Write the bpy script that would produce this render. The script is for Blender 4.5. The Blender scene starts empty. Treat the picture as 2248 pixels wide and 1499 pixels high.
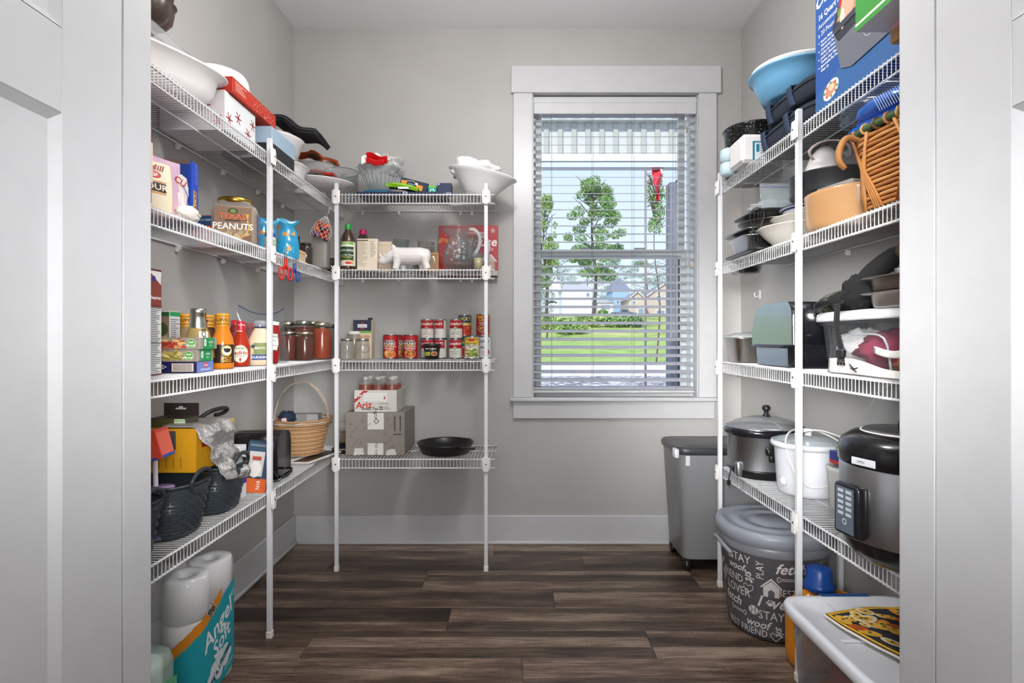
import bpy, bmesh, math, random
from mathutils import Vector, Matrix, noise
random.seed(7)
D2R = math.pi/180
PI = math.pi
# ------------------------------------------------------------------ camera, world, lights, exposure
F, CX, HZ, H0 = 1220.0, 1128.0, 745.0, 1.085      # focal length in pixels, principal point, eye height
SC = bpy.context.scene
COL = SC.collection
cam = bpy.data.cameras.new('camera'); cam.sensor_width = 36; cam.sensor_fit = 'HORIZONTAL'
cam.lens = 36*F/2248; cam.shift_x = (1124-CX)/2248; cam.shift_y = (HZ-749.5)/2248
cam.clip_start = 0.05; cam.clip_end = 600
camo = bpy.data.objects.new('camera', cam); camo.location = (0, 0, H0); camo.rotation_euler = (PI/2, 0, 0)
COL.objects.link(camo); SC.camera = camo
SC.view_settings.view_transform = 'Standard'; SC.view_settings.look = 'None'
SC.view_settings.gamma = 1; SC.view_settings.use_curve_mapping = False
SC.view_settings.exposure = 0.56
w = bpy.data.worlds.new('sky'); SC.world = w; w.use_nodes = True
nt = w.node_tree; bg = nt.nodes['Background']
tc = nt.nodes.new('ShaderNodeTexCoord'); sx = nt.nodes.new('ShaderNodeSeparateXYZ'); cr = nt.nodes.new('ShaderNodeValToRGB')
nt.links.new(tc.outputs['Generated'], sx.inputs[0]); nt.links.new(sx.outputs['Z'], cr.inputs[0]); nt.links.new(cr.outputs[0], bg.inputs[0])
cr.color_ramp.elements[0].color = (.72, .80, .96, 1); cr.color_ramp.elements[1].position = .8
cr.color_ramp.elements[1].color = (.30, .45, .85, 1)
bg.inputs[1].default_value = 1.05

def light(name, kind, loc, rot, power, size=1.0, sy=None, col=(1, 1, 1)):
    l = bpy.data.lights.new(name, kind); l.energy = power; l.color = col
    if kind == 'AREA':
        l.size = size
        if sy: l.shape = 'RECTANGLE'; l.size_y = sy
        else: l.shape = 'DISK'
    if kind == 'SUN': l.angle = 0.02
    o = bpy.data.objects.new(name, l); o.location = loc; o.rotation_euler = [a*D2R for a in rot]
    COL.objects.link(o); return o
light('sun', 'SUN', (0, -5, 10), (48, 0, -25), 3.0, col=(1, .96, .9))
lp = light('pantry_ceiling_lamp', 'POINT', (.05, 1.50, 2.38), (0, 0, 0), 26, col=(1, .99, .975)); lp.data.shadow_soft_size = .13
light('hall_ceiling_lamp', 'AREA', (0, -.35, 2.70), (22, 0, 0), 10, 2.4, 1.2, col=(1, .985, .965))
light('hall_soft_fill', 'AREA', (-.75, -2.6, 1.45), (88, 0, -20), 24, 2.0, 1.9, col=(.96, .98, 1))  # added fill from the hall for the right side; no window is modelled
light('hall_center_fill', 'AREA', (0, -.30, 1.50), (84, 0, 0), 5.5, .9, 1.0)  # added fill behind the camera, no fitting hangs here
for nm_, x_, rz_, pw_ in (('hall_fill_left', -.35, -25, 3.4), ('hall_fill_right', .35, 26, 1.8)):  # added narrow fills crossing the doorway to brighten the side walls
    lo = light(nm_, 'AREA', (x_, -.65, 1.42), (82, 0, rz_), pw_, .6); lo.data.spread = 29*D2R

# ------------------------------------------------------------------ materials
def s2l(v): return v/12.92 if v <= .04045 else ((v+.055)/1.055)**2.4
def hexc(h): return tuple(s2l(int(h[i:i+2], 16)/255) for i in (1, 3, 5))
MATS = {}
def nodes(name):
    m = bpy.data.materials.new(name); m.use_nodes = True
    t = m.node_tree; return m, t, t.nodes['Principled BSDF']
def mat(key):
    """'#rrggbb[:flags]'  g gloss, p paper, f fabric, m metal, b brushed metal, s semi, t<pct> clear plastic, e<strength>"""
    if not isinstance(key, str): return key
    if key in MATS: return MATS[key]
    h, _, fl = key.partition(':')
    m, t, b = nodes('mat_'+key.replace('#', '').replace(':', '_'))
    c = hexc(h); L = t.links
    rough = .5
    if 'g' in fl: rough = .16
    elif 's' in fl: rough = .32
    elif 'p' in fl: rough = .62
    elif 'f' in fl: rough = .92
    if 'm' in fl: rough = .2; b.inputs['Metallic'].default_value = 1
    if 'b' in fl: rough = .3; b.inputs['Metallic'].default_value = 1
    b.inputs['Roughness'].default_value = rough
    if 't' in fl:
        a = float(fl.split('t')[1])/100
        tr = t.nodes.new('ShaderNodeBsdfTransparent'); tr.inputs[0].default_value = (*[1-(1-x)*.35 for x in c], 1)
        b.inputs['Base Color'].default_value = (*[x*(.85 if a < .8 or 'w' in fl else .35) for x in c], 1); b.inputs['Roughness'].default_value = .06; b.inputs['Specular IOR Level'].default_value = 1.0; b.inputs['Coat Weight'].default_value = .6; b.inputs['Coat Roughness'].default_value = .05
        lw = t.nodes.new('ShaderNodeLayerWeight'); lw.inputs[0].default_value = .35
        mr = t.nodes.new('ShaderNodeMapRange'); mr.inputs['To Min'].default_value = 1-a; mr.inputs['To Max'].default_value = min(1, 1-a+.16)
        L.new(lw.outputs['Facing'], mr.inputs['Value'])
        mx = t.nodes.new('ShaderNodeMixShader'); L.new(mr.outputs[0], mx.inputs[0]); L.new(tr.outputs[0], mx.inputs[1]); L.new(b.outputs[0], mx.inputs[2])
        L.new(mx.outputs[0], t.nodes['Material Output'].inputs[0])
    else:
        nz = t.nodes.new('ShaderNodeTexNoise'); tcn = t.nodes.new('ShaderNodeTexCoord')
        L.new(tcn.outputs['Object'], nz.inputs['Vector'])
        nz.inputs['Scale'].default_value = 60 if 'f' in fl else 14
        mp = t.nodes.new('ShaderNodeMapRange'); k = .16 if 'f' in fl else .05
        mp.inputs['To Min'].default_value = 1-k; mp.inputs['To Max'].default_value = 1+k; L.new(nz.outputs[0], mp.inputs[0])
        hs = t.nodes.new('ShaderNodeHueSaturation'); hs.inputs['Color'].default_value = (*c, 1)
        L.new(mp.outputs[0], hs.inputs['Value']); L.new(hs.outputs[0], b.inputs['Base Color'])
        if 'b' in fl:
            mpg = t.nodes.new('ShaderNodeMapping'); mpg.inputs['Scale'].default_value = (4, 4, 300)
            L.new(tcn.outputs['Object'], mpg.inputs[0]); L.new(mpg.outputs[0], nz.inputs[0])
            bp = t.nodes.new('ShaderNodeBump'); bp.inputs['Strength'].default_value = .05; L.new(nz.outputs[0], bp.inputs['Height']); L.new(bp.outputs[0], b.inputs['Normal'])
        elif 'f' in fl:
            bp = t.nodes.new('ShaderNodeBump'); bp.inputs['Strength'].default_value = .25; bp.inputs['Distance'].default_value = .002
            L.new(nz.outputs[0], bp.inputs['Height']); L.new(bp.outputs[0], b.inputs['Normal'])
    if 'e' in fl:
        b.inputs['Emission Color'].default_value = (*c, 1); b.inputs['Emission Strength'].default_value = float(fl.split('e')[1])
    MATS[key] = m; return m

def ramp(t, stops):
    r = t.nodes.new('ShaderNodeValToRGB'); e = r.color_ramp.elements
    e[0].position, e[0].color = stops[0][0], (*hexc(stops[0][1]), 1)
    e[1].position, e[1].color = stops[-1][0], (*hexc(stops[-1][1]), 1)
    for p, c in stops[1:-1]:
        x = e.new(p); x.color = (*hexc(c), 1)
    return r
def noisy(name, stops, scale=(1, 1, 1), ns=5, detail=4, rough=.7, bump=0, dist=.01, objrand=0, obj=True):
    if name in MATS: return MATS[name]
    m, t, b = nodes(name); L = t.links
    tcn = t.nodes.new('ShaderNodeTexCoord'); mp = t.nodes.new('ShaderNodeMapping'); mp.inputs['Scale'].default_value = scale
    L.new(tcn.outputs['Object' if obj else 'Generated'], mp.inputs[0])
    nz = t.nodes.new('ShaderNodeTexNoise'); nz.inputs['Scale'].default_value = ns; nz.inputs['Detail'].default_value = detail
    L.new(mp.outputs[0], nz.inputs['Vector']); r = ramp(t, stops); L.new(nz.outputs[0], r.inputs[0]); L.new(r.outputs[0], b.inputs['Base Color'])
    b.inputs['Roughness'].default_value = rough
    if bump:
        bp = t.nodes.new('ShaderNodeBump'); bp.inputs['Strength'].default_value = bump; bp.inputs['Distance'].default_value = dist
        L.new(nz.outputs[0], bp.inputs['Height']); L.new(bp.outputs[0], b.inputs['Normal'])
    MATS[name] = m; return m

def wood_floor():
    m, t, b = nodes('floor_plank_wood'); L = t.links; N = t.nodes.new
    tcn = N('ShaderNodeTexCoord'); oi = N('ShaderNodeObjectInfo')
    ad = N('ShaderNodeVectorMath'); ad.operation = 'ADD'; mu = N('ShaderNodeVectorMath'); mu.operation = 'SCALE'; mu.inputs['Scale'].default_value = 37
    cb = N('ShaderNodeCombineXYZ'); L.new(oi.outputs['Random'], cb.inputs[0]); L.new(oi.outputs['Random'], cb.inputs[1]); L.new(oi.outputs['Random'], cb.inputs[2])
    L.new(cb.outputs[0], mu.inputs[0]); L.new(tcn.outputs['Object'], ad.inputs[0]); L.new(mu.outputs[0], ad.inputs[1])
    def nz(scale, s, d, r=.55):
        mp = N('ShaderNodeMapping'); mp.inputs['Scale'].default_value = scale; L.new(ad.outputs[0], mp.inputs[0])
        n = N('ShaderNodeTexNoise'); n.inputs['Scale'].default_value = s; n.inputs['Detail'].default_value = d; n.inputs['Roughness'].default_value = r
        L.new(mp.outputs[0], n.inputs[0]); return n
    grain = nz((2.6, 42, 1), 3.2, 8, .66); broad = nz((1.2, 7, 1), 2.2, 3); fine = nz((10, 260, 1), 3, 2)
    saw = nz((120, 4, 1), 3, 2)
    def mth(op, a, bb):
        x = N('ShaderNodeMath'); x.operation = op
        for i, v in enumerate((a, bb)):
            if isinstance(v, (int, float)): x.inputs[i].default_value = v
            else: L.new(v, x.inputs[i])
        return x.outputs[0]
    # strips inside a plank, by position across it
    sp = N('ShaderNodeSeparateXYZ'); L.new(tcn.outputs['Object'], sp.inputs[0])
    st = mth('FLOOR', mth('MULTIPLY', sp.outputs[1], 15.0), 0); st2 = mth('ADD', st, mth('MULTIPLY', oi.outputs['Random'], 91.7))
    wn = N('ShaderNodeTexWhiteNoise'); wn.noise_dimensions = '1D'; L.new(mth('MULTIPLY', st2, 3.17), wn.inputs['W'])
    v = mth('ADD', mth('MULTIPLY', grain.outputs[0], .55), mth('MULTIPLY', broad.outputs[0], .5))
    v = mth('ADD', v, mth('MULTIPLY', fine.outputs[0], .16)); v = mth('ADD', v, mth('MULTIPLY', saw.outputs[0], .10))
    v = mth('ADD', v, mth('MULTIPLY', wn.outputs[0], .22)); v = mth('ADD', v, mth('MULTIPLY', oi.outputs['Random'], .12))
    v = mth('MULTIPLY', mth('SUBTRACT', v, .80), 1.45); v = mth('ADD', v, .53)
    r = ramp(t, [(.16, '#17110e'), (.34, '#33261f'), (.48, '#4e3e33'), (.60, '#685446'), (.74, '#8c7868'), (.92, '#a69483')])
    L.new(v, r.inputs[0]); L.new(r.outputs[0], b.inputs['Base Color'])
    b.inputs['Roughness'].default_value = .36
    mr = N('ShaderNodeMapRange'); mr.inputs['To Min'].default_value = .30; mr.inputs['To Max'].default_value = .5; L.new(grain.outputs[0], mr.inputs[0]); L.new(mr.outputs[0], b.inputs['Roughness'])
    bp = N('ShaderNodeBump'); bp.inputs['Strength'].default_value = .25; bp.inputs['Distance'].default_value = .0015; L.new(v, bp.inputs['Height']); L.new(bp.outputs[0], b.inputs['Normal'])
    MATS['floorwood'] = m; return m

# ------------------------------------------------------------------ mesh builder
def superr(a, n):
    if n == 2: return 1.0
    return (abs(math.cos(a))**n+abs(math.sin(a))**n)**(-1.0/n)
class MB:
    def __init__(s, m='#cccccc'):
        s.v = []; s.f = []; s.fm = []; s.sm = []; s.m = m; s.X = None; s.smooth = False
    def P(s, p):
        if s.X is not None: p = s.X @ Vector(p)
        s.v.append((p[0], p[1], p[2])); return len(s.v)-1
    def face(s, idx, sm=None, m=None):
        s.f.append(tuple(idx)); s.fm.append(m or s.m); s.sm.append(s.smooth if sm is None else sm)
    def poly(s, pts, sm=False, m=None): s.face([s.P(p) for p in pts], sm, m)
    def box(s, x0, x1, y0, y1, z0, z1, bev=0, seg=1, m=None):
        if bev > 0:
            bm = bmesh.new(); bmesh.ops.create_cube(bm, size=1)
            for v in bm.verts: v.co = ((x0+x1)/2+v.co.x*(x1-x0), (y0+y1)/2+v.co.y*(y1-y0), (z0+z1)/2+v.co.z*(z1-z0))
            bev = min(bev, .49*min(abs(x1-x0), abs(y1-y0), abs(z1-z0)))
            bmesh.ops.bevel(bm, geom=bm.edges[:], offset=bev, segments=seg, affect='EDGES', profile=.5)
            s.bm(bm, sm=seg > 1, m=m); return s
        i = [s.P((x, y, z)) for z in (z0, z1) for x, y in ((x0, y0), (x1, y0), (x1, y1), (x0, y1))]
        for q in ((0, 3, 2, 1), (4, 5, 6, 7), (0, 1, 5, 4), (1, 2, 6, 5), (2, 3, 7, 6), (3, 0, 4, 7)): s.face([i[k] for k in q], False, m)
        return s
    def bm(s, bm, sm=False, m=None):
        bm.verts.ensure_lookup_table(); b = [s.P(v.co) for v in bm.verts]
        for f in bm.faces: s.face([b[v.index] for v in f.verts], sm, m)
        bm.free()
    def lathe(s, prof, seg=24, cx=0, cy=0, sx=1, sy=1, n=2, sm=True, m=None, a0=0, a1=2*PI, fn=None):
        full = abs(a1-a0-2*PI) < 1e-6; k = seg if full else seg+1; rows = []
        for j, (r, z) in enumerate(prof):
            if r < 1e-6: rows.append([s.P((cx, cy, z))]); continue
            row = []
            for i in range(k):
                a = a0+(a1-a0)*i/seg; q = superr(a, n)*r
                if fn: q *= fn(a, z, j)
                row.append(s.P((cx+q*sx*math.cos(a), cy+q*sy*math.sin(a), z)))
            rows.append(row)
        for j in range(len(rows)-1):
            A, B = rows[j], rows[j+1]
            for i in range(seg):
                i2 = (i+1) % k
                if len(A) == 1 and len(B) == 1: continue
                if len(A) == 1: s.face((A[0], B[i2], B[i]), sm, m)
                elif len(B) == 1: s.face((A[i], A[i2], B[0]), sm, m)
                else: s.face((A[i], A[i2], B[i2], B[i]), sm, m)
        return s
    def tube(s, pts, r, seg=6, closed=False, m=None, caps=True, flat=1.0):
        pts = [Vector(p) for p in pts]; n = len(pts); rings = []; up = None
        if seg >= 6 and not closed and 4 <= n <= 14:
            Q, RR_ = [], []; rl = r if isinstance(r, (list, tuple)) else [r]*n
            for i in range(n-1):
                p0, p1, p2, p3 = pts[max(i-1, 0)], pts[i], pts[i+1], pts[min(i+2, n-1)]
                for k in range(4):
                    a = k/4; Q.append(.5*((2*p1)+(p2-p0)*a+(2*p0-5*p1+4*p2-p3)*a*a+(3*p1-p0-3*p2+p3)*a**3)); RR_.append(rl[i]*(1-a)+rl[i+1]*a)
            Q.append(pts[-1]); RR_.append(rl[-1]); pts, r, n = Q, RR_, len(Q)
        for i, p in enumerate(pts):
            a = pts[(i-1) % n] if (closed or i > 0) else p; b = pts[(i+1) % n] if (closed or i < n-1) else p
            t = (b-a); t = t.normalized() if t.length > 1e-9 else Vector((0, 0, 1))
            if up is None: up = Vector((0, 0, 1)) if abs(t.z) < .9 else Vector((1, 0, 0))
            sd = t.cross(up); sd = sd.normalized() if sd.length > 1e-6 else Vector((1, 0, 0)); up = sd.cross(t).normalized()
            rr = r[i] if isinstance(r, (list, tuple)) else r
            rings.append([s.P(p+sd*(math.cos(2*PI*k/seg+PI/4)*rr)+up*(math.sin(2*PI*k/seg+PI/4)*rr*flat)) for k in range(seg)])
        for i in range(n if closed else n-1):
            A, B = rings[i], rings[(i+1) % n]
            for k in range(seg): s.face((A[k], A[(k+1) % seg], B[(k+1) % seg], B[k]), seg > 4, m)
        if caps and not closed:
            s.face(rings[0][::-1], False, m); s.face(rings[-1], False, m)
        return s
    def sheet(s, fn, nu, nv, t=.002, sm=True, m=None, mfn=None):
        P = [[Vector(fn(i/nu, j/nv)) for j in range(nv+1)] for i in range(nu+1)]
        def nrm(i, j):
            a = P[min(i+1, nu)][j]-P[max(i-1, 0)][j]; b = P[i][min(j+1, nv)]-P[i][max(j-1, 0)]
            c = a.cross(b); return c.normalized() if c.length > 1e-12 else Vector((0, 0, 1))
        A = [[s.P(P[i][j]) for j in range(nv+1)] for i in range(nu+1)]
        B = [[s.P(P[i][j]-nrm(i, j)*t) for j in range(nv+1)] for i in range(nu+1)] if t else None
        for i in range(nu):
            for j in range(nv):
                mm = mfn((i+.5)/nu, (j+.5)/nv) if mfn else m
                s.face((A[i][j], A[i+1][j], A[i+1][j+1], A[i][j+1]), sm, mm)
                if t: s.face((B[i][j], B[i][j+1], B[i+1][j+1], B[i+1][j]), sm, mm)
        if t:
            for i in range(nu):
                s.face((A[i][0], B[i][0], B[i+1][0], A[i+1][0]), False, m); s.face((A[i][nv], A[i+1][nv], B[i+1][nv], B[i][nv]), False, m)
            for j in range(nv):
                s.face((A[0][j], A[0][j+1], B[0][j+1], B[0][j]), False, m); s.face((A[nu][j], B[nu][j], B[nu][j+1], A[nu][j+1]), False, m)
        return s
    def blob(s, c, r, amp=.15, fr=2.0, seed=0, nu=24, nv=14, n=2.0, m=None, sm=True, floor=None):
        def f(a, b):
            cu, su = math.cos(a), math.sin(a); cv, sv = math.cos(b), math.sin(b)
            q = (abs(cv*cu)**n+abs(cv*su)**n+abs(sv)**n)**(-1/n); d = Vector((cv*cu, cv*su, sv))*q
            k = 1+amp*noise.noise(d*fr+Vector((seed*7.3, seed*3.1, seed)))+amp*.45*noise.noise(d*fr*2.7+Vector((seed, 0, 9)))
            p = [c[i]+d[i]*r[i]*k for i in range(3)]
            if floor is not None: p[2] = max(p[2], floor)
            return p
        rows = []
        for j in range(nv+1):
            b = -PI/2+PI*j/nv
            rows.append([s.P(f(0, b))] if j in (0, nv) else [s.P(f(2*PI*i/nu, b)) for i in range(nu)])
        for j in range(nv):
            A, B = rows[j], rows[j+1]
            for i in range(nu):
                k = (i+1) % nu
                if len(A) == 1: s.face((A[0], B[k], B[i]), sm, m)
                elif len(B) == 1: s.face((A[i], A[k], B[0]), sm, m)
                else: s.face((A[i], A[k], B[k], B[i]), sm, m)
        return s
    def prism(s, pts, z0, z1, m=None, sm=False):
        a = [s.P((x, y, z0)) for x, y in pts]; b = [s.P((x, y, z1)) for x, y in pts]; n = len(pts)
        s.face(a[::-1], False, m); s.face(b, False, m)
        for i in range(n): s.face((a[i], a[(i+1) % n], b[(i+1) % n], b[i]), sm, m)
        return s
    # flat print: mp(u, v, h) -> point, u to the right, v up, h off the surface
    def rect(s, mp, u0, v0, u1, v1, m, h=.0006, nu=1, nv=1):
        if curved(mp): nu = max(nu, int(abs(u1-u0)/.006)+1)
        for i in range(nu):
            for j in range(nv):
                a, b = u0+(u1-u0)*i/nu, u0+(u1-u0)*(i+1)/nu; c, d = v0+(v1-v0)*j/nv, v0+(v1-v0)*(j+1)/nv
                s.poly([mp(a, c, h), mp(b, c, h), mp(b, d, h), mp(a, d, h)], False, m)
        return s
    def dpoly(s, mp, pts, m, h=.0009):
        if not curved(mp) or max(p[0] for p in pts)-min(p[0] for p in pts) < .006: s.poly([mp(u, v, h) for u, v in pts], False, m); return s
        def tri(a, b, c, n):
            if n == 0 or max(abs(a[0]-b[0]), abs(b[0]-c[0]), abs(a[0]-c[0])) < .007: s.poly([mp(*a, h), mp(*b, h), mp(*c, h)], False, m); return
            ab, bc, ca = [((p[0]+q[0])/2, (p[1]+q[1])/2) for p, q in ((a, b), (b, c), (c, a))]
            tri(a, ab, ca, n-1); tri(ab, b, bc, n-1); tri(ca, bc, c, n-1); tri(ab, bc, ca, n-1)
        c = (sum(p[0] for p in pts)/len(pts), sum(p[1] for p in pts)/len(pts))
        for i in range(len(pts)): tri(c, pts[i], pts[(i+1) % len(pts)], 3)
        return s
    def disc(s, mp, cu, cv, ru, rv, m, h=.0009, k=18, rot=0, r0=0):
        c, q = math.cos(rot), math.sin(rot)
        def pt(a, kk): x, y = ru*kk*math.cos(a), rv*kk*math.sin(a); return mp(cu+x*c-y*q, cv+x*q+y*c, h)
        if r0: 
            for i in range(k):
                a, b = 2*PI*i/k, 2*PI*(i+1)/k; s.poly([pt(a, r0), pt(a, 1), pt(b, 1), pt(b, r0)], False, m)
        elif curved(mp) and ru > .005:
            nr = int(ru/.005)+1
            for j in range(nr):
                for i in range(k):
                    a, b = 2*PI*i/k, 2*PI*(i+1)/k; q0, q1 = j/nr, (j+1)/nr
                    s.poly(([] if j == 0 else [pt(b, q0)])+[pt(a, q0), pt(a, q1), pt(b, q1)], False, m)
        else: s.poly([pt(2*PI*i/k, 1) for i in range(k)], False, m)
        return s
    def line(s, mp, pts, wd, m, h=.0009):
        for (a, b), (c, d) in zip(pts, pts[1:]):
            l = math.hypot(c-a, d-b) or 1; nx, ny = -(d-b)/l*wd/2, (c-a)/l*wd/2
            ex, ey = (c-a)/l*wd*.3, (d-b)/l*wd*.3
            s.dpoly(mp, [(a-nx-ex, b-ny-ey), (c-nx+ex, d-ny+ey), (c+nx+ex, d+ny+ey), (a+nx-ex, b+ny-ey)][::1], m, h)
        return s
    def text(s, mp, txt, u, v, size, m, h=.0011, al='C', rot=0, xs=1.0, sh=0, bold=True, wave=None):
        G = GL[bold]; wd = 0
        for ch in txt: wd += G.get(ch, G['x'])[2]
        x = {'C': -wd/2, 'L': 0, 'R': -wd}[al]; c, q = math.cos(rot), math.sin(rot)
        for ch in txt:
            vs, fs, adv = G.get(ch, G['x'])
            if ch != ' ':
                b = []
                for a, d in vs:
                    px, py = (x+a+sh*d)*size*xs, (d-.35)*size
                    if wave: py += wave(px)
                    b.append(s.P(mp(u+px*c-py*q, v+px*q+py*c, h)))
                for f in fs: s.face([b[i] for i in f], False, m)
            x += adv
        return s
    def region(s, mp, u0, v0, u1, v1, nu, nv, cf, h=.0006):
        cols = [[cf(u0+(u1-u0)*(i+.5)/nu, v0+(v1-v0)*(j+.5)/nv) for j in range(nv)] for i in range(nu)]; ix = {}
        def V(i, j):
            if (i, j) not in ix: ix[i, j] = s.P(mp(u0+(u1-u0)*i/nu, v0+(v1-v0)*j/nv, h))
            return ix[i, j]
        for i in range(nu):
            for j in range(nv):
                if cols[i][j]: s.face((V(i, j), V(i+1, j), V(i+1, j+1), V(i, j+1)), True, cols[i][j])
        return s
    def micro(s, mp, u0, v0, u1, v1, rows, m, seed=1, h=.0008):
        r = random.Random(seed); dv = (v1-v0)/rows
        for i in range(rows):
            e = u1-(u1-u0)*r.choice((0, .1, .25, .4)); s.rect(mp, u0, v0+dv*(i+.3), e, v0+dv*(i+.75), m, h)
        return s
    def mesh(s, name):
        me = bpy.data.meshes.new(name); me.from_pydata(s.v, [], s.f)
        keys = []; ix = {}
        for k in s.fm:
            kk = k if isinstance(k, str) else k.name
            if kk not in ix: ix[kk] = len(keys); keys.append(k)
        for k in keys: me.materials.append(mat(k))
        me.polygons.foreach_set('material_index', [ix[k if isinstance(k, str) else k.name] for k in s.fm])
        me.polygons.foreach_set('use_smooth', s.sm); me.update(); return me

def curved(mp):
    a, b, c = Vector(mp(0, .02, 0)), Vector(mp(.02, .02, 0)), Vector(mp(.01, .02, 0)); return ((a+b)/2-c).length > 1e-5
def tag(o, label=None, cat=None, group=None, kind=None):
    if label: o['label'] = label
    if cat: o['category'] = cat
    if group: o['group'] = group
    if kind: o['kind'] = kind
    return o
def thing(name, label, cat, loc=(0, 0, 0), rz=0, group=None, rx=0, ry=0, kind=None):
    o = bpy.data.objects.new(name, None); o.empty_display_size = .05; COL.objects.link(o)
    o.location = loc; o.rotation_euler = (rx*D2R, ry*D2R, rz*D2R); return tag(o, label, cat, group, kind)
def part(parent, name, mb, label=None, kind=None, loc=None):
    o = bpy.data.objects.new(name, mb.mesh(name) if isinstance(mb, MB) else mb); COL.objects.link(o)
    if parent: o.parent = parent
    if loc: o.location = loc
    return tag(o, label, None, None, kind)
def solo(name, label, cat, mb, loc=(0, 0, 0), rz=0, group=None, rx=0, ry=0, kind=None):
    o = part(None, name, mb); o.location = loc; o.rotation_euler = (rx*D2R, ry*D2R, rz*D2R); return tag(o, label, cat, group, kind)
def struct(name, mb, kind='structure'): o = part(None, name, mb); o['kind'] = kind; return o
def dup(root, loc, rz=None, label=None, group=None):
    r = root.copy(); COL.objects.link(r); r.location = loc
    if rz is not None: r.rotation_euler[2] = rz*D2R
    if label: r['label'] = label
    if group: r['group'] = group
    for ch in list(root.children):
        c = ch.copy(); COL.objects.link(c); c.parent = r
        for g in list(ch.children):
            d = g.copy(); COL.objects.link(d); d.parent = c
    return r
# image helpers: a point at a given depth
def XX(px, y): return (px-CX)*y/F
def ZZ(py, y): return H0+(HZ-py)*y/F
def YD(px, X): return F*X/(px-CX)

# surface maps for print
def FR(x0, z0, y): return lambda u, v, h: (x0+u, y-h, z0+v)           # faces -y
def PX(y0, z0, x): return lambda u, v, h: (x+h, y0+u, z0+v)           # faces +x
def NX(y0, z0, x): return lambda u, v, h: (x-h, y0-u, z0+v)           # faces -x
def TP(x0, y0, z): return lambda u, v, h: (x0+u, y0+v, z+h)           # faces up
def CY(r, z0=0, a=-90, rf=None):
    def g(u, v, h):
        rr = (rf(v) if rf else r)+h; t = a*D2R+u/r
        return (rr*math.cos(t), rr*math.sin(t), z0+v)
    return g

# glyph outlines of the built-in font, read once
GL = {}
def load_glyphs():
    chars = [chr(i) for i in range(33, 127)]
    jobs = []
    for bold in (False, True):
        for txt in ['II'] + [x for c in chars for x in (c, 'I'+c+'I')] + ['I I']:
            cu = bpy.data.curves.new('glyph', 'FONT'); cu.body = txt; cu.size = 1; cu.resolution_u = 2; cu.offset = .018 if bold else 0
            o = bpy.data.objects.new('glyph', cu); COL.objects.link(o); jobs.append((bold, txt, o))
    dg = bpy.context.evaluated_depsgraph_get(); res = {}
    for bold, txt, o in jobs:
        me = o.evaluated_get(dg).to_mesh(); vs = [(v.co.x, v.co.y) for v in me.vertices]
        res[bold, txt] = (vs, [tuple(p.vertices) for p in me.polygons]); o.evaluated_get(dg).to_mesh_clear()
    for bold in (False, True):
        ww = lambda t: max(v[0] for v in res[bold, t][0])-min(v[0] for v in res[bold, t][0])
        base = ww('II'); G = {}
        for c in chars: G[c] = (*res[bold, c], ww('I'+c+'I')-base)
        G[' '] = ([], [], ww('I I')-base); GL[bold] = G
    for _, _, o in jobs:
        cu = o.data; bpy.data.objects.remove(o); bpy.data.curves.remove(cu)
load_glyphs()
# ------------------------------------------------------------------ the room
WL, WR, WB, WF, CH = -1.172, 1.211, 2.961, 1.156, 2.74
JL, JR = -.76, .808
wallm = noisy('painted_wall', [(.3, '#b0aeab'), (.7, '#b6b4b1')], ns=3, rough=.55, bump=.02)
wood = wood_floor()
TRIM = '#c8c8ca:s'
ceilm = noisy('ceiling_paint', [(.3, '#f0f0f2'), (.7, '#f4f4f6')], ns=2, rough=.8)
wx0, wx1, wz0, wz1 = .097, .985, .774, 2.396          # window opening
m = MB(wallm)
for a in ((WL-.12, wx0, 0, CH), (wx1, WR+.12, 0, CH), (wx0, wx1, 0, wz0), (wx0, wx1, wz1, CH)): m.box(a[0], a[1], WB, WB+.14, a[2], a[3])
struct('wall_back', m)
m = MB(wallm); m.box(WL-.12, WL, 1.04, WB, 0, CH); struct('wall_left', m)
m = MB(wallm); m.box(WR, WR+.12, 1.04, WB, 0, CH); struct('wall_right', m)
m = MB(wallm); m.box(-2.6, JL-.02, 1.06, WF, 0, CH); m.box(JR+.02, 2.6, 1.06, WF, 0, CH); m.box(JL-.02, JR+.02, 1.06, WF, 2.09, CH); struct('wall_front', m)
m = MB(ceilm); m.box(-2.7, 2.7, -3.1, WB+.14, CH, CH+.05); struct('ceiling', m)
m = MB(wallm); m.box(-2.7, -2.6, -3.1, 1.156, 0, CH); struct('wall_hall_left', m)
m = MB(wallm); m.box(2.6, 2.7, -3.1, 1.156, 0, CH); struct('wall_hall_right', m)
m = MB(wallm); m.box(-2.6, 2.6, -3.1, -3.0, 0, CH); struct('wall_hall_behind', m)
# floor: sub-base and single planks
m = MB(wood); m.box(-2.7, 2.7, -3.1, .73, -.05, 0); m.box(-2.7, 2.7, .73, WB+.14, -.06, -.005)
fl = struct('floor', m)
rr = random.Random(11); pw = .178; row = 0; y = WB
offs = [.15, .93, .45, 1.1, .30, .78, .02, .62, 1.0, .25, .85, .5, .1]
while y > .75:
    x = WL-offs[row % len(offs)]
    while x < WR:
        a, b = max(x+.0006, WL), min(x+1.2194, WR)
        if b-a > .02:
            me = MB(wood); me.box(-(b-a)/2, (b-a)/2, 0, pw-.0008, -.006, 0, bev=.0012)
            part(fl, 'plank', me, loc=((a+b)/2, y-pw+.0004, 0))
        x += 1.22
    y -= pw; row += 1
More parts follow.
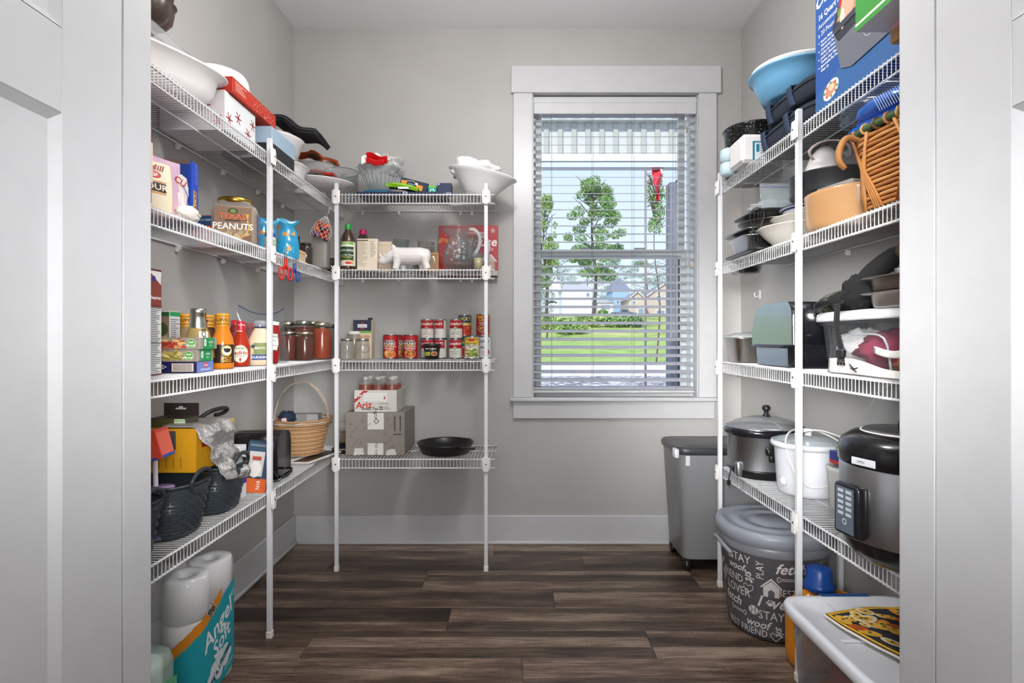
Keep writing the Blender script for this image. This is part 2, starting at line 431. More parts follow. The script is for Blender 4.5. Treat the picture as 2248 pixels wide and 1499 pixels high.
# baseboards
for nm, a in (('baseboard_left', (WL, WL+.014, WF, WB, 1)), ('baseboard_back', (WL+.014, WR-.014, WB-.014, WB, 0)), ('baseboard_right', (WR-.014, WR, WF, WB, 1))):
    m = MB(TRIM); m.box(a[0], a[1], a[2], a[3], 0, .150, bev=.003); struct(nm, m)
for nm, a in (('trim_1', (WL+.014, WL+.026, WF, WB-.014)), ('trim_2', (WL+.026, WR-.026, WB-.026, WB-.014)), ('trim_3', (WR-.026, WR-.014, WF, WB-.014))):
    m = MB(TRIM); m.box(a[0], a[1], a[2], a[3], 0, .018, bev=.005, seg=2); struct(nm, m)
# door jambs and the two open leaves
for nm, x, sgn, y0 in (('trim_4', JL, -1, 1.083), ('trim_5', JR, 1, 1.069)):
    m = MB(TRIM); m.box(min(x, x+sgn*.02), max(x, x+sgn*.02), y0, WF+.006, 0, 2.09)
    m.box(min(x+sgn*.004, x+sgn*.07), max(x+sgn*.004, x+sgn*.07), WF, WF+.016, 0, 2.11, bev=.002)
    struct(nm, m)
m = MB(TRIM); m.box(JL, JR, 1.083, WF, 2.06, 2.09); struct('trim_6', m)
def door_leaf(nm, X, sg, y1, stile, rail):
    y0 = y1-.74; th = .035; rec = .011
    d = tag(bpy.data.objects.new(nm, None), kind='structure'); COL.objects.link(d); d.location = (X, y1, .012)
    def bx(a, b, z0, z1, nme):
        m = MB(TRIM); x0, x1 = (0, sg*th); m.box(min(x0, x1), max(x0, x1), a-y1, b-y1, z0, z1, bev=.0015); part(d, nme, m)
    st = y1-stile
    bx(st, y1, 0, 2.03, 'stile'); bx(y0, y0+.12, 0, 2.03, 'stile')
    R = [(0, .2), (rail[0]-.012, rail[1]-.012), (1.91, 2.03)]
    for a, b in R: bx(y0+.12, st, a, b, 'rail')
    for (a, b) in ((.2, R[1][0]), (R[1][1], 1.91)):
        m = MB(TRIM); c = .016; xx = sg*rec; ya, yb = y0+.12-y1, st-y1
        o = [(0, ya, a), (0, yb, a), (0, yb, b), (0, ya, b)]; i = [(xx, ya+c, a+c), (xx, yb-c, a+c), (xx, yb-c, b-c), (xx, ya+c, b-c)]
        for k in range(4): m.poly([o[k], o[(k+1) % 4], i[(k+1) % 4], i[k]])
        x0, x1 = sg*rec, sg*(th-rec); m.box(min(x0, x1), max(x0, x1), ya, yb, a, b); part(d, 'panel', m)
    return d
door_leaf('door_1', JL-.001, -1, 1.080, .144, (1.466, 1.61))
door_leaf('door_2', JR+.001, 1, 1.066, .163, (1.462, 1.602))

# ------------------------------------------------------------------ window: casing, frame, sashes, glass
s0 = 414.0; yc = WB-.020
def cx(px): return (px-CX)/s0
def cz(py): return H0+(HZ-py)/s0
m = MB(TRIM); m.box(cx(1122), cx(1582), WB-.026, WB-.0005, cz(205), cz(146), bev=.003); struct('trim_7', m)
for nm, a, b in (('trim_8', 1127, 1169), ('trim_9', 1534, 1573)):
    m = MB(TRIM); m.box(cx(a), cx(b), WB-.020, WB-.0005, cz(872), cz(205), bev=.002); struct(nm, m)
m = MB(TRIM); m.box(cx(1120), cx(1571), WB-.040, WB+.06, cz(880.5), cz(872.5), bev=.004, seg=2); struct('trim_10', m)
m = MB(TRIM); m.box(cx(1126.5), cx(1568), WB-.018, WB-.0005, cz(918.5), cz(880.5), bev=.002); struct('trim_11', m)
win = tag(bpy.data.objects.new('window_1', None), kind='structure'); COL.objects.link(win); win.location = (.541, 3.05, wz0)
def wp(nm, mb): mb.X = None; o = part(win, nm, mb); o.location = (-.541, -3.05, -wz0); return o
VIN = '#dfe4e2:s'; fx0, fx1, fz0, fz1, fzm = .150, .915, H0-.262, H0+1.232, H0+.455
m = MB(TRIM)
m.box(wx0, wx0+.008, WB, 3.03, wz0, wz1); m.box(wx1-.008, wx1, WB, 3.03, wz0, wz1); m.box(wx0, wx1, WB, 3.03, wz1-.008, wz1); m.box(wx0, wx1, WB+.06, 3.03, wz0, wz0+.008); wp('jamb_liner', m)
def ring(x0, x1, z0, z1, t, y0, y1, b=.002, tb=None):
    m = MB(VIN); tb = tb or t
    m.box(x0, x0+t, y0, y1, z0, z1, bev=b); m.box(x1-t, x1, y0, y1, z0, z1, bev=b); m.box(x0+t, x1-t, y0, y1, z1-t, z1, bev=b); m.box(x0+t, x1-t, y0, y1, z0, z0+tb, bev=b); return m
wp('window_frame', ring(wx0, wx1, wz0, wz1, .022, 3.03, 3.11))
wp('upper_sash', ring(fx0-.03, fx1+.03, fzm, fz1+.035, .034, 3.072, 3.100, tb=.030))
wp('lower_sash', ring(fx0-.03, fx1+.03, fz0-.04, fzm+.035, .030, 3.040, 3.068, tb=.045))
m = MB('#c9c9c0:s'); m.box(.36, .42, 3.040, 3.066, fzm+.0355, fzm+.047, bev=.003); m.box(.66, .72, 3.040, 3.066, fzm+.0355, fzm+.047, bev=.003); wp('sash_lock', m)
m = MB('#eef4f4:t97'); m.box(fx0, fx1, 3.084, 3.088, fzm+.02, fz1+.005); wp('pane', m)
m = MB('#eef4f4:t97'); m.box(fx0-.002, fx1+.002, 3.052, 3.056, fz0+.004, fzm+.006); wp('pane', m)
# blind
bl = thing('window_blind', 'white horizontal slat blind hanging fully lowered and open in the window', 'blind', (.541, 2.995, wz0))
sb = 408.0; ybl = 2.995
def bp_(nm, mb, lab=None): o = part(bl, nm, mb, lab); o.location = (-.541, -ybl, -wz0); return o
BW = '#b9b8bc:s'; bx0, bx1 = (1170-CX)/sb, (1522-CX)/sb
m = MB('#cfcfd2:s'); m.box(wx0+.009, wx1-.009, 2.968, 2.978, cz(247)+.002, cz(208), bev=.003); m.box(wx0+.009, wx1-.009, 2.966, 2.969, cz(222), cz(214), bev=.001); bp_('valance', m)
m = MB(BW); m.box(wx0+.012, wx1-.012, 2.979, 3.025, cz(244), cz(210)); bp_('head_rail', m)
zt = H0+(HZ-264)/sb; zb = H0+(HZ-851)/sb; n = 34; til = 17.5*D2R
sl = MB(BW); hw = .025
pr = []
for k in range(7):
    a = -1+k/3; pr.append((hw*a, .0012*(1-a*a)))
for k in range(6):
    (a, b), (c, d) = pr[k], pr[k+1]
    sl.poly([(bx0, a, b), (bx1, a, b), (bx1, c, d), (bx0, c, d)], True); sl.poly([(bx0, a, b-.0014), (bx0, c, d-.0014), (bx1, c, d-.0014), (bx1, a, b-.0014)], True)
for (a, b) in (pr[0], pr[-1]): sl.poly([(bx0, a, b-.0014), (bx1, a, b-.0014), (bx1, a, b), (bx0, a, b)])
slm = sl.mesh('slat')
for k in range(n):
    o = part(bl, 'slat', slm); o.location = (-.541, 0, zt+(zb-zt)*k/(n-1)-wz0); o.rotation_euler = (til, 0, 0)
m = MB('#c8c6c6:s'); m.box(bx0-.002, bx1+.002, ybl-.026, ybl+.026, H0+(HZ-862)/sb, H0+(HZ-856)/sb, bev=.004, seg=2); bp_('bottom_rail', m)
for px in (1211, 1301, 1390, 1481):
    x = (px-CX)/sb; m = MB('#77716e'); m.tube([(x, ybl-.0275, zt+.04), (x, ybl-.0275, zb-.012)], .0009, 4); m.tube([(x, ybl+.0275, zt+.04), (x, ybl+.0275, zb-.012)], .0009, 4); bp_('ladder_cord', m)
for px, py, c in ((1508, 285, '#a08f80'), (1189, 541, '#5d4334'), (1185, 567, '#b5aa9c'), (1504.5, 580, '#a89a8c'), (1511, 580, '#b3a595')):
    x = (px-CX)/412.0; y = 2.9625; z = ZZ(py, y)
    m = MB('#c9c9c9'); m.tube([(x, y, cz(247)), (x, y, z)], .0008, 4); co = bp_('lift_cord', m)
    m = MB(c+':s'); m.lathe([(0, z+.016), (.0035, z+.015), (.0038, z+.004), (.0030, z-.002), (.0052, z-.014), (0, z-.016)], 10, x, y); part(co, 'tassel', m)

# ------------------------------------------------------------------ outside
rg = random.Random(5)
def gz(d):
    P = [(3.1, -.3), (16, -.3), (20, -.226), (27, -.02), (45, 1.27), (62, 3.6), (90, 4.9), (130, 6.95), (200, 11), (420, 16)]
    for (a, b), (c, e) in zip(P, P[1:]):
        if d <= c: return b+(e-b)*(d-a)/(c-a)
    return 16
def strip(nm, d0, d1, mt_, x=70):
    m = MB(mt_); k = max(1, int((d1-d0)/3))
    xs = x
    for i in range(k):
        a, b = d0+(d1-d0)*i/k, d0+(d1-d0)*(i+1)/k; m.poly([(-xs, a, gz(a)), (xs, a, gz(a)), (xs, b, gz(b)), (-xs, b, gz(b))])
    return struct(nm, m)
strip('gravel_bed', 3.1, 20, noisy('gravel', [(.35, '#4d4a4c'), (.5, '#a7a09c'), (.62, '#e6e0da')], ns=5.5, detail=6, rough=.9))
strip('pavement', 20, 27, noisy('concrete', [(.3, '#d9d2ca'), (.7, '#e9e3dc')], ns=.5, rough=.9))
strip('lawn', 27, 46, noisy('lawn_grass', [(.3, '#86a24a'), (.7, '#b2c56c')], ns=.8, detail=6, rough=.9))
strip('meadow', 46, 100, noisy('meadow_grass', [(.3, '#6f8c3e'), (.5, '#a9b560'), (.7, '#c9c088')], ns=.3, detail=6, rough=.9), 90)
strip('far_slope', 100, 420, noisy('slope_grass', [(.3, '#8a9a55'), (.7, '#b8b88a')], ns=.1, detail=6, rough=.9), 300)
m = MB('#dcd6cf'); 
for i in range(12):
    a, b = 66+i*2, 68+i*2; m.poly([(13+i*.3, a, gz(a)+.05), (22-i*.7, a, gz(a)+.05), (22-(i+1)*.7, b, gz(b)+.05), (13+(i+1)*.3, b, gz(b)+.05)])
m.poly([(-5, 96, gz(96)+.2), (11, 96, gz(96)+.2), (11, 100, gz(100)+.2), (-5, 100, gz(100)+.2)])
struct('driveway', m)
# porch beam with battens, corner post
pb = tag(bpy.data.objects.new('porch_beam', None), kind='structure'); COL.objects.link(pb); pb.location = (1, 5, 2.6); s5 = F/5.0
def q(px): return (px-CX)/s5-1
def qz(py): return H0+(HZ-py)/s5-2.6
m = MB('#cccec9'); m.box(-4, 5, .02, .10, qz(345), qz(190)); part(pb, 'board_panel', m)
m = MB('#dfe0da'); m.box(-4, 5, -.04, .09, qz(357), qz(341), bev=.004); part(pb, 'beam_trim', m)
m = MB('#cfd6dc'); m.box(-4, 5, -.03, .07, qz(369), qz(358)); part(pb, 'soffit_board', m)
bm_ = MB('#b4b5ad'); bm_.box(-.022, .022, 0, .02, qz(341), qz(269)); bme = bm_.mesh('batten')
for k in range(-14, 26):
    o = part(pb, 'batten', bme, loc=(q(1199+30.6*k), 0, 0))
m = MB('#d7d9d4'); m.box(-4, 5, -.06, .02, qz(268), qz(259)); part(pb, 'ledger_board', m)
bm_ = MB('#54504c'); bm_.prism([(-.04, 0), (.04, 0), (.02, .03), (-.02, .03)], 0, .05); bme = bm_.mesh('bracket')
for k in range(-14, 26): part(pb, 'bracket', bme, loc=(q(1199+30.6*k), -.09, qz(259)))
pp = thing('porch_post', 'dark wooden porch post standing outside near the right edge of the window', 'post', (1.39, 4.85, gz(4.85)))
m = MB(noisy('lit_post_wood', [(.3, '#63656c'), (.7, '#9a9ba2')], scale=(1, 1, .06), ns=24, rough=.8)); m.box(-.035, .035, -.03, .10, 0, 2.75); part(pp, 'shaft', m)  # lighter grey stands for the lit face of the post
m = MB('#15161a'); m.box(.0355, .075, -.035, .10, 0, 2.78); part(pp, 'shaded_strip', m, 'black board')  # black colour stands for shade on the same post, not a separate board
m = MB('#c7231f'); 
def fl_(u, v):
    a = u*1.4+v*2.2; wdt = .055*(1-v)**.6+.002 if v > .55 else .052
    return ((u-.5)*2*wdt*math.cos(.7*math.sin(v*4)), .03*math.sin(a*3)+(u-.5)*wdt, -v*.30)
m = MB('#d2172f'); m.sheet(fl_, 8, 18, .002)
fg = thing('garden_flag', 'red pointed cloth flag hanging outside from the porch beam', 'flag', (XX(1443, 5.0), 5.0, ZZ(369.3, 5.0)))
part(fg, 'cloth', m); m = MB('#f0dede'); m.sheet(lambda u, v: (.012+u*.02+v*.012, -.05, -.02-v*.05), 2, 4, .001); part(fg, 'white_patch', m, 'white patch')
m = MB('#8d817c'); m.tube([(XX(1417, 15), 15, gz(15)), (XX(1417, 15), 15, ZZ(366, 15))], .030, 8); solo('flag_pole', 'thin brown metal pole standing outside on the gravel', 'pole', m)
LEAF = [['#5c8444', '#86a862', '#b3c98c'], ['#6f9448', '#9cb566', '#c3d28c'], ['#4b7046', '#6d9058', '#98b27c']]
def leafmat(i, j):
    k = LEAF[i][j]; return k+':p'
def foliage(lobes, n, sz, pal, seed):
    r = random.Random(seed); m = MB()
    for (cx_, cy_, cz_, rx, ry, rz) in lobes:
        k = int(n*rx*rz/sum(l[3]*l[5] for l in lobes))
        for _ in range(k):
            d = Vector((r.gauss(0, 1), r.gauss(0, 1), r.gauss(0, 1))).normalized()*r.uniform(.35, 1)**.5
            p = Vector((cx_+d.x*rx, cy_+d.y*ry, cz_+d.z*rz)); a = Vector((r.uniform(-1, 1), r.uniform(-1, 1), r.uniform(-1, 1))).normalized(); b = a.cross(Vector((r.uniform(-1, 1), r.uniform(-1, 1), r.uniform(-1, 1)))).normalized()
            q_ = sz*r.uniform(.5, 1.2); t_ = p+a*q_; m.poly([p-b*q_*.4, t_, p+b*q_*.4, p-a*q_*.7], False, leafmat(pal, r.choice((0, 1, 1, 2))))
    return m
def tree(px, top, base_d, wpx, pal, n, lab, seed, crown0=None, name='tree', tf=1.0):
    s = F/base_d; x = (px-CX)/s; g = gz(base_d); zt_ = H0+(HZ-top)/s; h = zt_-g; r = random.Random(seed); wd = wpx/s/2
    t = thing(name, lab, 'tree', (x, base_d, g), group=None)
    lo = h*(.28 if crown0 is None else crown0); L = []
    for k in range(64):
        q = r.random(); z = lo+(h-lo)*q; ww = wd*math.sin(PI*(.20+.74*q)); a = r.uniform(0, 2*PI); rr_ = r.random()**.5*.85
        s_ = r.uniform(.7, 1.3); L.append((ww*rr_*math.cos(a), ww*rr_*math.sin(a), z, wd*.20*s_, wd*.20*s_, h*.036*s_))
    part(t, 'foliage', foliage(L, int(n*3.4), .0105*h, pal, seed), kind='stuff')
    m = MB('#5a5049'); m.tube([(0, 0, -.2), (.02*h, 0, h*.3), (-.01*h, 0, h*.6), (0, 0, h*.9)], [h*.014*tf, h*.011*tf, h*.007*tf, h*.002*tf], 6)
    for k in range(16):
        z = lo+(h*.9-lo)*k/16; a = r.uniform(0, 2*PI); m.tube([(0, 0, z), (wd*.5*math.cos(a), wd*.5*math.sin(a), z+h*.09), (wd*.8*math.cos(a), wd*.8*math.sin(a), z+h*.12)], [h*.004, h*.003, h*.001], 4)
    part(t, 'trunk', m)
tree(1302, 392, 60, 150, 0, 5200, 'tallest airy leafy tree in the middle of the window view', 3, .30)
tree(1196, 428, 52, 74, 1, 2600, 'yellow-green tree at the left edge of the window view', 4, .32)
tree(1440, 372, 26, 60, 0, 420, 'sparse leafy tree top behind the red flag outside', 9, .70, tf=.35)
tree(1200, 585, 42, 50, 2, 700, 'short dark tree low at the left edge of the window view', 12, .25)
for i, (px, tp, w_) in enumerate(((1225, 560, 90), (1290, 568, 90), (1350, 566, 90), (1420, 558, 100), (1475, 565, 80), (1530, 560, 90), (1150, 560, 90))):
    tree(px, tp, 162+26*(i % 2)+2*i, w_*1.15, 2, 2300, 'dark distant tree behind the houses, %s' % ('above the white left houses', 'behind the big middle tree', 'above the dark roof', 'left of the tan house roof', 'above the tan house', 'at the far right', 'at the far left')[i], 20+i, .1, 'distant_tree')
for i, (px, py, w_, d, pl) in enumerate(((1215, 728, 70, 50, 1), (1290, 722, 80, 52, 1), (1352, 722, 60, 52, 0), (1392, 722, 40, 52, 2), (1255, 742, 80, 47, 1), (1324, 703, 26, 57, 0))):
    s = F/d; m = foliage([(0, 0, .35, w_/s/2, .8, 16/s)], 620, .22, pl, 40+i)
    solo('shrub', ['pale bushy shrub at the left of the meadow', 'pale wide shrub below the pickup truck', 'mid green shrub right of the tree trunk', 'darkest round shrub near the driveway', 'low long shrub at the lawn edge', 'small shrub left of the pickup truck'][i], 'shrub', m, ((px-CX)/s, d, gz(d)+.2))
def house(lab, d, x0, x1, base, eave, ridge, wallc, roofc, wins, gable=False):
    s = F/d; X0, X1 = (x0-CX)/s, (x1-CX)/s; zb_, ze, zr = [H0+(HZ-v)/s for v in (base, eave, ridge)]
    t = thing('house', lab, 'house', ((X0+X1)/2, d, zb_)); W = (X1-X0)/2; ze -= zb_; zr -= zb_; dep = 9
    m = MB(wallc); m.box(-W, W, 0, dep, -1.5, ze)
    if gable: m.poly([(-W, 0, ze), (W, 0, ze), (0, 0, zr)]); m.poly([(-W, dep, ze), (0, dep, zr), (W, dep, ze)])
    part(t, 'wall', m); m = MB(roofc)
    if gable:
        for sg in (-1, 1): m.poly([(sg*(W+.4), -.4, ze-.2), (0, -.4, zr+.15), (0, dep+.4, zr+.15), (sg*(W+.4), dep+.4, ze-.2)]); m.poly([(sg*(W+.4), -.4, ze-.45), (0, -.4, zr-.1), (0, -.4, zr+.15), (sg*(W+.4), -.4, ze-.2)], m='#e8e4e0')
    else:
        m.poly([(-W-.4, -.4, ze), (W+.4, -.4, ze), (W-1, dep/2, zr), (-W+1, dep/2, zr)]); m.poly([(-W-.4, -.4, ze), (-W+1, dep/2, zr), (-W-.4, dep+.4, ze)]); m.poly([(W+.4, -.4, ze), (W+.4, dep+.4, ze), (W-1, dep/2, zr)])
    part(t, 'roof', m)
    for (a, b, c, e) in wins:
        m = MB('#eef0f2'); xa, xb = (a-CX)/s-(X0+X1)/2, (b-CX)/s-(X0+X1)/2; za, zc = H0+(HZ-c)/s-zb_, H0+(HZ-e)/s-zb_
        m.box(xa, xb, -.08, -.01, za, zc); f = part(t, 'window', m); m = MB('#8b98a6:g'); m.box(xa+.12, xb-.12, -.11, -.082, za+.12, zc-.12); part(f, 'pane', m)
house('tan sided house with two front gables behind the pickup, at the right', 126, 1418, 1500, 697, 650, 622, '#c9b8a8', '#8e8c94', [(1440, 452+1000, 662, 648), (1458, 1468, 662, 650), (1440, 1460, 692, 680)], True)
house('tan low house wing with garage left of the tan gabled house', 122, 1380, 1418, 697, 656, 640, '#cbbba9', '#97959c', [(1387, 1397, 668, 660), (1400, 1414, 692, 676)], True)
house('blue sided house with dark grey roof in the middle of the view', 135, 1345, 1380, 690, 636, 606, '#9fbfe2', '#85858f', [(1352, 1360, 668, 658)])
house('white sided house behind the big tree trunk', 128, 1234, 1300, 678, 636, 620, '#dde3ec', '#b9b4b2', [(1286, 1295, 652, 642)])
house('small white gabled house at the left of the view', 144, 1204, 1232, 676, 628, 606, '#e6e8ee', '#b3aeb0', [(1211, 1216, 648, 641), (1225, 1230, 646, 639)], True)
house('low pale garage building right of the big tree trunk', 127, 1312, 1346, 684, 664, 656, '#e4ddd8', '#b9b2b4', [(1318, 1340, 680, 668)])
def car(lab, d, x0, x1, base, col, truck, cat):
    s = F/d; L = (x1-x0)/s; t = thing('pickup_truck' if truck else 'parked_car', lab, cat, ((x0+x1)/2/s-CX/s, d, H0+(HZ-base)/s)); h = L*.3
    m = MB(col+':g'); pr_ = [(-.5, .2), (.5, .2), (.5, .52), (.32, .58), (.22, .95), (-.08, .98), (-.14, .6), (-.5, .58)] if truck else [(-.5, .2), (.5, .2), (.48, .5), (.3, .6), (.15, .95), (-.25, .95), (-.42, .6), (-.5, .5)]
    m.X = Matrix(((1, 0, 0, 0), (0, 0, 1, 0), (0, 1, 0, 0), (0, 0, 0, 1))); m.prism([(a*L, b*h) for a, b in pr_], 0, L*.33); part(t, 'body', m)
    m = MB('#3c4650:g'); m.box(-.05*L if truck else -.25*L, .18*L, -.03, -.01, h*.64, h*.88); part(t, 'side_window', m)
    for a in (-.32, .32):
        m = MB('#222222'); m.X = Matrix.Translation((a*L, 0, h*.2)) @ Matrix.Rotation(PI/2, 4, 'X'); m.lathe([(0, -.15), (h*.24, -.12), (h*.24, .1), (0, .12)], 14); part(t, 'wheel', m)
car('grey pickup truck parked in front of the houses outside', 104, 1342, 1394, 694, '#6d7684', True, 'truck')
car('dark blue car parked by the white houses outside', 118, 1203, 1224, 666, '#3a4b6b', False, 'car')

# ------------------------------------------------------------------ wire shelves and poles
WH = '#e9e9ea:s'
Z1, Z2, Z3, Z4 = 1.773, 1.418, .9865, .5255          # deck tops
def wire_shelf(lab, loc, rz, L, D, clips, mids=(.5,), pitch=.0159):
    t = thing('wire_shelf', lab, 'shelf', loc, rz, group=None)
    m = MB(WH); n = int(L/pitch); lip = .047; r = .0014
    for i in range(n):
        x = .006+pitch*i
        if x > L-.004: break
        m.tube([(x, -.004, -.0015), (x, -D-.002, -.0015), (x, -D-.002, -lip-.002)], r, 4, caps=False)
    part(t, 'cross_wires', m, kind='stuff')
    for y, z, rr_ in ((-.004, -.0062, .0032), (-D+.002, -.0062, .0032), (-D+.002, -lip, .0032))+tuple((-D*k, -.0060, .0028) for k in mids):
        m = MB(WH); m.tube([(0, y, z), (L, y, z)], rr_, 8); part(t, 'rail', m)
    cm = MB(WH); cm.box(-.007, .007, -.012, .0005, -.030, -.010, bev=.002); cm.box(-.005, .005, -.016, -.008, -.016, -.009, bev=.002); cm.tube([(0, -.004, -.018), (0, -.018, -.020)], .004, 8)
    cmesh = cm.mesh('wall_clip')
    for x in clips: part(t, 'wall_clip', cmesh, loc=(x, 0, 0))
    return t
XL, XR, YB = -.900, .917, 2.618
DL, DR, DB = XL-WL-.003, WR-XR-.003, WB-.002-YB
nm4 = ('topmost', 'second highest', 'third highest', 'lowest')
for z, q_ in zip((Z1, Z2, Z3, Z4), nm4):
    wire_shelf('%s long white wire shelf on the left wall' % q_, (WL+.001, WF+.02, z), 90, WB-.006-WF-.02, DL, (.15, .45, .75, 1.05, 1.35, 1.62))
    wire_shelf('%s long white wire shelf on the right wall' % q_, (WR-.001, 2.452, z), -90, 2.452-WF-.02, DR, (.12, .45, .75, 1.05))
    wire_shelf('%s short white wire shelf on the back wall left of the window' % q_, (-.862, WB-.001, z), 0, .772, DB, (.06, .25, .58, .64), mids=(.42,))
def pole(lab, x, y, dirx, diry, top=1.815, clips=(Z1, Z2, Z3, Z4)):
    t = thing('shelf_pole', lab, 'pole', (x, y, 0)); h = .0085
    m = MB('#e4e5e8:s'); m.box(-h, h, -h, h, .012, top, bev=.0015); part(t, 'tube', m)
    m = MB('#f3efe8:s'); m.box(-h-.002, h+.002, -h-.002, h+.002, 0, .026, bev=.002); part(t, 'foot', m)
    for z in clips:
        m = MB('#f1eeea:s'); a = .019
        if dirx:   # shelf lip runs along y; plate faces the aisle
            sx_ = dirx; m.box(*sorted((sx_*h+sx_*.0004, sx_*(h+.007))), -a, a, z-.052, z+.008, bev=.003, seg=2); m.box(*sorted((sx_*(h+.006), sx_*(h+.011))), -a*.6, a*.6, z-.056, z-.004, bev=.002)
            c = part(t, 'pole_clip', m); m = MB('#8c8c8c:m'); m.X = Matrix.Translation((sx_*(h+.0112), 0, z-.022)) @ Matrix.Rotation(PI/2*sx_, 4, 'Y'); m.lathe([(0, .0018), (.003, .0012), (.004, 0)], 10); part(c, 'screw', m)
        else:
            m.box(-a, a, -h-.007, -h-.0004, z-.052, z+.008, bev=.003, seg=2); m.box(-a*.6, a*.6, -h-.011, -h-.006, z-.058, z+.012, bev=.002)
            c = part(t, 'pole_clip', m); m = MB('#8c8c8c:m'); m.X = Matrix.Translation((0, -h-.0112, z-.022)) @ Matrix.Rotation(PI/2, 4, 'X'); m.lathe([(0, .0018), (.003, .0012), (.004, 0)], 10); part(c, 'screw', m)
pole('white square shelf pole at the front left in front of the toaster', -.888, 2.022, 1, 0)
pole('white square shelf pole at the corner of the left and back shelves', -.830, 2.604, 0, -1)
pole('white square shelf pole at the right end of the back shelves', -.130, 2.604, 0, -1)
pole('white square shelf pole at the far end of the right shelves', .905, 2.440, -1, 0)
pole('white square shelf pole in front of the white slow cooker', .905, 1.765, -1, 0)
pole('white square pole standing by the right wall behind the dog food bin', 1.198, 2.04, 0, -1, .515, ())
# ------------------------------------------------------------------ makers of packaged goods
def carton(name, lab, cat, loc, size, col, prt=None, rz=0, group=None, rx=0, ry=0, bev=.0012, flap=None, body='carton'):
    w, d, h = size; t = thing(name, lab, cat, loc, rz, group, rx, ry)
    m = MB(col); m.box(-w/2, w/2, -d/2, d/2, 0, h, bev=bev)
    part(t, body, m)
    if prt:
        m = MB(); prt(m, FR(0, 0, -d/2), PX(0, 0, w/2), NX(0, 0, -w/2), TP(0, 0, h)); part(t, 'printed_label', m)
    if flap: m = MB(flap); m.box(-w/2+.001, w/2-.001, -d/2-.0008, -d/2-.0002, h*.93, h-.001); m.box(-w/2+.001, w/2-.001, -d*.02, d*.02, h+.0002, h+.0008); part(t, 'flap', m)
    return t
def can(lab, px, y, zb, r=.033, h=.1, body='#b41f24', prt=None, group='soup and vegetable cans on the third back shelf', name='soup_can', rz=0, x=None):
    t = thing(name, lab, 'can', (XX(px, y) if x is None else x, y, zb), rz, group)
    m = MB('#b9bcc0:m'); m.lathe([(0, .002), (r-.004, .002), (r-.002, 0), (r, .001), (r, .003), (r-.001, .005), (r-.001, h-.005), (r, h-.003), (r, h-.0008), (r-.001, h), (r-.003, h-.001), (r-.004, h-.005), (0, h-.005)], 32); part(t, 'tin', m)
    m = MB(body); m.lathe([(r-.0004, .005), (r-.0004, h-.005)], 32)
    mp = CY(r)
    if prt: prt(m, mp, h)
    part(t, 'paper_label', m); return t
def bottle(name, lab, cat, loc, prof, body, capprof, cap, labz=None, labc=None, prt=None, seg=28, n=2, sx=1, sy=1, group=None, rz=0, rf=None, extra=None, liquid=None, body_lab=None):
    t = thing(name, lab, cat, loc, rz, group)
    m = MB(body); m.lathe(prof, seg, n=n, sx=sx, sy=sy); part(t, 'bottle', m, body_lab)
    if liquid: m = MB(liquid[1]); m.lathe(liquid[0], seg, n=n, sx=sx, sy=sy); part(t, 'liquid', m)
    m = MB(cap); m.lathe(capprof, seg); part(t, 'cap', m)
    if labz or prt:
        m = MB(labc or '#ffffff')
        if labz: m.lathe([(r, z) for r, z in labz], seg, n=n, sx=sx, sy=sy)
        if prt: prt(m)
        part(t, 'label', m)
    if extra: extra(t)
    return t
def crumple(name, lab, cat, loc, r, mt_, seed=0, amp=.35, fr=2.6, n=2.2, group=None, rz=0, label2=None, inner=None, nu=30, nv=18):
    m = MB(mt_); m.blob((0, 0, r[2]), r, amp, fr, seed, nu, nv, n, floor=0.0)
    if inner or label2:
        t = thing(name, lab, cat, loc, rz, group); part(t, 'wrap', m)
        for i, (c, rr, mm, sd) in enumerate(inner or ()):
            q = MB(mm); q.blob(c, rr, .3, 2.4, sd, 20, 12); part(t, 'content', q)
        return t
    return solo(name, lab, cat, m, loc, rz, group)

# ------------------------------------------------------------------ left wall, topmost shelf
CL = '#f4f6f6:t79'; CLG = '#f2f6f6:t86'; FROST = '#f1efee:s'
t = thing('clear_cake_cover', 'large clear plastic cake cover on the topmost left shelf under the brown pan', 'cover', (-1.075, 1.60, Z1+.150))
m = MB(CL); m.lathe([(.99, .0), (1.0, .004), (.97, .010), (.94, .034), (.90, .042), (0, .045)], 40, sx=.085, sy=.26, n=4); part(t, 'cover', m)
m = MB(CL); m.tube([(.086*superr(a, 4)*math.cos(a), .262*superr(a, 4)*math.sin(a), .003) for a in [2*PI*i/40 for i in range(40)]], .0035, 6, closed=True); m.tube([(.080*superr(a, 4)*math.cos(a), .25*superr(a, 4)*math.sin(a), .038) for a in [2*PI*i/40 for i in range(40)]], .0025, 6, closed=True); part(t, 'rim', m)
t = thing('scalloped_cake_pan', 'dark brown scalloped flower shaped cake pan at the very top left', 'pan', (-1.078, 1.57, Z1+.205))
m = MB('#4a3d35:s'); fs = lambda a, z, j: 1+.07*abs(math.cos(4*a))-.05*(1-abs(math.cos(4*a)))
m.lathe([(0, .0), (.05, .0), (.078, .008), (.093, .028), (.098, .055), (.099, .075), (.104, .077), (.104, .080), (.097, .080), (.093, .055), (.07, .012), (0, .006)], 64, fn=fs); part(t, 'pan', m)
m = MB('#3f342d:s'); m.lathe([(.022, .006), (.018, .070), (.014, .070), (.014, .006)], 20); part(t, 'center_tube', m)
t = thing('white_roasting_basin', 'large white oval plastic basin tilted on the topmost left shelf holding red ribbon', 'basin', (-1.055, 1.585, Z1+.014), -13, rx=7)
m = MB('#f0ecea:s'); m.lathe([(0, 0), (.62, 0), (.72, .008), (.86, .045), (.93, .088), (1.06, .098), (1.08, .102), (1.05, .106), (.91, .098), (.84, .055), (.69, .014), (0, .006)], 48, sx=.118, sy=.27, n=2.5); part(t, 'basin', m)
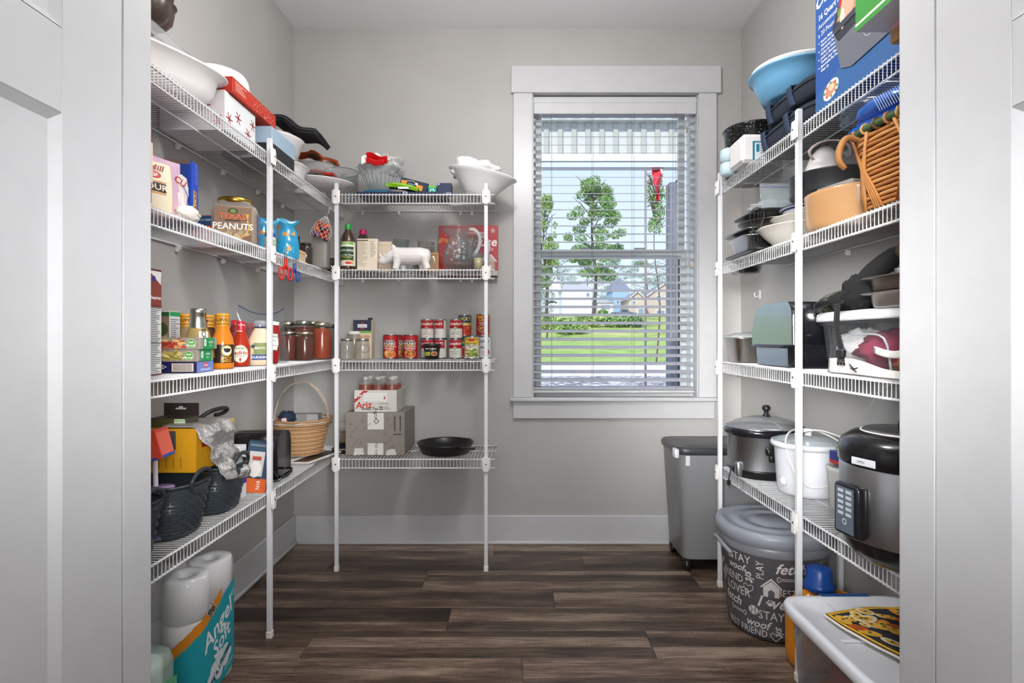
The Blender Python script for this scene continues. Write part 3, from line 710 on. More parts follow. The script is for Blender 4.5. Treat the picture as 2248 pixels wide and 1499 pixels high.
t = thing('snowflake_ribbon', 'red ribbon bow printed with white snowflakes lying in the white basin', 'ribbon', (-1.0, 1.69, Z1+.085), 0); t.scale = (.72, .72, .72)
m = MB('#b4171d:f')
m.sheet(lambda u, v: (.015*math.sin(6*u)+.02*v, -.09+.20*u, .02+.045*math.sin(PI*u*1.5)**2+.03*v), 16, 4, .001); m.sheet(lambda u, v: (.02*math.cos(5*u)-.03*v, -.04+.16*u, .01+.03*math.sin(5*u)+.02*v), 14, 4, .001)
m.tube([(.0, -.03, .05), (.01, -.035, .085), (-.01, -.03, .10)], .0015, 5, m='#5b2a22'); part(t, 'bow', m)
m = MB('#f4eeee:f')
for k in range(9): m.blob((.02+.004*k % .03, -.07+.022*k, .03+.02*math.sin(k)), (.004, .005, .004), .3, 3, k, 8, 6)
part(t, 'snowflakes', m)
carton('snowflake_gift_box', 'white box printed with red snowflakes under the long red box', 'box', (-1.055, 1.930, Z1+.001), (.215, .215, .130), '#e6e9ea:p', lambda m, fr, rt, lf, tp: [m.rect(fr, -.09, .0, .107, .13, '#f3efee'), m.line(rt, [(-.09, .02), (-.06, .10)], .0, '#b8262b')] + [m.line(mp, [(u-.02*math.cos(a), v-.02*math.sin(a)), (u+.02*math.cos(a), v+.02*math.sin(a))], .0035, '#a9232b') for mp, u, v in ((fr, .085, .03), (fr, .04, .08), (rt, -.08, .045), (rt, -.02, .07), (rt, .05, .04), (rt, .085, .085)) for a in (0, PI/3, 2*PI/3)])
def prr(m, fr, rt, lf, tp):
    m.micro(rt, -.15, .012, -.07, .044, 5, '#f0b7a8', 3)
    r = random.Random(3)
    for k in range(46): u = r.uniform(-.05, .14); v = .004+.042*r.random(); m.disc(rt, u, v, .0018, .0018, '#f2c6b4', k=6)
    for k in range(6): m.line(rt, [(-.02+.022*k, .044), (-.012+.022*k, .03), (-.018+.022*k, .018)], .0012, '#e99a86')
carton('long_red_box', 'long red cardboard box with pale print lying on the topmost left shelf', 'box', (-1.045, 2.01, Z1+.133), (.225, .335, .052), '#c23420:p', prr)
t = thing('white_cake_dome', 'white ribbed round plastic cover on top of the long red box', 'lid', (-1.062, 1.985, Z1+.187))
m = MB('#f4f3f2:s'); m.lathe([(.106, 0), (.112, .002), (.113, .010), (.108, .014), (.104, .050), (.096, .066), (.07, .078), (0, .084), (0, .080), (.07, .074), (.093, .062), (.10, .048), (.104, .012), (.106, .0)], 72, fn=lambda a, z, j: 1+.012*math.cos(36*a) if .01 < z < .06 else 1); part(t, 'lid', m)
m = MB('#dfe2e2:s'); m.lathe([(.018, .0835), (.016, .092), (0, .094)], 20); part(t, 'knob', m)
t = thing('blue_lidded_box', 'light blue lidded box with a black base on the topmost left shelf', 'box', (-1.005, 2.196, Z1+.001), 0)
m = MB('#2b2c2e:p'); m.box(-.095, .095, -.108, .108, 0, .052, bev=.001); part(t, 'base', m, 'black base')
m = MB('#a5bccf:p'); m.box(-.098, .098, -.111, .111, .050, .112, bev=.0015); part(t, 'lid', m, 'light blue lid')
t = thing('white_letter_bowl', 'white plastic tub with coloured capital letters behind the light blue box', 'tub', (-1.02, 2.40, Z1+.07), 0, ry=10)
m = MB('#e8e5e4:s'); m.lathe([(0, 0), (.062, 0), (.07, .004), (.088, .105), (.093, .112), (.091, .118), (.084, .11), (.066, .008), (0, .006)], 36); part(t, 'tub', m)
m = MB(); mp = CY(.078, .055, -52, rf=lambda v: .0815+v*.17)
for ch, u, v, c_ in (('M', -.062, .008, '#c1272d'), ('A', -.036, .002, '#1d3766'), ('C', -.008, -.006, '#c1272d'), ('A', .020, -.012, '#27508f'), ('Y', .046, -.020, '#e4b21c')): m.text(mp, ch, u, v, .040, c_, rot=-.25)
part(t, 'lettering', m)
t = thing('white_serving_dish', 'white plastic dish with rolled rim behind the lip of the topmost left shelf', 'dish', (-1.005, 2.43, Z1+.001))
m = MB('#efedec:s'); m.lathe([(0, 0), (.07, 0), (.078, .006), (.085, .045), (.098, .060), (.103, .064), (.097, .068), (.083, .058), (.072, .01), (0, .006)], 40, n=2.6); part(t, 'dish', m)
t = thing('grey_round_tin', 'small grey round tin with a glossy lid behind the light blue box', 'tin', (-1.09, 2.34, Z1+.001))
m = MB('#6f7675:s'); m.lathe([(0, 0), (.05, 0), (.05, .14), (.046, .152), (0, .156)], 28); part(t, 'tin', m); m = MB('#c9d0d0:g'); m.lathe([(.051, .135), (.053, .145), (.051, .150)], 28); part(t, 'rim', m)
t = thing('black_padded_pouch', 'black padded pouch lying on top of the white lettered tub', 'pouch', (-.975, 2.46, Z1+.192), 0, ry=10)
m = MB('#26262a:f'); m.sheet(lambda u, v: (-.10+.225*u, -.10+.20*v+.012*math.sin(7*u), .030+.02*math.sin(PI*u)*math.sin(PI*v)+.05*(1-u)-.012*math.cos(9*u+2*v)), 20, 12, .022); part(t, 'pouch', m)
m = MB('#3c3c40:s'); m.tube([(-.10+.225*u/12, -.102+.012*math.sin(7*u/12), .020+.05*(1-u/12)-.012*math.cos(9*u/12)) for u in range(13)], .0025, 5); part(t, 'zipper', m)
# corner
t = thing('white_platter', 'white oval platter lying under the bagged cloth in the shelf corner', 'platter', (-.935, 2.645, Z1+.030), 20)
m = MB('#eeeceb:g'); m.lathe([(0, 0), (.09, 0), (.12, .008), (.165, .026), (.168, .030), (.162, .031), (.118, .014), (0, .006)], 44, sx=1.0, sy=.72); part(t, 'platter', m)
t = thing('white_mixing_bowl', 'low white bowl under the platter at the corner of the topmost shelves', 'bowl', (-1.00, 2.645, Z1+.001))
m = MB('#e6e4e2:s'); m.lathe([(0, 0), (.05, 0), (.055, .004), (.066, .024), (.068, .026), (.062, .026), (.05, .008), (0, .005)], 36); part(t, 'bowl', m)
t = thing('bagged_red_cloth', 'clear plastic bag of folded red and dark cloth on the corner platter', 'bag', (-.955, 2.66, Z1+.064), 0)
m = MB('#e9eded:t72'); m.blob((0, 0, .045), (.135, .09, .048), .28, 2.2, 4, 30, 16, 2.4, floor=.0); part(t, 'bag', m)
m = MB('#b8211f:f'); m.sheet(lambda u, v: (-.10+.21*u, -.075+.12*v, .028+.022*(1-u)+.006*math.sin(12*u+4*v)), 20, 8, .010); part(t, 'red_cloth', m, 'red cloth')
m = MB('#33241f:f'); m.sheet(lambda u, v: (-.12+.16*u, -.07+.12*v, .012+.008*math.sin(9*u)), 16, 8, .008); part(t, 'dark_cloth', m, 'dark brown cloth')
t = thing('autumn_towel', 'rust and olive patterned towel bundled on top of the corner bag', 'towel', (-1.0, 2.63, Z1+.150), 0)
m = MB('#a5421f:f')
m.sheet(lambda u, v: (-.06+.14*u, -.04+.09*v, .052-.02*u+.007*math.sin(9*u+3*v)), 18, 8, .012, mfn=lambda u, v: '#c04a22:f' if u < .55 else '#5c5135:f')
m.sheet(lambda u, v: (.05+.13*u, -.045+(.06-.03*u)*v, .044-.055*u+.006*math.sin(8*u+4*v)), 16, 6, .010, mfn=lambda u, v: '#5c5135:f' if (int(u*7)+int(v*2)) % 3 else '#c8702a:f'); part(t, 'cloth', m)
t = thing('large_glass_bowl', 'large plain glass mixing bowl standing upright behind the bagged cloth', 'bowl', (XX(750, 2.865), 2.865, Z1+.001))
m = MB(CLG); m.lathe([(0, 0), (.05, 0), (.06, .006), (.075, .03), (.083, .09), (.086, .170), (.089, .173), (.083, .173), (.079, .09), (.070, .034), (0, .012)], 40); part(t, 'bowl', m)
m = MB('#3a3d40:g'); m.tube([(.086*math.cos(2*PI*i/40), .086*math.sin(2*PI*i/40), .173) for i in range(40)], .0016, 5, closed=True); part(t, 'dark_rim', m)

# ------------------------------------------------------------------ back wall, topmost shelf
yb = 2.74
carton('navy_flat_tray', 'flat navy blue box lying under the snacks on the topmost back shelf', 'box', (XX(888, 2.72), 2.72, Z1+.001), (.42, .17, .012), '#22304c:s', lambda m, fr, rt, lf, tp: [m.disc(fr, .02, .006, .012, .004, '#e9eef2', r0=.6)])
t = thing('teal_storage_lid', 'teal plastic lid under the cut glass bowl', 'lid', (XX(834, 2.79), 2.79, Z1+.014))
m = MB('#1f5f7e:s'); m.lathe([(0, 0), (.076, 0), (.080, .004), (.080, .026), (.075, .030), (0, .030)], 36, n=3); part(t, 'lid', m); m = MB('#2b7396:s'); m.lathe([(.078, .016), (.084, .017), (.084, .021), (.078, .022)], 36, n=3); part(t, 'rim', m)
t = thing('cut_glass_bowl', 'cut glass punch bowl holding a plastic bag on the topmost back shelf', 'bowl', (XX(836, 2.79), 2.79, Z1+.045))
m = MB('#e6ecec:t70'); m.lathe([(0, 0), (.05, 0), (.056, .004), (.075, .035), (.098, .085), (.112, .118), (.116, .122), (.110, .122), (.093, .086), (.070, .038), (0, .010)], 64, fn=lambda a, z, j: 1+.018*math.cos(26*a)*(1 if z < .118 else .3)); part(t, 'bowl', m)
m = MB('#f4f8f8:g')
for k in range(26):
    a = 2*PI*k/26; m.tube([(.060*math.cos(a), .060*math.sin(a), .012), (.080*math.cos(a), .080*math.sin(a), .042), (.101*math.cos(a), .101*math.sin(a), .088)], [.0006, .0011, .0005], 4)
part(t, 'cut_pattern', m)
m = MB(CLG); m.lathe([(.119, .110), (.121, .114), (.119, .118)], 48); part(t, 'rim', m)
t = thing('plastic_bag_of_ribbon', 'crumpled clear plastic bag with red contents piled in the cut glass bowl', 'bag', (XX(842, 2.76), 2.76, Z1+.125), 0)
m = MB('#f2f2f2:t60'); m.blob((0, 0, .040), (.100, .078, .052), .42, 2.6, 8, 36, 20, 2, floor=-.02); part(t, 'bag', m)
m = MB('#d8161c:g'); m.sheet(lambda u, v: (-.060+.100*u, -.100+.02*v, .082-.018*u-.030*v+.006*math.sin(7*u)), 16, 6, .003); m.sheet(lambda u, v: (-.060+.085*u, -.104+.01*v, .052-.010*u-.022*v+.004*math.sin(9*u)), 14, 6, .003); part(t, 'red_ribbon', m, 'red ribbon')
m = MB('#f6f4f4:s'); m.sheet(lambda u, v: (-.09+.17*u, -.075+.01*math.sin(12*u), .030+.022*math.sin(2.6*u)+.040*v+.006*math.sin(17*u)-.05*u*u*v), 24, 5, .0015); part(t, 'white_wrap', m, 'white wrap')
t = thing('green_snack_bag', 'small green and silver foil snack bag on the topmost back shelf', 'bag', (XX(886, 2.66), 2.66, Z1+.014), 0, rx=0)
m = MB('#8ac926:g'); m.sheet(lambda u, v: (-.075+.15*u, -.03+.06*v, .016+.024*(1-u)+.016*math.sin(PI*v)*math.sin(PI*u)**.5), 18, 10, .016, mfn=lambda u, v: '#c9cdcb:m' if v > .62 or u < .12 else '#8fcf2e:g')
m.rect(lambda u, v, h: (u, -.0315-h, v), -.02, .010, .03, .020, '#f4f4f4'); part(t, 'pouch', m)
def nv(m, fr, rt, lf, tp): m.rect(fr, -.062, .006, -.035, .036, '#e2952a'); m.rect(fr, .012, .004, .045, .030, '#e2952a'); m.disc(fr, .012, .032, .007, .006, '#f2efe8'); m.line(fr, [(-.04, .036), (-.01, .042), (.014, .034)], .002, '#e9d9a8'); m.micro(fr, -.028, .008, .004, .028, 4, '#9fb0c8')
carton('navy_orange_box', 'small navy box with orange panels tipped on its side', 'box', (XX(908, 2.70), 2.70, Z1+.030), (.135, .06, .048), '#232e47:p', nv, ry=14)
def gb(m, fr, rt, lf, tp): m.rect(fr, -.017, .002, .017, .030, '#1b9a8d'); m.disc(fr, 0, .014, .011, .011, '#eef6f4', r0=.65); m.rect(fr, -.017, .030, .017, .040, '#7fc043')
carton('small_green_box', 'tiny teal and green box between two navy boxes', 'box', (XX(950, 2.70), 2.70, Z1+.014), (.040, .04, .042), '#2fa38f:p', gb)
carton('small_navy_box', 'small plain navy box left of the white bowl', 'box', (XX(977, 2.71), 2.71, Z1+.014), (.068, .05, .054), '#2a3654:p', lambda m, fr, rt, lf, tp: [m.disc(fr, -.027, .048, .004, .004, '#dfe4ea'), m.rect(fr, -.034, .0, .034, .008, '#8793a8')])
t = thing('white_egg_tray_bowl', 'large white oval deviled egg platter overhanging the right end of the topmost back shelf', 'platter', (XX(1050, 2.74), 2.74, Z1+.020), -4, ry=12)
m = MB('#f1f1f1:g'); m.lathe([(0, 0), (.36, 0), (.42, .006), (.60, .040), (.90, .092), (1.0, .104), (1.0, .108), (.90, .102), (.58, .050), (.40, .014), (0, .008)], 56, sx=.172, sy=.118); part(t, 'platter', m)
m = MB('#dedede:g')
for k in range(16):
    a = 2*PI*k/16; q = .70; c_ = (.172*q*math.cos(a), .118*q*math.sin(a), .068)
    m.blob((c_[0], c_[1], c_[2]), (.018, .012, .004), .0, 1, 0, 12, 8)
m = MB('#e9e9e9:t55'); m.lathe([(.3, -.014), (.34, -.013), (.40, -.001), (0, -.001)], 32, sx=.172, sy=.118); part(t, 'foot', m)
t = thing('white_paper_bag', 'crumpled white paper napkin bundle piled on the white egg platter', 'napkins', (XX(1046, 2.76), 2.76, Z1+.118), 0)
m = MB('#f6f6f5:f'); m.blob((0, 0, .022), (.108, .08, .062), .5, 2.0, 15, 40, 22, 2.0, floor=-.005); part(t, 'bundle', m); m = MB('#c43a35:s'); m.blob((.098, -.058, .012), (.008, .004, .006), .3, 3, 2, 10, 8); part(t, 'red_tag', m, 'red tag')

# ------------------------------------------------------------------ second shelf, back wall
t = thing('hanging_mesh_bag', 'mesh bag of colourful blocks hanging from the corner of the topmost shelf', 'bag', (-.858, 2.585, ZZ(455, 2.585)), 0, ry=18)
m = MB('#c9c4c0'); m.tube([(0, 0, 0), (.004, 0, -.02), (0, 0, -.045)], .0016, 5)
rad = lambda v: .006+.042*math.sin(min(1, v*1.15)*PI*.55)
for k in range(12):
    for sg in (-1, 1): m.tube([((rad(v/10))*math.cos(2*PI*k/12+sg*v*.22), rad(v/10)*.6*math.sin(2*PI*k/12+sg*v*.22), -.045-.105*v/10) for v in range(11)], .0009, 4, caps=False)
part(t, 'mesh', m)
m = MB(); r = random.Random(4)
for k in range(26):
    v = r.uniform(.35, .97); a = r.uniform(0, 2*PI); q = rad(v)*.62; c_ = r.choice(('#c5361f:g', '#c5361f:g', '#b3321f:g', '#8a4a78:g', '#2d6fc0:g', '#e0602a:g', '#3a3a44:g'))
    if v > .85: c_ = r.choice(('#9a5a86:g', '#c5361f:g', '#6c3f6a:g'))
    m.blob((q*math.cos(a), q*.6*math.sin(a), -.045-.105*v), (.011, .009, .010), .1, 2, k, 8, 6, 4, m=c_)
part(t, 'blocks', m)
def vin(m):
    mp = CY(.0355, 0, -90)
    m.rect(mp, -.038, .048, .038, .112, '#1f4a28', .0008, 10); m.rect(mp, -.038, .122, .038, .134, '#7ab23f', .0008, 10); m.rect(mp, -.038, .040, .038, .050, '#b8a14a', .0008, 10)
    m.rect(mp, -.030, .026, .034, .044, '#e9e6da', .001, 8); m.disc(mp, .012, .034, .016, .007, '#c8342a', .0014); m.disc(mp, .028, .033, .006, .006, '#e08a2a', .0016)
    m.text(mp, 'WHITE HOUSE', .0, .094, .0135, '#ffffff', .0014); m.text(mp, 'Apple Cider Vinegar', 0, .072, .0095, '#f4f0d8', .0014, sh=.3); m.rect(mp, -.03, .060, .03, .0625, '#e7d36a', .0014, 6); m.text(mp, 'SINCE 1908', 0, .127, .006, '#ffffff', .0012)
m_ = [(0, 0), (.030, 0), (.035, .004), (.0355, .014), (.0350, .135), (.033, .150), (.026, .172), (.0155, .192), (.0135, .200), (.0135, .205), (0, .206)]
bottle('vinegar_bottle', 'tall clear vinegar bottle with green cap and white and green label', 'bottle', (XX(764, 2.70), 2.70, Z2+.001), m_, '#5b3a24:t45', [(.0145, .198), (.0150, .200), (.0150, .221), (.0140, .223), (0, .223)], '#1fa83f:s', [(.0360, .02), (.0362, .136)], '#e8e9d2:p', vin, liquid=([(0, .003), (.032, .004), (.033, .02), (0, .022)], '#4a2414:g'))
bottle('dark_syrup_bottle', 'dark clear jug with a bright pink cap behind the vinegar bottle', 'bottle', (XX(797, 2.83), 2.83, Z2+.001), [(0, 0), (.036, 0), (.041, .005), (.041, .13), (.035, .16), (.022, .190), (.017, .200), (.017, .203), (0, .204)], '#5a4d4a:t50', [(.0185, .198), (.0190, .200), (.019, .219), (.017, .222), (0, .222)], '#d21f6a:s')
def papr(m, fr, rt, lf, tp): m.micro(fr, -.050, .02, .0, .142, 22, '#b8ac9a', 4); m.rect(fr, .012, .060, .046, .148, '#f3e6d4'); m.micro(fr, .014, .064, .044, .145, 16, '#9d907e', 9, .001); m.rect(fr, -.05, .143, .005, .149, '#6b5e50')
carton('recipe_leaflet_pack', 'cream leaflet pack printed with nutrition text beside the vinegar bottle', 'packet', (XX(808, 2.71), 2.71, Z2+.001), (.100, .03, .155), '#e9d9c4:p', lambda m, fr, rt, lf, tp: [papr(m, fr, rt, lf, tp)])
carton('kraft_paper_envelope', 'plain cream paper envelope standing behind the leaflet pack', 'envelope', (XX(827, 2.78), 2.78, Z2+.001), (.150, .012, .155), '#e6d2b9:p', lambda m, fr, rt, lf, tp: [m.rect(fr, -.075, .135, .075, .137, '#cbb59a')]+[m.rect(fr, -.01, .1-.012*k, .065, .101-.012*k, '#c9b8a0') for k in range(8)])
def glass(lab, px, y, r0, r1, h, flute=0, name='drinking_glass', tint='#e9f0f0:t82', grp=None):
    t = thing(name, lab, 'glass', (XX(px, y), y, Z2+.001), group=grp)
    m = MB(tint); m.lathe([(0, 0), (r0*.9, 0), (r0, .003), (r0*.97, h*.12), (r1, h), (r1-.0018, h), (r0*.9, h*.14), (0, .012)], 40, fn=(lambda a, z, j: 1+.03*math.cos(12*a)) if flute else None); part(t, 'tumbler', m)
    m = MB('#f6fafa:t50'); m.tube([(r1*math.cos(2*PI*i/32), r1*math.sin(2*PI*i/32), h) for i in range(32)], .0011, 5, closed=True); part(t, 'rim', m); return t
glass('tall fluted clear drinking glass directly above the rhino head', 881, 2.86, .026, .040, .180, 1)
glass('smoky wide glass bowl vase behind the rhino body', 935, 2.88, .026, .044, .170, 0, 'glass_vase', '#c8bdb8:t70')
glass('small plain glass in front of the smoky vase, left one', 912, 2.80, .0135, .0135, .135, 0, 'shot_glass')
glass('small plain glass in front of the smoky vase, middle one', 929, 2.80, .0135, .0135, .135, 0, 'shot_glass')
glass('small plain glass in front of the smoky vase, right one', 948, 2.80, .0135, .0135, .135, 0, 'shot_glass')
glass('short clear glass tumbler partly behind the paper envelope', 856, 2.84, .026, .034, .13, 1)
t = thing('wooden_picture_frame', 'small light wooden frame standing behind the rhino tail', 'frame', (XX(940, 2.76), 2.76, Z2+.001))
m = MB('#b98a5a:p'); W_, Hh = .052, .098
m.box(-W_, W_, 0, .012, 0, .012, bev=.001); m.box(-W_, W_, 0, .012, Hh-.012, Hh, bev=.001); m.box(-W_, -W_+.012, 0, .012, .012, Hh-.012); m.box(W_-.012, W_, 0, .012, .012, Hh-.012); part(t, 'frame', m)
m = MB('#a98a6a:p'); m.box(-W_+.012, W_-.012, .004, .009, .012, Hh-.012); part(t, 'backing', m)
# rhino
rh = thing('ceramic_rhino', 'glossy white ceramic rhino figurine standing at the front of the second back shelf', 'figurine', (XX(895, 2.68), 2.68, Z2+.0015), 0)
GW = '#efeae7:g'
m = MB(GW); m.tube([(.112, 0, .066), (.100, 0, .066), (.060, 0, .068), (.015, 0, .066), (-.030, 0, .068), (-.058, 0, .074), (-.075, 0, .070)], [.018, .034, .042, .043, .042, .037, .026], 16)
m.tube([(-.045, 0, .074), (-.080, 0, .066), (-.105, 0, .050), (-.126, 0, .043), (-.140, 0, .042)], [.036, .030, .022, .019, .010], 14)
for (x0_, x1_, x2_, sg) in ((-.045, -.048, -.054, -1), (-.025, -.024, -.026, 1), (.085, .090, .100, -1), (.068, .066, .070, 1)): m.tube([(x0_, sg*.020, .062), (x1_, sg*.022, .030), (x2_, sg*.022, .001)], [.026, .0175, .0165], 12)
bo = part(rh, 'body', m); md = bo.modifiers.new('remesh', 'REMESH'); md.mode = 'VOXEL'; md.voxel_size = .0024; md.use_smooth_shade = True; ms = bo.modifiers.new('smooth', 'SMOOTH'); ms.iterations = 6; ms.factor = .6
m = MB(GW); m.tube([(-.122, 0, .056), (-.132, 0, .070), (-.138, 0, .088)], [.009, .006, .0008], 12); part(rh, 'horn', m); m = MB(GW); m.tube([(-.106, 0, .062), (-.112, 0, .074), (-.115, 0, .084)], [.007, .005, .0008], 12); part(rh, 'horn', m)
for sg in (-1, 1): m = MB(GW); m.blob((-.066, sg*.020, .108), (.008, .005, .013), .0, 1, 0, 12, 8); part(rh, 'ear', m)
m = MB(GW); m.tube([(.122, 0, .068), (.130, 0, .050), (.128, 0, .034)], [.005, .003, .003], 8); part(rh, 'tail', m)
m = MB('#6b6260'); m.tube([(-.106, -.0215, .058), (-.101, -.0238, .061), (-.095, -.0250, .059)], .0008, 5); part(rh, 'eye', m)
# pitcher
def pitcher(lab, px, y, sc, big):
    t = thing('glass_pitcher', lab, 'pitcher', (XX(px, y), y, Z2+.001)); G = '#eef2f2:t84'
    m = MB(G); P_ = [(0, 0), (.055, 0), (.062, .004), (.076, .030), (.080, .065), (.070, .105), (.052, .140), (.046, .165), (.056, .195), (.064, .212), (.061, .213), (.050, .190), (.042, .165), (.048, .140), (.066, .104), (.075, .065), (.071, .034), (.05, .016), (0, .014)]
    m.lathe([(a*sc, b*sc) for a, b in P_], 44, fn=lambda a, z, j: 1+(.42*max(0, math.cos(a-PI))**8 if z > .18*sc else 0)); part(t, 'jug', m)
    m = MB('#f4f8f8:t62'); m.tube([(q*sc, 0, z*sc) for q, z in ((.050, .200), (.075, .200), (.098, .180), (.106, .150), (.100, .115), (.084, .085), (.074, .072))], .0062*sc, 10, flat=1.5); part(t, 'handle', m)
    if big:
        m = MB('#fbf8f6:t35'); r = random.Random(2); rf = lambda v: .0775 if v < .07 else .0775-(v-.07)*.32
        mp = CY(.0775, 0, -95, rf=rf)
        for k in range(30):
            u, v = r.uniform(-.05, .05), r.uniform(.03, .13); q = r.uniform(.004, .008)
            for a in (0, PI/3, 2*PI/3): m.line(mp, [(u-q*math.cos(a), v-q*math.sin(a)), (u+q*math.cos(a), v+q*math.sin(a))], .0014, '#fbf8f6:t30', .0012)
        part(t, 'etched_snowflakes', m)
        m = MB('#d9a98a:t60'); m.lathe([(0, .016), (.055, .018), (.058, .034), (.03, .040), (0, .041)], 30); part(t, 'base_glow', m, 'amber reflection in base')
    return t
pitcher('large curvy glass pitcher etched with snowflakes right of the rhino', 1006, 2.70, 1.0, True)
pitcher('second glass pitcher just behind the etched pitcher', 1030, 2.84, .95, False)
def ging(m, fr, rt, lf, tp):
    m.text(fr, 'GINGERBREAD', .045, .222, .017, '#f5dcd4'); m.text(fr, 'House', .060, .178, .066, '#f7efe9', sh=.2); m.text(fr, 'KIT', .118, .135, .018, '#f5dcd4'); m.text(fr, 'gingerbread', -.075, .19, .034, '#e9953a', sh=.25)
    r = random.Random(6)
    for k in range(34): m.disc(fr, r.uniform(-.145, .145), r.uniform(.03, .255), .0026, .0026, '#f3d8d0', k=8)
    for u, v, q in ((.128, .235, .013), (-.05, .238, .01), (.10, .095, .011), (-.11, .12, .012)):
        for a in (0, PI/3, 2*PI/3): m.line(fr, [(u-q*math.cos(a), v-q*math.sin(a)), (u+q*math.cos(a), v+q*math.sin(a))], .003, '#f6e4de')
    m.dpoly(fr, [(.085, .075), (.115, .112), (.145, .075)], '#c9b3a8', .001); m.rect(fr, .092, .025, .138, .075, '#b59f93', .001); m.rect(fr, .108, .025, .122, .055, '#e8d9cf', .0014); m.line(fr, [(.083, .073), (.115, .114), (.147, .073)], .005, '#f4ece8', .0014); m.rect(fr, -.154, .0, .154, .026, '#b9b1ad', .0012)
carton('gingerbread_house_kit_box', 'red gingerbread house kit box standing against the back wall behind the pitchers', 'box', (XX(1029, 2.93), 2.93, Z2+.001), (.308, .045, .262), '#b3202a:s', ging)
t = thing('jar_candle', 'small yellow candle in a glass at the right end of the second back shelf', 'candle', (XX(1050, 2.665), 2.665, Z2+.001))
m = MB('#e8d8a0:s'); m.lathe([(0, .004), (.020, .004), (.021, .055), (0, .056)], 24); part(t, 'wax', m); m = MB(CLG); m.lathe([(0, 0), (.023, 0), (.0235, .003), (.0235, .080), (.022, .080), (.022, .004)], 24); part(t, 'glass', m)
# ------------------------------------------------------------------ left wall, second shelf
def yx(px, X): return F*X/(px-CX)
t = thing('red_flour_sack', 'edge of a bright red paper sack at the left jamb on the second left shelf', 'bag', (-1.00, 1.37, Z2+.001))
m = MB('#d4242a:p'); m.box(-.09, .09, -.035, .035, 0, .20, bev=.012, seg=2); m.box(-.085, .085, -.006, .006, .20, .255, bev=.002); part(t, 'sack', m); m = MB('#f1d8c0'); m.rect(PX(0, 0, .09), -.03, .06, .03, .16, '#f1d8c0'); part(t, 'printed_label', m)
def flour():
    t = thing('flour_pouch', 'pink and cream gluten free flour pouch on the second left shelf', 'bag', (-.975, 1.490, Z2+.001), 62, rx=-3); t.scale = (1, 1, .80)
    f = lambda u, v: (-.085+.17*u, -.026*math.sin(PI*u)**.6*math.sin(PI*min(1, .15+v*.85))**.5, .205*v+.004*math.sin(5*u))
    m = MB('#c9a6bd:s'); m.sheet(f, 20, 16, .0, mfn=lambda u, v: '#d9c3d2:s' if v < .12 else '#c9a6bd:s'); m.sheet(lambda u, v: (.085-.17*u, .026*math.sin(PI*u)**.6*math.sin(PI*min(1, .15+v*.85))**.5, .205*v+.004*math.sin(5*(1-u))), 20, 16, 0); part(t, 'pouch', m)
    g = lambda u, v, h: (u, f((u+.085)/.17, v/.205)[1]-h, v); m = MB('#e9dcc0')
    m.rect(g, -.062, .012, .050, .180, '#d9b36a', .0008, 8, 10); m.rect(g, -.060, .014, .048, .178, '#e9dcc0', .0012, 8, 10)
    m.text(g, 'Mill', .004, .158, .030, '#8c2a24', .0022, sh=.3); m.disc(g, .0, .132, .018, .012, '#c22c2a', .002); m.text(g, 'GF', .0, .131, .014, '#ffffff', .0028); m.rect(g, -.062, .075, .030, .105, '#3a2418', .002, 8); m.text(g, 'FLOUR', -.010, .090, .028, '#f0e6d2', .0028); m.rect(g, -.062, .108, .030, .111, '#d98b2c', .002, 6); m.rect(g, -.062, .069, .030, .072, '#d98b2c', .002, 6)
    part(t, 'printed_label', m)
flour()
t = thing('rice_packet', 'small clear packet with red and blue print leaning on the blue popcorn box', 'packet', (-.955, 1.550, Z2+.001), 70)
m = MB('#e3d8d3:s'); m.blob((0, 0, .065), (.050, .016, .066), .25, 2.0, 21, 24, 16, 3.0, floor=0); part(t, 'packet', m); m = MB(); g = lambda u, v, h: (u, -.019-h, v); m.text(g, 'CU', .012, .108, .026, '#b3262c', rot=-.4); m.rect(g, -.04, .03, .01, .075, '#efe6dc', .001)
for k in range(8): a = 2*PI*k/8; m.dpoly(g, [(-.02+.004*math.cos(a+.4), .055+.004*math.sin(a+.4)), (-.02+.016*math.cos(a), .055+.016*math.sin(a)), (-.02+.004*math.cos(a-.4), .055+.004*math.sin(a-.4))], '#d9a812', .0015)
m.line(g, [(.02, .10), (.035, .07), (.03, .03), (.045, .02)], .003, '#4a5aa5'); part(t, 'printed_label', m)
crumple('paper_wrapped_loaf', 'white wrapped bundle lying in front of the blue popcorn box', 'packet', (-.925, 1.575, Z2+.001), (.022, .045, .022), '#e9dfd6:p', 5, .25)
def pop(m, fr, rt, lf, tp):
    m.rect(fr, -.085, .0, .085, .210, '#11378f'); m.dpoly(fr, [(-.01, .16), (.06, .20), (.06, .17), (.01, .135)], '#1f7fc4', .0012)
    m.rect(fr, -.065, .05, .05, .178, '#e9b43a', .0012); m.rect(fr, -.061, .05, .046, .174, '#0e1f5e', .0016)
    for k in range(8): m.disc(fr, -.052+.013*k, .165, .004, .004, '#f4d684', .002, 8)
    for k in range(8): m.disc(fr, .037, .152-.013*k, .004, .004, '#f4d684', .002, 8)
    m.text(fr, 'A', .005, .145, .045, '#e8eef6', .002); m.text(fr, 'The Best Value in Popcorn', .070, .075, .015, '#e9c44a', .0016, rot=-PI/2)
    m.rect(rt, -.030, .0, .030, .222, '#1a49c4', .0008); m.rect(rt, -.012, .055, .014, .125, '#f2c52c', .0014); m.text(rt, 'JACKK', .002, .090, .026, '#12358f', .002, rot=PI/2); m.micro(rt, .004, .15, .022, .225, 10, '#6c8fe0', 3, .0012)
pc_ = carton('popcorn_box', 'tall blue popcorn carton with gold marquee print on the second left shelf', 'box', (-1.030, 1.625, Z2+.001), (.175, .060, .224), '#1648bd:s', pop, rz=12, flap='#6d5a4a'); pc_.scale = (1, 1, .84)
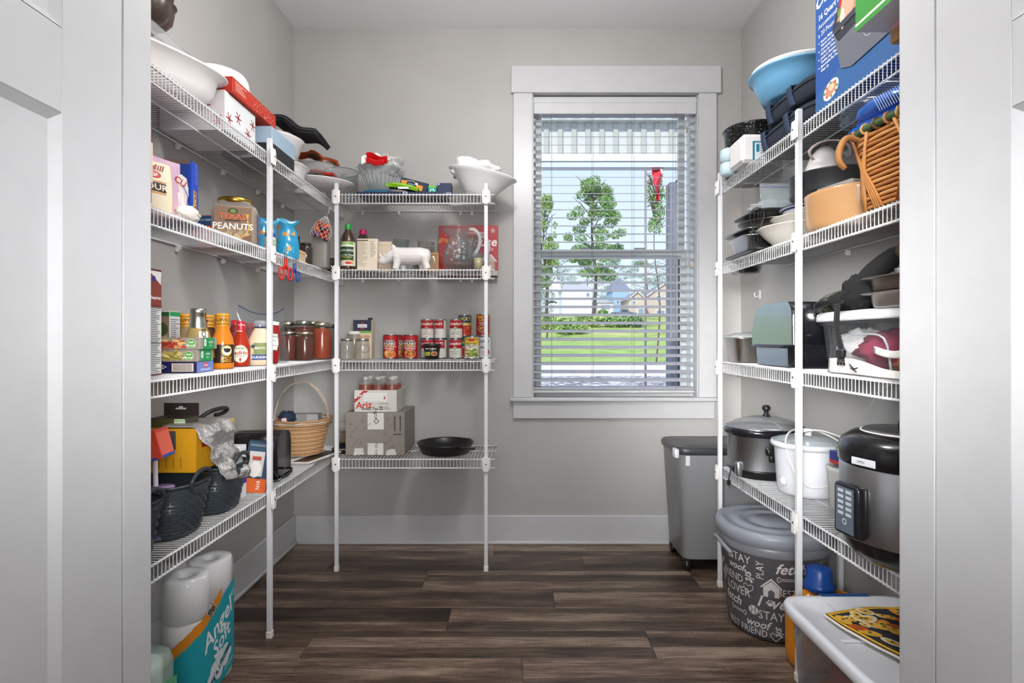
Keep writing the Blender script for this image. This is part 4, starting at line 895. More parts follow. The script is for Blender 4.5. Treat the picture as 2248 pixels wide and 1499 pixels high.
def gran(m, fr, rt, lf, tp):
    m.rect(fr, -.07, .0, .07, .075, '#d8421c'); m.rect(fr, -.07, .075, .07, .11, '#1d4a7a'); m.disc(fr, -.042, .090, .020, .014, '#b9702e', .0014, r0=0); m.disc(fr, -.042, .090, .012, .008, '#e0a566', .0018, r0=.5); m.text(fr, 'nce', .012, .045, .036, '#ffffff', .0014); m.dpoly(fr, [(-.07, .0), (-.01, .0), (-.04, .035), (-.07, .04)], '#2b7fb4', .0012); m.text(fr, 'PEANUT CREMES', .02, .095, .010, '#cfe0ee', .0012)
ob_ = carton('orange_snack_box', 'orange and blue snack cracker box behind the peanut jar', 'box', (-1.124, 2.035, Z2+.001), (.125, .08, .112), '#d8421c:s', gran); ob_.scale = (.68, 1, 1)
carton('white_navy_box', 'plain white box with a navy half moon seal behind the peanut jar', 'box', (-1.105, 2.225, Z2+.001), (.115, .09, .195), '#d3d3d2:p', lambda m, fr, rt, lf, tp: [m.disc(fr, .0, .180, .022, .017, '#33465c'), m.disc(fr, .0, .180, .016, .012, '#8ca3b8', .0014, r0=.7)])
def pj():
    t = thing('peanut_jar', 'large square clear peanut jar with a gold lid on the second left shelf', 'jar', (-.993, 1.985, Z2+.001), 20)
    m = MB('#9a7450:g'); m.lathe([(0, .004), (.066, .004), (.068, .02), (.068, .115), (.060, .130), (0, .131)], 40, n=4.5); part(t, 'peanuts', m)
    m = MB('#e6ddd4:t72'); m.lathe([(0, 0), (.070, 0), (.074, .005), (.0745, .012), (.0742, .118), (.069, .132), (.056, .143), (.053, .150)], 48, n=4.5); part(t, 'jar', m)
    m = MB('#b08a3e:b'); m.lathe([(.056, .144), (.059, .146), (.059, .160), (.056, .164), (0, .165)], 48, fn=lambda a, z, j: 1+.004*math.cos(60*a)); part(t, 'lid', m, 'gold lid')
    m = MB('#7b5436:s'); fr = FR(0, 0, -.0752); rt = PX(0, 0, .0752)
    m.rect(fr, -.058, .010, .058, .122, '#80614a', .0004); m.disc(fr, 0, .108, .016, .010, '#23301c', .001); m.disc(fr, 0, .108, .010, .007, '#6f8a3a', .0014)
    m.text(fr, 'TEXAS', 0, .088, .030, '#2a1a12', .0010, xs=1.06); m.text(fr, 'TEXAS', -.001, .0895, .028, '#e0641e', .0016, xs=1.06); m.rect(fr, -.024, .073, .024, .078, '#2a2020', .001)
    for k in range(9): m.disc(fr, -.045+.0115*k, .034+.010*math.sin(k*2.1), .011, .008, ('#a78a66', '#8f7556', '#b79b76')[k % 3], .0006+k*.0001, rot=k*.7)
    m.line(fr, [(.045, .078), (.050, .055), (.044, .035), (.025, .018), (.0, .012)], .004, '#d8a42c', .0018); m.dpoly(fr, [(.040, .10), (.046, .075), (.05, .10)], '#d8a42c', .0014)
    m.text(fr, 'PEANUTS', 0, .056, .030, '#efe9e0', .0022, xs=1.0); m.dpoly(fr, [(.02, .008), (.058, .008), (.058, .030), (.038, .022)], '#6d4528', .0018)
    m.rect(rt, -.045, .010, .045, .112, '#8f7aa3', .0006); m.rect(rt, -.030, .045, .010, .092, '#cfc2da', .001); m.micro(rt, -.028, .048, .008, .090, 9, '#5f4b76', 5, .0014); m.text(rt, 'K', .028, .100, .016, '#241a2c', .0014)
    for k in range(8): m.disc(rt, -.03+.010*k, .026+.006*math.sin(k*3), .005, .005, ('#7a3b2a', '#b98a3a', '#a02a3a')[k % 3], .0014, 8)
    part(t, 'printed_label', m)
pj()
t = thing('small_pill_bottle', 'small white bottle with a blue cap beside the blue snack bags', 'bottle', (-.945, 2.155, Z2+.001))
m = MB('#d8dcd4:s'); m.lathe([(0, 0), (.020, 0), (.021, .003), (.021, .058), (.016, .064)], 24); part(t, 'bottle', m); m = MB('#2450b5:s'); m.lathe([(.018, .062), (.019, .064), (.019, .078), (0, .079)], 24); part(t, 'cap', m, 'blue cap')
m = MB(); m.rect(CY(.0212, 0, -60), -.022, .012, .022, .052, '#b7cdb0', .0004, 8); m.micro(CY(.0212, 0, -60), -.015, .016, .016, .048, 5, '#5b7a5a', 2); part(t, 'label', m)
def snackbag(lab, x, y, rz, sd, h):
    t = thing('snack_bag', lab, 'bag', (x, y, Z2+.001), rz, 'blue snack bags on the second left shelf')
    prof = lambda v: .036+.004*math.sin(v*5+sd)-.012*math.exp(-((v-.80)/.07)**2)+(.006*max(0, (v-.86)/.14))
    mf = lambda u, v: '#2a93bd:g' if not (.55 < v < .66 and .2 < u < .5) else '#c98b3a:g'
    f = lambda u, v, s=-1: (prof(v)*1.1*(2*u-1), s*(.022*math.sin(PI*u)**.7*(1-v)**.45+.001)+.004*math.sin(9*v+sd), h*v+.004*math.sin(7*u))
    m = MB('#2491bf:g'); m.sheet(lambda u, v: f(u, v), 16, 20, 0, mfn=mf); m.sheet(lambda u, v: f(1-u, v, 1), 16, 20, 0)
    part(t, 'bag', m); m = MB(); g = lambda u, v, hh: (u, -.024-hh, v)
    m.dpoly(g, [(-.012, .03), (.004, .055), (.012, .028)], '#e09a34', .001); m.dpoly(g, [(.008, .095), (.022, .11), (.024, .09)], '#e09a34', .001)
    for k in range(7): m.line(g, [(-.02+.006*k, .02+.004*(k % 3)), (-.018+.006*k, .045)], .0012, '#7fd3ee', .0012)
    part(t, 'printed_label', m)
snackbag('taller twisted blue and orange foil snack bag, the right one', -.930, 2.29, 30, 1, .158)
snackbag('blue and orange foil snack bag leaning left, the left one', -.995, 2.235, 35, 3, .150)
carton('orange_cereal_box', 'orange topped box behind the blue snack bags', 'box', (-1.10, 2.42, Z2+.001), (.10, .06, .178), '#d98a24:s', lambda m, fr, rt, lf, tp: [m.rect(fr, -.05, .0, .05, .160, '#2a86ad'), m.text(fr, 'EA!', .01, .148, .022, '#f2f4f4')])
def jarx(name, lab, cat, x, y, z, r, h, body, content, lid, band=None, cl=.90, lab2=None, group=None, rz=0, n=2, prt=None):
    t = thing(name, lab, cat, (x, y, z+.001), rz, group)
    if content: m = MB(content); m.lathe([(0, .003), (r*.94, .004), (r*.95, h*.06), (r*.95, h*(cl-.16)), (r*.80, h*(cl-.04)), (0, h*(cl-.035))], 28, n=n); part(t, 'contents', m)
    m = MB(body); m.lathe([(0, 0), (r*.92, 0), (r, .004), (r, h*(cl-.15)), (r*.94, h*(cl-.08)), (r*.80, h*(cl-.03)), (r*.78, h*.96)], 32, n=n); part(t, 'glass', m)
    m = MB(lid); m.lathe([(r*.82, h*.90), (r*.86, h*.905), (r*.86, h*.985), (r*.82, h), (0, h)], 36, fn=lambda a, z_, j: 1+.006*math.cos(30*a)); part(t, 'lid', m)
    if prt: m = MB(); prt(m, CY(r+.0002)); part(t, 'label', m)
    return t
jarx('mustard_jar', 'dark jar with black lid and yellow label behind the scissors', 'jar', XX(648, 2.40), 2.40, Z2, .022, .110, '#4a3418:t50', '#5a3d14:g', '#241f1c:s', prt=lambda m, mp: [m.rect(mp, -.024, .015, .024, .060, '#b89a3a', .0006, 8), m.rect(mp, -.024, .060, .024, .072, '#1d1a18', .0006, 8), m.micro(mp, -.018, .02, .018, .055, 5, '#4a3a18', 2, .001)])
jarx('spice_jar', 'dark brown glass spice jar with black lid, taller of the pair by the wood block', 'jar', XX(672, 2.48), 2.48, Z2, .027, .095, '#51483f:t55', '#3c2c20:p', '#2a2826:s')
jarx('spice_jar', 'dark brown glass spice jar half hidden behind the taller dark spice jar', 'jar', XX(667, 2.60), 2.60, Z2, .026, .104, '#51483f:t55', '#36281e:p', '#2a2826:s')
jarx('seasoning_jar', 'low dark jar between the wood block and the vinegar bottle', 'jar', XX(727, 2.74), 2.74, Z2, .020, .066, '#51483f:t55', '#4a3a2e:p', '#3a3532:s')
t = thing('grey_canister', 'tall plain grey plastic canister in the corner of the second shelf', 'canister', (XX(706, 2.62), 2.62, Z2+.001)); m = MB('#8d8883:s'); m.box(-.032, .032, -.03, .03, 0, .150, bev=.006, seg=2); part(t, 'canister', m); m = MB('#7a7672:s'); m.box(-.034, .034, -.032, .032, .1505, .162, bev=.004, seg=2); part(t, 'lid', m)
t = thing('wooden_block_box', 'light wooden box at the front of the second left shelf near the corner', 'box', (-.948, 2.45, Z2+.001), 0); m = MB('#d9bd95:p'); m.box(-.028, .028, -.09, .09, 0, .052, bev=.002); part(t, 'box', m); m = MB('#c8aa80:p'); m.box(.0285, .030, -.088, .088, .038, .041); part(t, 'lid_seam', m)
def scissors(lab, x, y, z, col, sc, rz, group='scissors hooked on the second left shelf lip'):
    t = thing('scissors', lab, 'scissors', (x, y, z), rz, group)
    for sg in (-1, 1):
        m = MB(col); m.tube([((sg*.010+sg*.013*(1+math.cos(a))*.9)*sc, 0, (-.055-.026*math.sin(a)+.004)*sc) for a in [2*PI*i/16 for i in range(16)]], .0045*sc, 6, closed=True); m.tube([(sg*.008*sc, 0, -.034*sc), (sg*.003*sc, 0, -.012*sc), (-sg*.003*sc, 0, .012*sc)], .006*sc, 6); part(t, 'handle', m)
        m = MB('#b8bcc0:m'); m.tube([(-sg*.003*sc, sg*.001, .010*sc), (-sg*.007*sc, sg*.001, .055*sc)], [.004*sc, .001*sc], 4, flat=.4); part(t, 'blade', m)
    return t
scissors('red handled scissors hanging by their blades from the second left shelf', -.888, yx(629, -.885), Z2-.030, '#c92a1e:s', .92, 62)
scissors('dark blue handled scissors hanging beside the red scissors', -.888, yx(648, -.885), Z2-.036, '#27459a:s', .80, 62)

# ------------------------------------------------------------------ left wall, third shelf
def ch(m, fr, rt, lf, tp):
    m.rect(fr, -.092, 0, .092, .255, '#7a1c1c', .0006); m.rect(rt, -.028, .004, .028, .185, '#e4e2e0', .0006)
    m.micro(rt, -.025, .006, .025, .180, 36, '#6a6a6c', 4, .0010); m.rect(rt, -.026, .182, .026, .184, '#2a2a2a', .001); m.rect(rt, -.026, .088, .026, .0895, '#2a2a2a', .0012); m.rect(rt, -.028, .190, .028, .284, '#8a3b2e', .0006)
    m.text(rt, 'Cheerios', 0, .212, .014, '#ffffff', .0014); m.dpoly(rt, [(-.026, .284), (.026, .248), (.028, .284)], '#e9e7e4', .001); m.disc(rt, -.004, .262, .007, .009, '#333a8c', .0016)
carton('chocolate_cereal_box', 'brown chocolate cereal box at the left edge of the third left shelf', 'box', (-1.072, 1.515, Z3+.001), (.185, .062, .290), '#6d2420:s', ch)
GC = '#12954f'
def sp(col1, cols, uh):
    def f(m, fr, rt, lf, tp):
        m.rect(fr, -.0915, 0, .0915, .0345, '#8e8478', .0005); r = random.Random(uh)
        for k in range(70): m.disc(fr, r.uniform(-.092, .045), r.uniform(.006, .0285), .012, .004, r.choice(cols), .0008+k*.00001, 8, rot=r.uniform(-.8, .8), r0=r.choice((0, .6)))
        m.disc(fr, .068, .017, .013, .013, '#d6e2c8', .0018, 20); m.disc(fr, .068, .017, .012, .012, '#3f8a2c', .0021, 20); m.text(fr, 'food', .068, .0125, .0115, '#eaf4dd', .0026); m.text(fr, 'club', .068, .0215, .0095, '#eaf4dd', .0026)
        m.rect(rt, -.038, 0, .038, .0345, GC, .0006); m.disc(rt, -.026, .020, .008, .012, '#e8f2ec', .0010, 12); m.text(rt, 'club', -.026, .020, .006, GC, .0014); m.text(rt, 'VEGGIE', .012, .021, .0085, '#ffffff', .0012); m.rect(rt, .0, .010, .020, .0115, '#ffffff', .0012)
    return f
red_ = ['#b5331c', '#c8482a', '#8e2a14', '#d8b070', '#b5331c']; grn_ = ['#c9b46a', '#b39a4c', '#8f7f3c', '#c2361f', '#d9cb90', '#7d7a30']
carton('spaghetti_dinner_box', 'navy and periwinkle spaghetti box at the bottom of the stack of three', 'box', (-1.022, 1.665, Z3+.001), (.185, .115, .032), '#1c1d4a:s', lambda m, fr, rt, lf, tp: [m.micro(fr, -.088, .004, -.02, .028, 7, '#7f7f9c', 7), m.rect(fr, .025, .004, .085, .028, '#cdbfae', .0006)]+[m.rect(fr, .029+.0035*k, .006, .0305+.0035*k, .026, '#4a4350', .001) for k in range(15)]+[m.disc(fr, .003, .018, .009, .008, '#e6e2da', .001, 3, r0=.6), m.rect(rt, -.056, 0, .056, .032, '#7186c8', .0006), m.disc(rt, .002, .021, .015, .008, '#d23a55', .001), m.text(rt, 'Bonita', .002, .021, .009, '#ffffff', .0014), m.text(rt, 'THIN SPAGHETTI', .0, .008, .0085, '#e9eef8', .0014)], group='flat food boxes stacked on the third left shelf', rz=6)
carton('pasta_dinner_box', 'green ended pasta dinner box in the middle of the stack of three', 'box', (-1.020, 1.665, Z3+.034), (.185, .105, .0345), '#9d9488:p', sp('', grn_, 2), group='flat food boxes stacked on the third left shelf', rz=6)
carton('pasta_dinner_box', 'green ended sauce dinner box on top of the stack of three', 'box', (-1.014, 1.670, Z3+.0695), (.185, .115, .0345), '#9d9488:p', sp('', red_, 5), group='flat food boxes stacked on the third left shelf', rz=6)
def veg(m, fr, rt, lf, tp): m.rect(fr, -.033, 0, .033, .185, '#8a7460', .0006); m.disc(fr, .0, .09, .030, .036, '#b79d7c', .001); m.disc(fr, .0, .13, .03, .025, '#3c4b22', .0014); m.disc(fr, -.006, .055, .02, .013, '#c8281e', .0018); m.disc(fr, .004, .03, .026, .015, '#2a8a9a', .002); m.rect(fr, -.033, .172, .033, .185, '#1d5a34', .0018); m.rect(rt, -.0265, .008, .0265, .172, '#dcdcdc', .0006); m.micro(rt, -.024, .012, .024, .165, 22, '#7d7d80', 8, .001); m.rect(rt, -.0265, .172, .0265, .186, '#1e9a55', .0008)
carton('vegetable_pasta_box', 'upright vegetable pasta box behind the stack of flat boxes', 'box', (-1.132, 1.800, Z3+.001), (.068, .055, .190), '#c9c4bb:p', veg)
def wildcap(m, r, z0, z1, c='#d9951c'):
    m.lathe([(r, z0), (r*1.01, z0+.001), (r*1.01, z1-.001), (r*.98, z1), (0, z1)], 28, m=c); mp = CY(r*1.01)
    zz = (z0+z1)/2
    for u in (-.016, .012): m.text(mp, 'WILD', u, zz, .0135, '#2a1a0c', .0006); m.text(mp, 'BUFFALO', u, zz+.011, .0065, '#2a1a0c', .0006); m.text(mp, 'WINGS', u, zz-.012, .0085, '#2a1a0c', .0006)
def wild(lab, x, y, body, labc, full=True, group='sauce bottles on the third left shelf', rz=25):
    t = thing('sauce_bottle', lab, 'bottle', (x, y, Z3+.001), rz, group); t.scale = (1.10, 1.10, 1.12)
    m = MB(body); m.lathe([(0, 0), (.028, 0), (.0305, .003), (.031, .010), (.031, .074), (.0285, .090), (.0205, .112), (.0175, .128), (.017, .150)], 32); part(t, 'bottle', m)
    m = MB('#d9951c:s'); wildcap(m, .0195, .126, .164); part(t, 'cap', m, 'yellow printed cap')
    m = MB(labc); m.lathe([(.0315, .018), (.0315, .072)], 32); mp = CY(.0316, 0, -90)
    m.disc(mp, .016, .054, .015, .016, '#e9a41e', .0006, 20); m.disc(mp, .016, .054, .012, .013, '#f4ead2', .0010, 20); m.disc(mp, .016, .055, .009, .0065, '#1c1614', .0014, 12); m.disc(mp, .010, .058, .004, .004, '#1c1614', .0015, 8); m.disc(mp, .023, .058, .0035, .003, '#1c1614', .0015, 8)
    m.text(mp, 'SPICY', .014, .032, .012, '#e9a41e', .001); m.text(mp, 'GARLIC', .014, .024, .009, '#e9a41e', .001); m.text(mp, 'BUFFALO', -.020, .050, .008, '#c98a2c', .001, rot=PI/2); m.rect(mp, -.028, .036, -.020, .044, '#d9951c', .0008); part(t, 'label', m); return t
wild('orange wing sauce bottle with black label at the front of the third left shelf', -.972, yx(489, -.972), '#cf7a1c:g', '#2a211c:s', rz=20)
wild('left yellow capped sauce bottle standing behind the flat boxes', -1.112, yx(403, -1.112)+.02, '#8d7550:g', '#8a6a3c:s')
wild('yellow capped sauce bottle mostly hidden behind the silver topped bottle', -1.09, yx(457, -1.09), '#4a2a18:g', '#3a2418:s')
t = thing('dressing_bottle', 'dressing bottle with silver foil neck behind the flat food boxes', 'bottle', (-1.018, yx(437, -1.018)-.005, Z3+.001), 20, 'sauce bottles on the third left shelf'); t.scale = (1.05, 1.05, 1.14)
m = MB('#9a8452:g'); m.lathe([(0, 0), (.034, 0), (.037, .004), (.037, .085), (.030, .108), (.024, .120)], 32); part(t, 'bottle', m)
m = MB('#c9ccc4:b'); m.lathe([(.0262, .112), (.021, .142), (.021, .156), (.0225, .157), (.0225, .171), (.020, .173), (0, .173)], 32, fn=lambda a, z, j: 1+.008*math.cos(22*a)); part(t, 'foil_cap', m, 'silver foil cap'); m = MB(); mp = CY(.037); m.rect(mp, .008, .03, .034, .108, '#e9e4d4', .0008, 5); m.text(mp, 'SCRIBNERS', .021, .075, .017, '#1f241c', .0012, rot=-PI/2); part(t, 'label', m)
t = thing('small_oil_bottle', 'small orange bottle with a square navy cap behind the stack', 'bottle', (-1.13, yx(388, -1.13)+.06, Z3+.001), 20); m = MB('#d8812a:g'); m.lathe([(0, 0), (.026, 0), (.028, .004), (.028, .085), (.02, .10)], 28); part(t, 'bottle', m); m = MB('#27408f:s'); m.box(-.021, .021, -.021, .021, .10, .135, bev=.004, seg=2); part(t, 'cap', m, 'navy cap'); m = MB(); mp = CY(.0282); m.disc(mp, -.012, .065, .016, .018, '#c8402a', .0008, r0=.5); m.rect(mp, -.02, .02, .02, .045, '#e9e4da', .0008, 6); part(t, 'label', m)
t = thing('mustard_bottle', 'yellow squeeze mustard bottle behind the orange wing sauce', 'bottle', (-1.10, yx(473, -1.10)+.04, Z3+.001), 20); m = MB('#e5b51f:s'); m.lathe([(0, 0), (.026, 0), (.030, .006), (.030, .075), (.027, .095), (.030, .115), (.024, .135), (.012, .142)], 28); part(t, 'bottle', m); m = MB('#d0c8b8:s'); m.lathe([(.014, .140), (.014, .152), (.006, .158), (0, .159)], 20); part(t, 'cap', m)
def franks(m):
    mp = CY(.0312, 0, -90); m.disc(mp, .0, .046, .030, .034, '#b21f18', .0004, 24); m.disc(mp, .0, .046, .027, .031, '#efe3c8', .0008, 24); m.text(mp, "FRANK'S", 0, .066, .0105, '#2d4a24', .0014); m.text(mp, 'RedHot', 0, .050, .0195, '#b21f18', .0016); m.text(mp, 'ORIGINAL', 0, .038, .006, '#33281c', .0014); m.disc(mp, .0, .027, .004, .005, '#b21f18', .0014, 8); m.dpoly(mp, [(-.004, .022), (.0, .016), (.004, .022)], '#2d6a24', .0014)
    mp = CY(.0155); m.text(mp, 'RedHot', .004, .150, .007, '#f2dcd4', .0014); m.text(mp, 'RedHot', -.006, .128, .007, '#f2dcd4', .0014)
bottle('hot_sauce_bottle', 'red cayenne hot sauce bottle with cream oval label', 'bottle', (-.990, yx(529, -.990), Z3+.001), [(0, 0), (.027, 0), (.030, .003), (.0310, .010), (.0310, .072), (.027, .090), (.0185, .115), (.0140, .132), (.0138, .145)], '#a82c12:g', [(.0150, .118), (.0155, .120), (.0150, .160), (.0145, .163), (0, .164)], '#c22030:s', None, None, franks, rz=22, group='sauce bottles on the third left shelf')
def mayo():
    t = thing('mayonnaise_bottle', 'squeeze bottle of mayonnaise with a navy cap behind the front left pole', 'bottle', (-.950, yx(571, -.950), Z3+.001), 25, 'sauce bottles on the third left shelf')
    m = MB('#e6d3b3:g'); m.lathe([(0, 0), (.034, 0), (.040, .005), (.042, .02), (.042, .07), (.038, .10), (.028, .125), (.020, .138), (.017, .142)], 36, sy=.72); part(t, 'bottle', m)
    m = MB('#24365e:s'); m.lathe([(.0185, .140), (.0195, .142), (.0195, .155), (.0185, .156), (0, .157)], 28); part(t, 'cap', m, 'navy cap'); m = MB('#dfe3e6:t60'); m.lathe([(.0235, .145), (.0235, .166), (.021, .168), (0, .168)], 28); part(t, 'overcap', m, 'clear overcap')
    m = MB(); g = lambda u, v, h: (u, -.0306-h+.012*(u/.042)**2, v); m.rect(g, -.022, .030, .022, .085, '#7c8a4a', .0006, 8); m.text(g, 'MAYO', 0, .066, .013, '#efe9d4', .0012); m.rect(g, -.028, .022, .028, .042, '#23407c', .0012, 8); m.text(g, "DUKANN'S", 0, .032, .012, '#ffffff', .0018); m.disc(g, -.024, .072, .007, .007, '#3a4452', .001); part(t, 'label', m)
mayo()
t = thing('ketchup_bottle', 'red ketchup bottle lying inside the zip bag behind the mayonnaise', 'bottle', (-.960, 2.185, Z3+.006), 30, ry=6, group='sauce bottles on the third left shelf')
m = MB('#9c1d1b:g'); m.lathe([(0, 0), (.028, 0), (.031, .005), (.032, .09), (.026, .125), (.020, .14), (.018, .152)], 32, sy=.7); part(t, 'bottle', m); m = MB('#e9e6e0:s'); m.lathe([(.019, .15), (.019, .163), (0, .165)], 24); part(t, 'cap', m)
m = MB(); g = lambda u, v, h: (u, -.0232-h+.009*(u/.032)**2, v); P7 = [(-.022, .05), (.020, .05), (.024, .075), (.020, .10), (.016, .118), (-.014, .118), (-.020, .10)]; m.dpoly(g, P7, '#3b6a3a', .0008); m.dpoly(g, [(a*.88, .084+(b-.084)*.9) for a, b in P7], '#f0ece2', .0012); m.text(g, 'HEINZ', 0, .105, .012, '#1c1c1c', .0016); m.text(g, 'NO.', .004, .09, .009, '#1c1c1c', .0016); m.text(g, 'TOMATO', 0, .07, .009, '#1f5a2a', .0016); part(t, 'label', m)
for (lab, px_, X_, c_, r_, h_) in (('large red sauce bottle with a red label behind the hot sauce', 553, -1.05, '#9e2416:g', .044, .165), ('tall red topped sauce bottle left of the large red one', 512, -1.10, '#8a2a1c:g', .026, .175)):
    t = thing('tomato_sauce_bottle', lab, 'bottle', (X_, yx(px_, X_)+.02, Z3+.001), 25); m = MB(c_); m.lathe([(0, 0), (r_*.95, 0), (r_, .005), (r_, h_*.72), (r_*.7, h_*.86), (r_*.6, h_*.92)], 30); part(t, 'bottle', m); m = MB('#c22a34:s'); m.lathe([(r_*.66, h_*.88), (r_*.66, h_*.99), (0, h_)], 26); part(t, 'cap', m)
    m = MB(); mp = CY(r_*1.005); m.rect(mp, -r_*1.2, h_*.56, r_*1.2, h_*.72, '#b8202e', .0006, 8); m.rect(mp, -r_*1.2, h_*.50, r_*1.2, h_*.56, '#d8c9b4', .0006, 8); part(t, 'label', m)
t = thing('zip_top_bag', 'clear zip top plastic bag standing open over the ketchup bottle', 'bag', (-1.00, 2.20, Z3+.001), 64)
W2, H2 = .24, .205; ff = lambda sg: (lambda u, v: (W2*(u-.5)*(1+.10*math.cos(PI*v)), sg*(.038*math.sin(PI*u)**.7*math.sin(PI*(.12+.88*(1-v)))**.8)+.004*math.sin(11*u+5*v), H2*v+.016*v*(2*u-1)**2*2))
m = MB('#e8eef2:t88'); m.sheet(ff(-1), 22, 16, 0); m.sheet(ff(1), 22, 16, 0); part(t, 'bag', m)
m = MB('#39486e:s'); m.tube([Vector(ff(-1)(i/20, .955))+Vector((0, -.001, 0)) for i in range(21)], .0020, 6); part(t, 'zip_strip', m, 'navy zip strip')
def mason(lab, px, y, r, h, cont, lid='#cfc9b4:b', grp='preserve jars at the corner of the third shelf', z=Z3, body='#d9d4cc:t90'):
    t = thing('mason_jar', lab, 'jar', (XX(px, y), y, z+.001), 0, grp)
    if cont: m = MB(cont); m.lathe([(0, .004), (r*.93, .005), (r*.95, .012), (r*.95, h*.74), (r*.84, h*.84), (0, h*.845)], 32); part(t, 'contents', m)
    m = MB(body); m.lathe([(0, 0), (r*.88, 0), (r*.97, .003), (r, .008), (r, h*.70), (r*.96, h*.77), (r*.84, h*.85), (r*.80, h*.88), (r*.80, h*.93)], 36); part(t, 'glass', m)
    m = MB(lid); m.lathe([(r*.83, h*.885), (r*.86, h*.89), (r*.86, h*.975), (r*.83, h*.99), (r*.70, h*.992), (r*.70, h), (0, h)], 40, fn=lambda a, z_, j: 1+.005*math.cos(34*a)); part(t, 'lid', m); return t
RC, DC = '#a8401c:g', '#5a2214:g'
mason('tall quart jar of orange red tomato sauce, nearest the corner pole', 707, 2.70, .046, .180, RC)
mason('pint jar of dark red preserve in front of the other filled jars', 669, 2.56, .0415, .133, DC)
mason('pint jar of dark preserve just left of the front pint jar', 634, 2.56, .038, .135, '#6b2614:g')
mason('quart jar of dark preserve behind the front pint jar', 666, 2.68, .044, .188, '#6b2816:g', '#b9bbb4:b')
mason('dark jar with a gold lid at the back beside the zip bag', 632, 2.70, .038, .185, '#4a1c12:g')
mason('pint jar of dark preserve tucked between the two front rows', 650, 2.62, .026, .118, '#4a1c12:g')
mason('dark jar with a gold lid at the rear of the filled jars', 687, 2.82, .040, .190, '#5a2014:g')
mason('empty clear jar with a dark lid right of the tall quart jar', 726, 2.82, .034, .175, None, '#3f3f3f:s', body='#8f9090:t66')

# ------------------------------------------------------------------ back wall, third shelf
EJ = 'empty jars on the third back shelf'
mason('empty quilted jar, front left of the three empty jars', 762, 2.71, .035, .102, None, '#c9c8c2:b', EJ, body='#d6d2c8:t72')
mason('empty quilted jar, front right of the three empty jars', 796, 2.71, .035, .102, None, '#c9c8c2:b', EJ, body='#d6d2c8:t72')
mason('empty jar with a white lid behind the two front empty jars', 777, 2.80, .0365, .138, None, '#dcdad4:s', EJ, body='#c6c2b8:t72')
def broth(m, fr, rt, lf, tp):
    m.rect(fr, -.046, .140, .046, .196, '#222a3e', .0006); m.rect(fr, -.046, .130, .046, .139, '#59a52c', .0006); m.rect(fr, -.024, .158, .024, .174, '#eceef0', .001); m.text(fr, 'SWANSON', 0, .166, .0105, '#222a3e', .0014); m.text(fr, 'S', 0, .166, .048, '#b3242e', .0008)
    m.text(fr, 'CHICKEN', .006, .112, .016, '#b3512a', .001); m.text(fr, 'BROTH', .006, .095, .016, '#b3512a', .001); m.disc(fr, .01, .05, .026, .022, '#6b625a', .001, r0=.82)
bc = carton('broth_carton', 'navy and cream carton of chicken broth behind the empty jars', 'carton', (XX(799, 2.84), 2.84, Z3+.001), (.094, .06, .196), '#d6c3a8:s', broth)
m = MB('#23283a:s'); m.lathe([(.011, 0), (.012, .001), (.012, .012), (0, .013)], 18); part(bc, 'cap', m, loc=(.030, .01, .1965))
def chunky(name_):
    def f(m, mp, h):
        m.rect(mp, -.052, .0055, .052, h-.006, '#a81a1c', .0003, 12)
        hx = [(-.026, .076), (-.022, .092), (.022, .092), (.026, .076), (.022, .068), (-.022, .068)]
        m.dpoly(mp, [(a*1.08, .080+(b-.080)*1.12) for a, b in hx], '#e9e6e2', .0008); m.dpoly(mp, hx, '#2a2a30', .0012); m.text(mp, "Campbell's", 0, .088, .0085, '#f0e6d8', .0018, sh=.25); m.text(mp, 'CHUNKY', 0, .077, .0155, '#f6f4f0', .0018); m.rect(mp, -.014, .066, .016, .071, '#d8a428', .0014)
        m.text(mp, name_[0], 0, .062, .009, '#f2e2c4', .0012); m.text(mp, name_[1], 0, .052, .0115, '#f6efe0', .0012)
        r = random.Random(len(name_[0]))
        m.disc(mp, .002, .026, .030, .019, '#e9d3a4', .0010, 20); m.disc(mp, .002, .026, .028, .017, '#b8651c', .0013, 20)
        for k in range(16): m.disc(mp, r.uniform(-.02, .024), r.uniform(.016, .036), r.uniform(.004, .008), r.uniform(.003, .006), r.choice(('#e08a24', '#d9b04a', '#c8502a', '#e9c97a', '#4a5a22', '#6a2a1a') if 'VEG' in name_[1] else ('#f0d9a0', '#e08a34', '#f2c97a', '#d8622a')), .0016+k*.00005, 8, rot=k)
    return f
CR = .0365
can('red chunky noodle soup can, left of the two large soup cans', 858, 2.80, Z3+.001, CR*1.05, .122, '#a81a1c:s', chunky(('CLASSIC CHICKEN', 'NOODLE')))
can('red chunky soup can half hidden behind the noodle soup can', 869, 2.90, Z3+.001, CR*1.0, .122, '#a81a1c:s', chunky(('CLASSIC CHICKEN', 'NOODLE')), rz=60)
can('red chunky vegetable soup can, right of the two large soup cans', 902, 2.80, Z3+.001, CR*1.02, .122, '#a81a1c:s', chunky(('OLD FASHIONED', 'VEGETABLE')))
def camp(l1, l2, seal):
    def f(m, mp, h):
        m.rect(mp, -.05, .005, .05, .052, '#ddd9d2', .0003, 12); m.rect(mp, -.05, .052, .05, h-.006, '#b3202a', .0003, 12); m.text(mp, "Campbell's", 0, .077, .0185, '#f7f3ee', .0010, sh=.3)
        m.disc(mp, 0, .053, .0085, .0085, seal, .0012, 16); m.disc(mp, 0, .053, .0055, .0055, '#e9e4da', .0015, 12, r0=.6); m.text(mp, l1, 0, .036, .0085, '#2e6a3a' if seal != '#6f6f70' else '#a02a2a', .0008); m.text(mp, l2, 0, .026, .0085, '#2e6a3a' if seal != '#6f6f70' else '#a02a2a', .0008); m.text(mp, 'SOUP', 0, .012, .006, '#444444', .0008)
    return f
yC = 2.85
SM = '#ddd9d2:s'
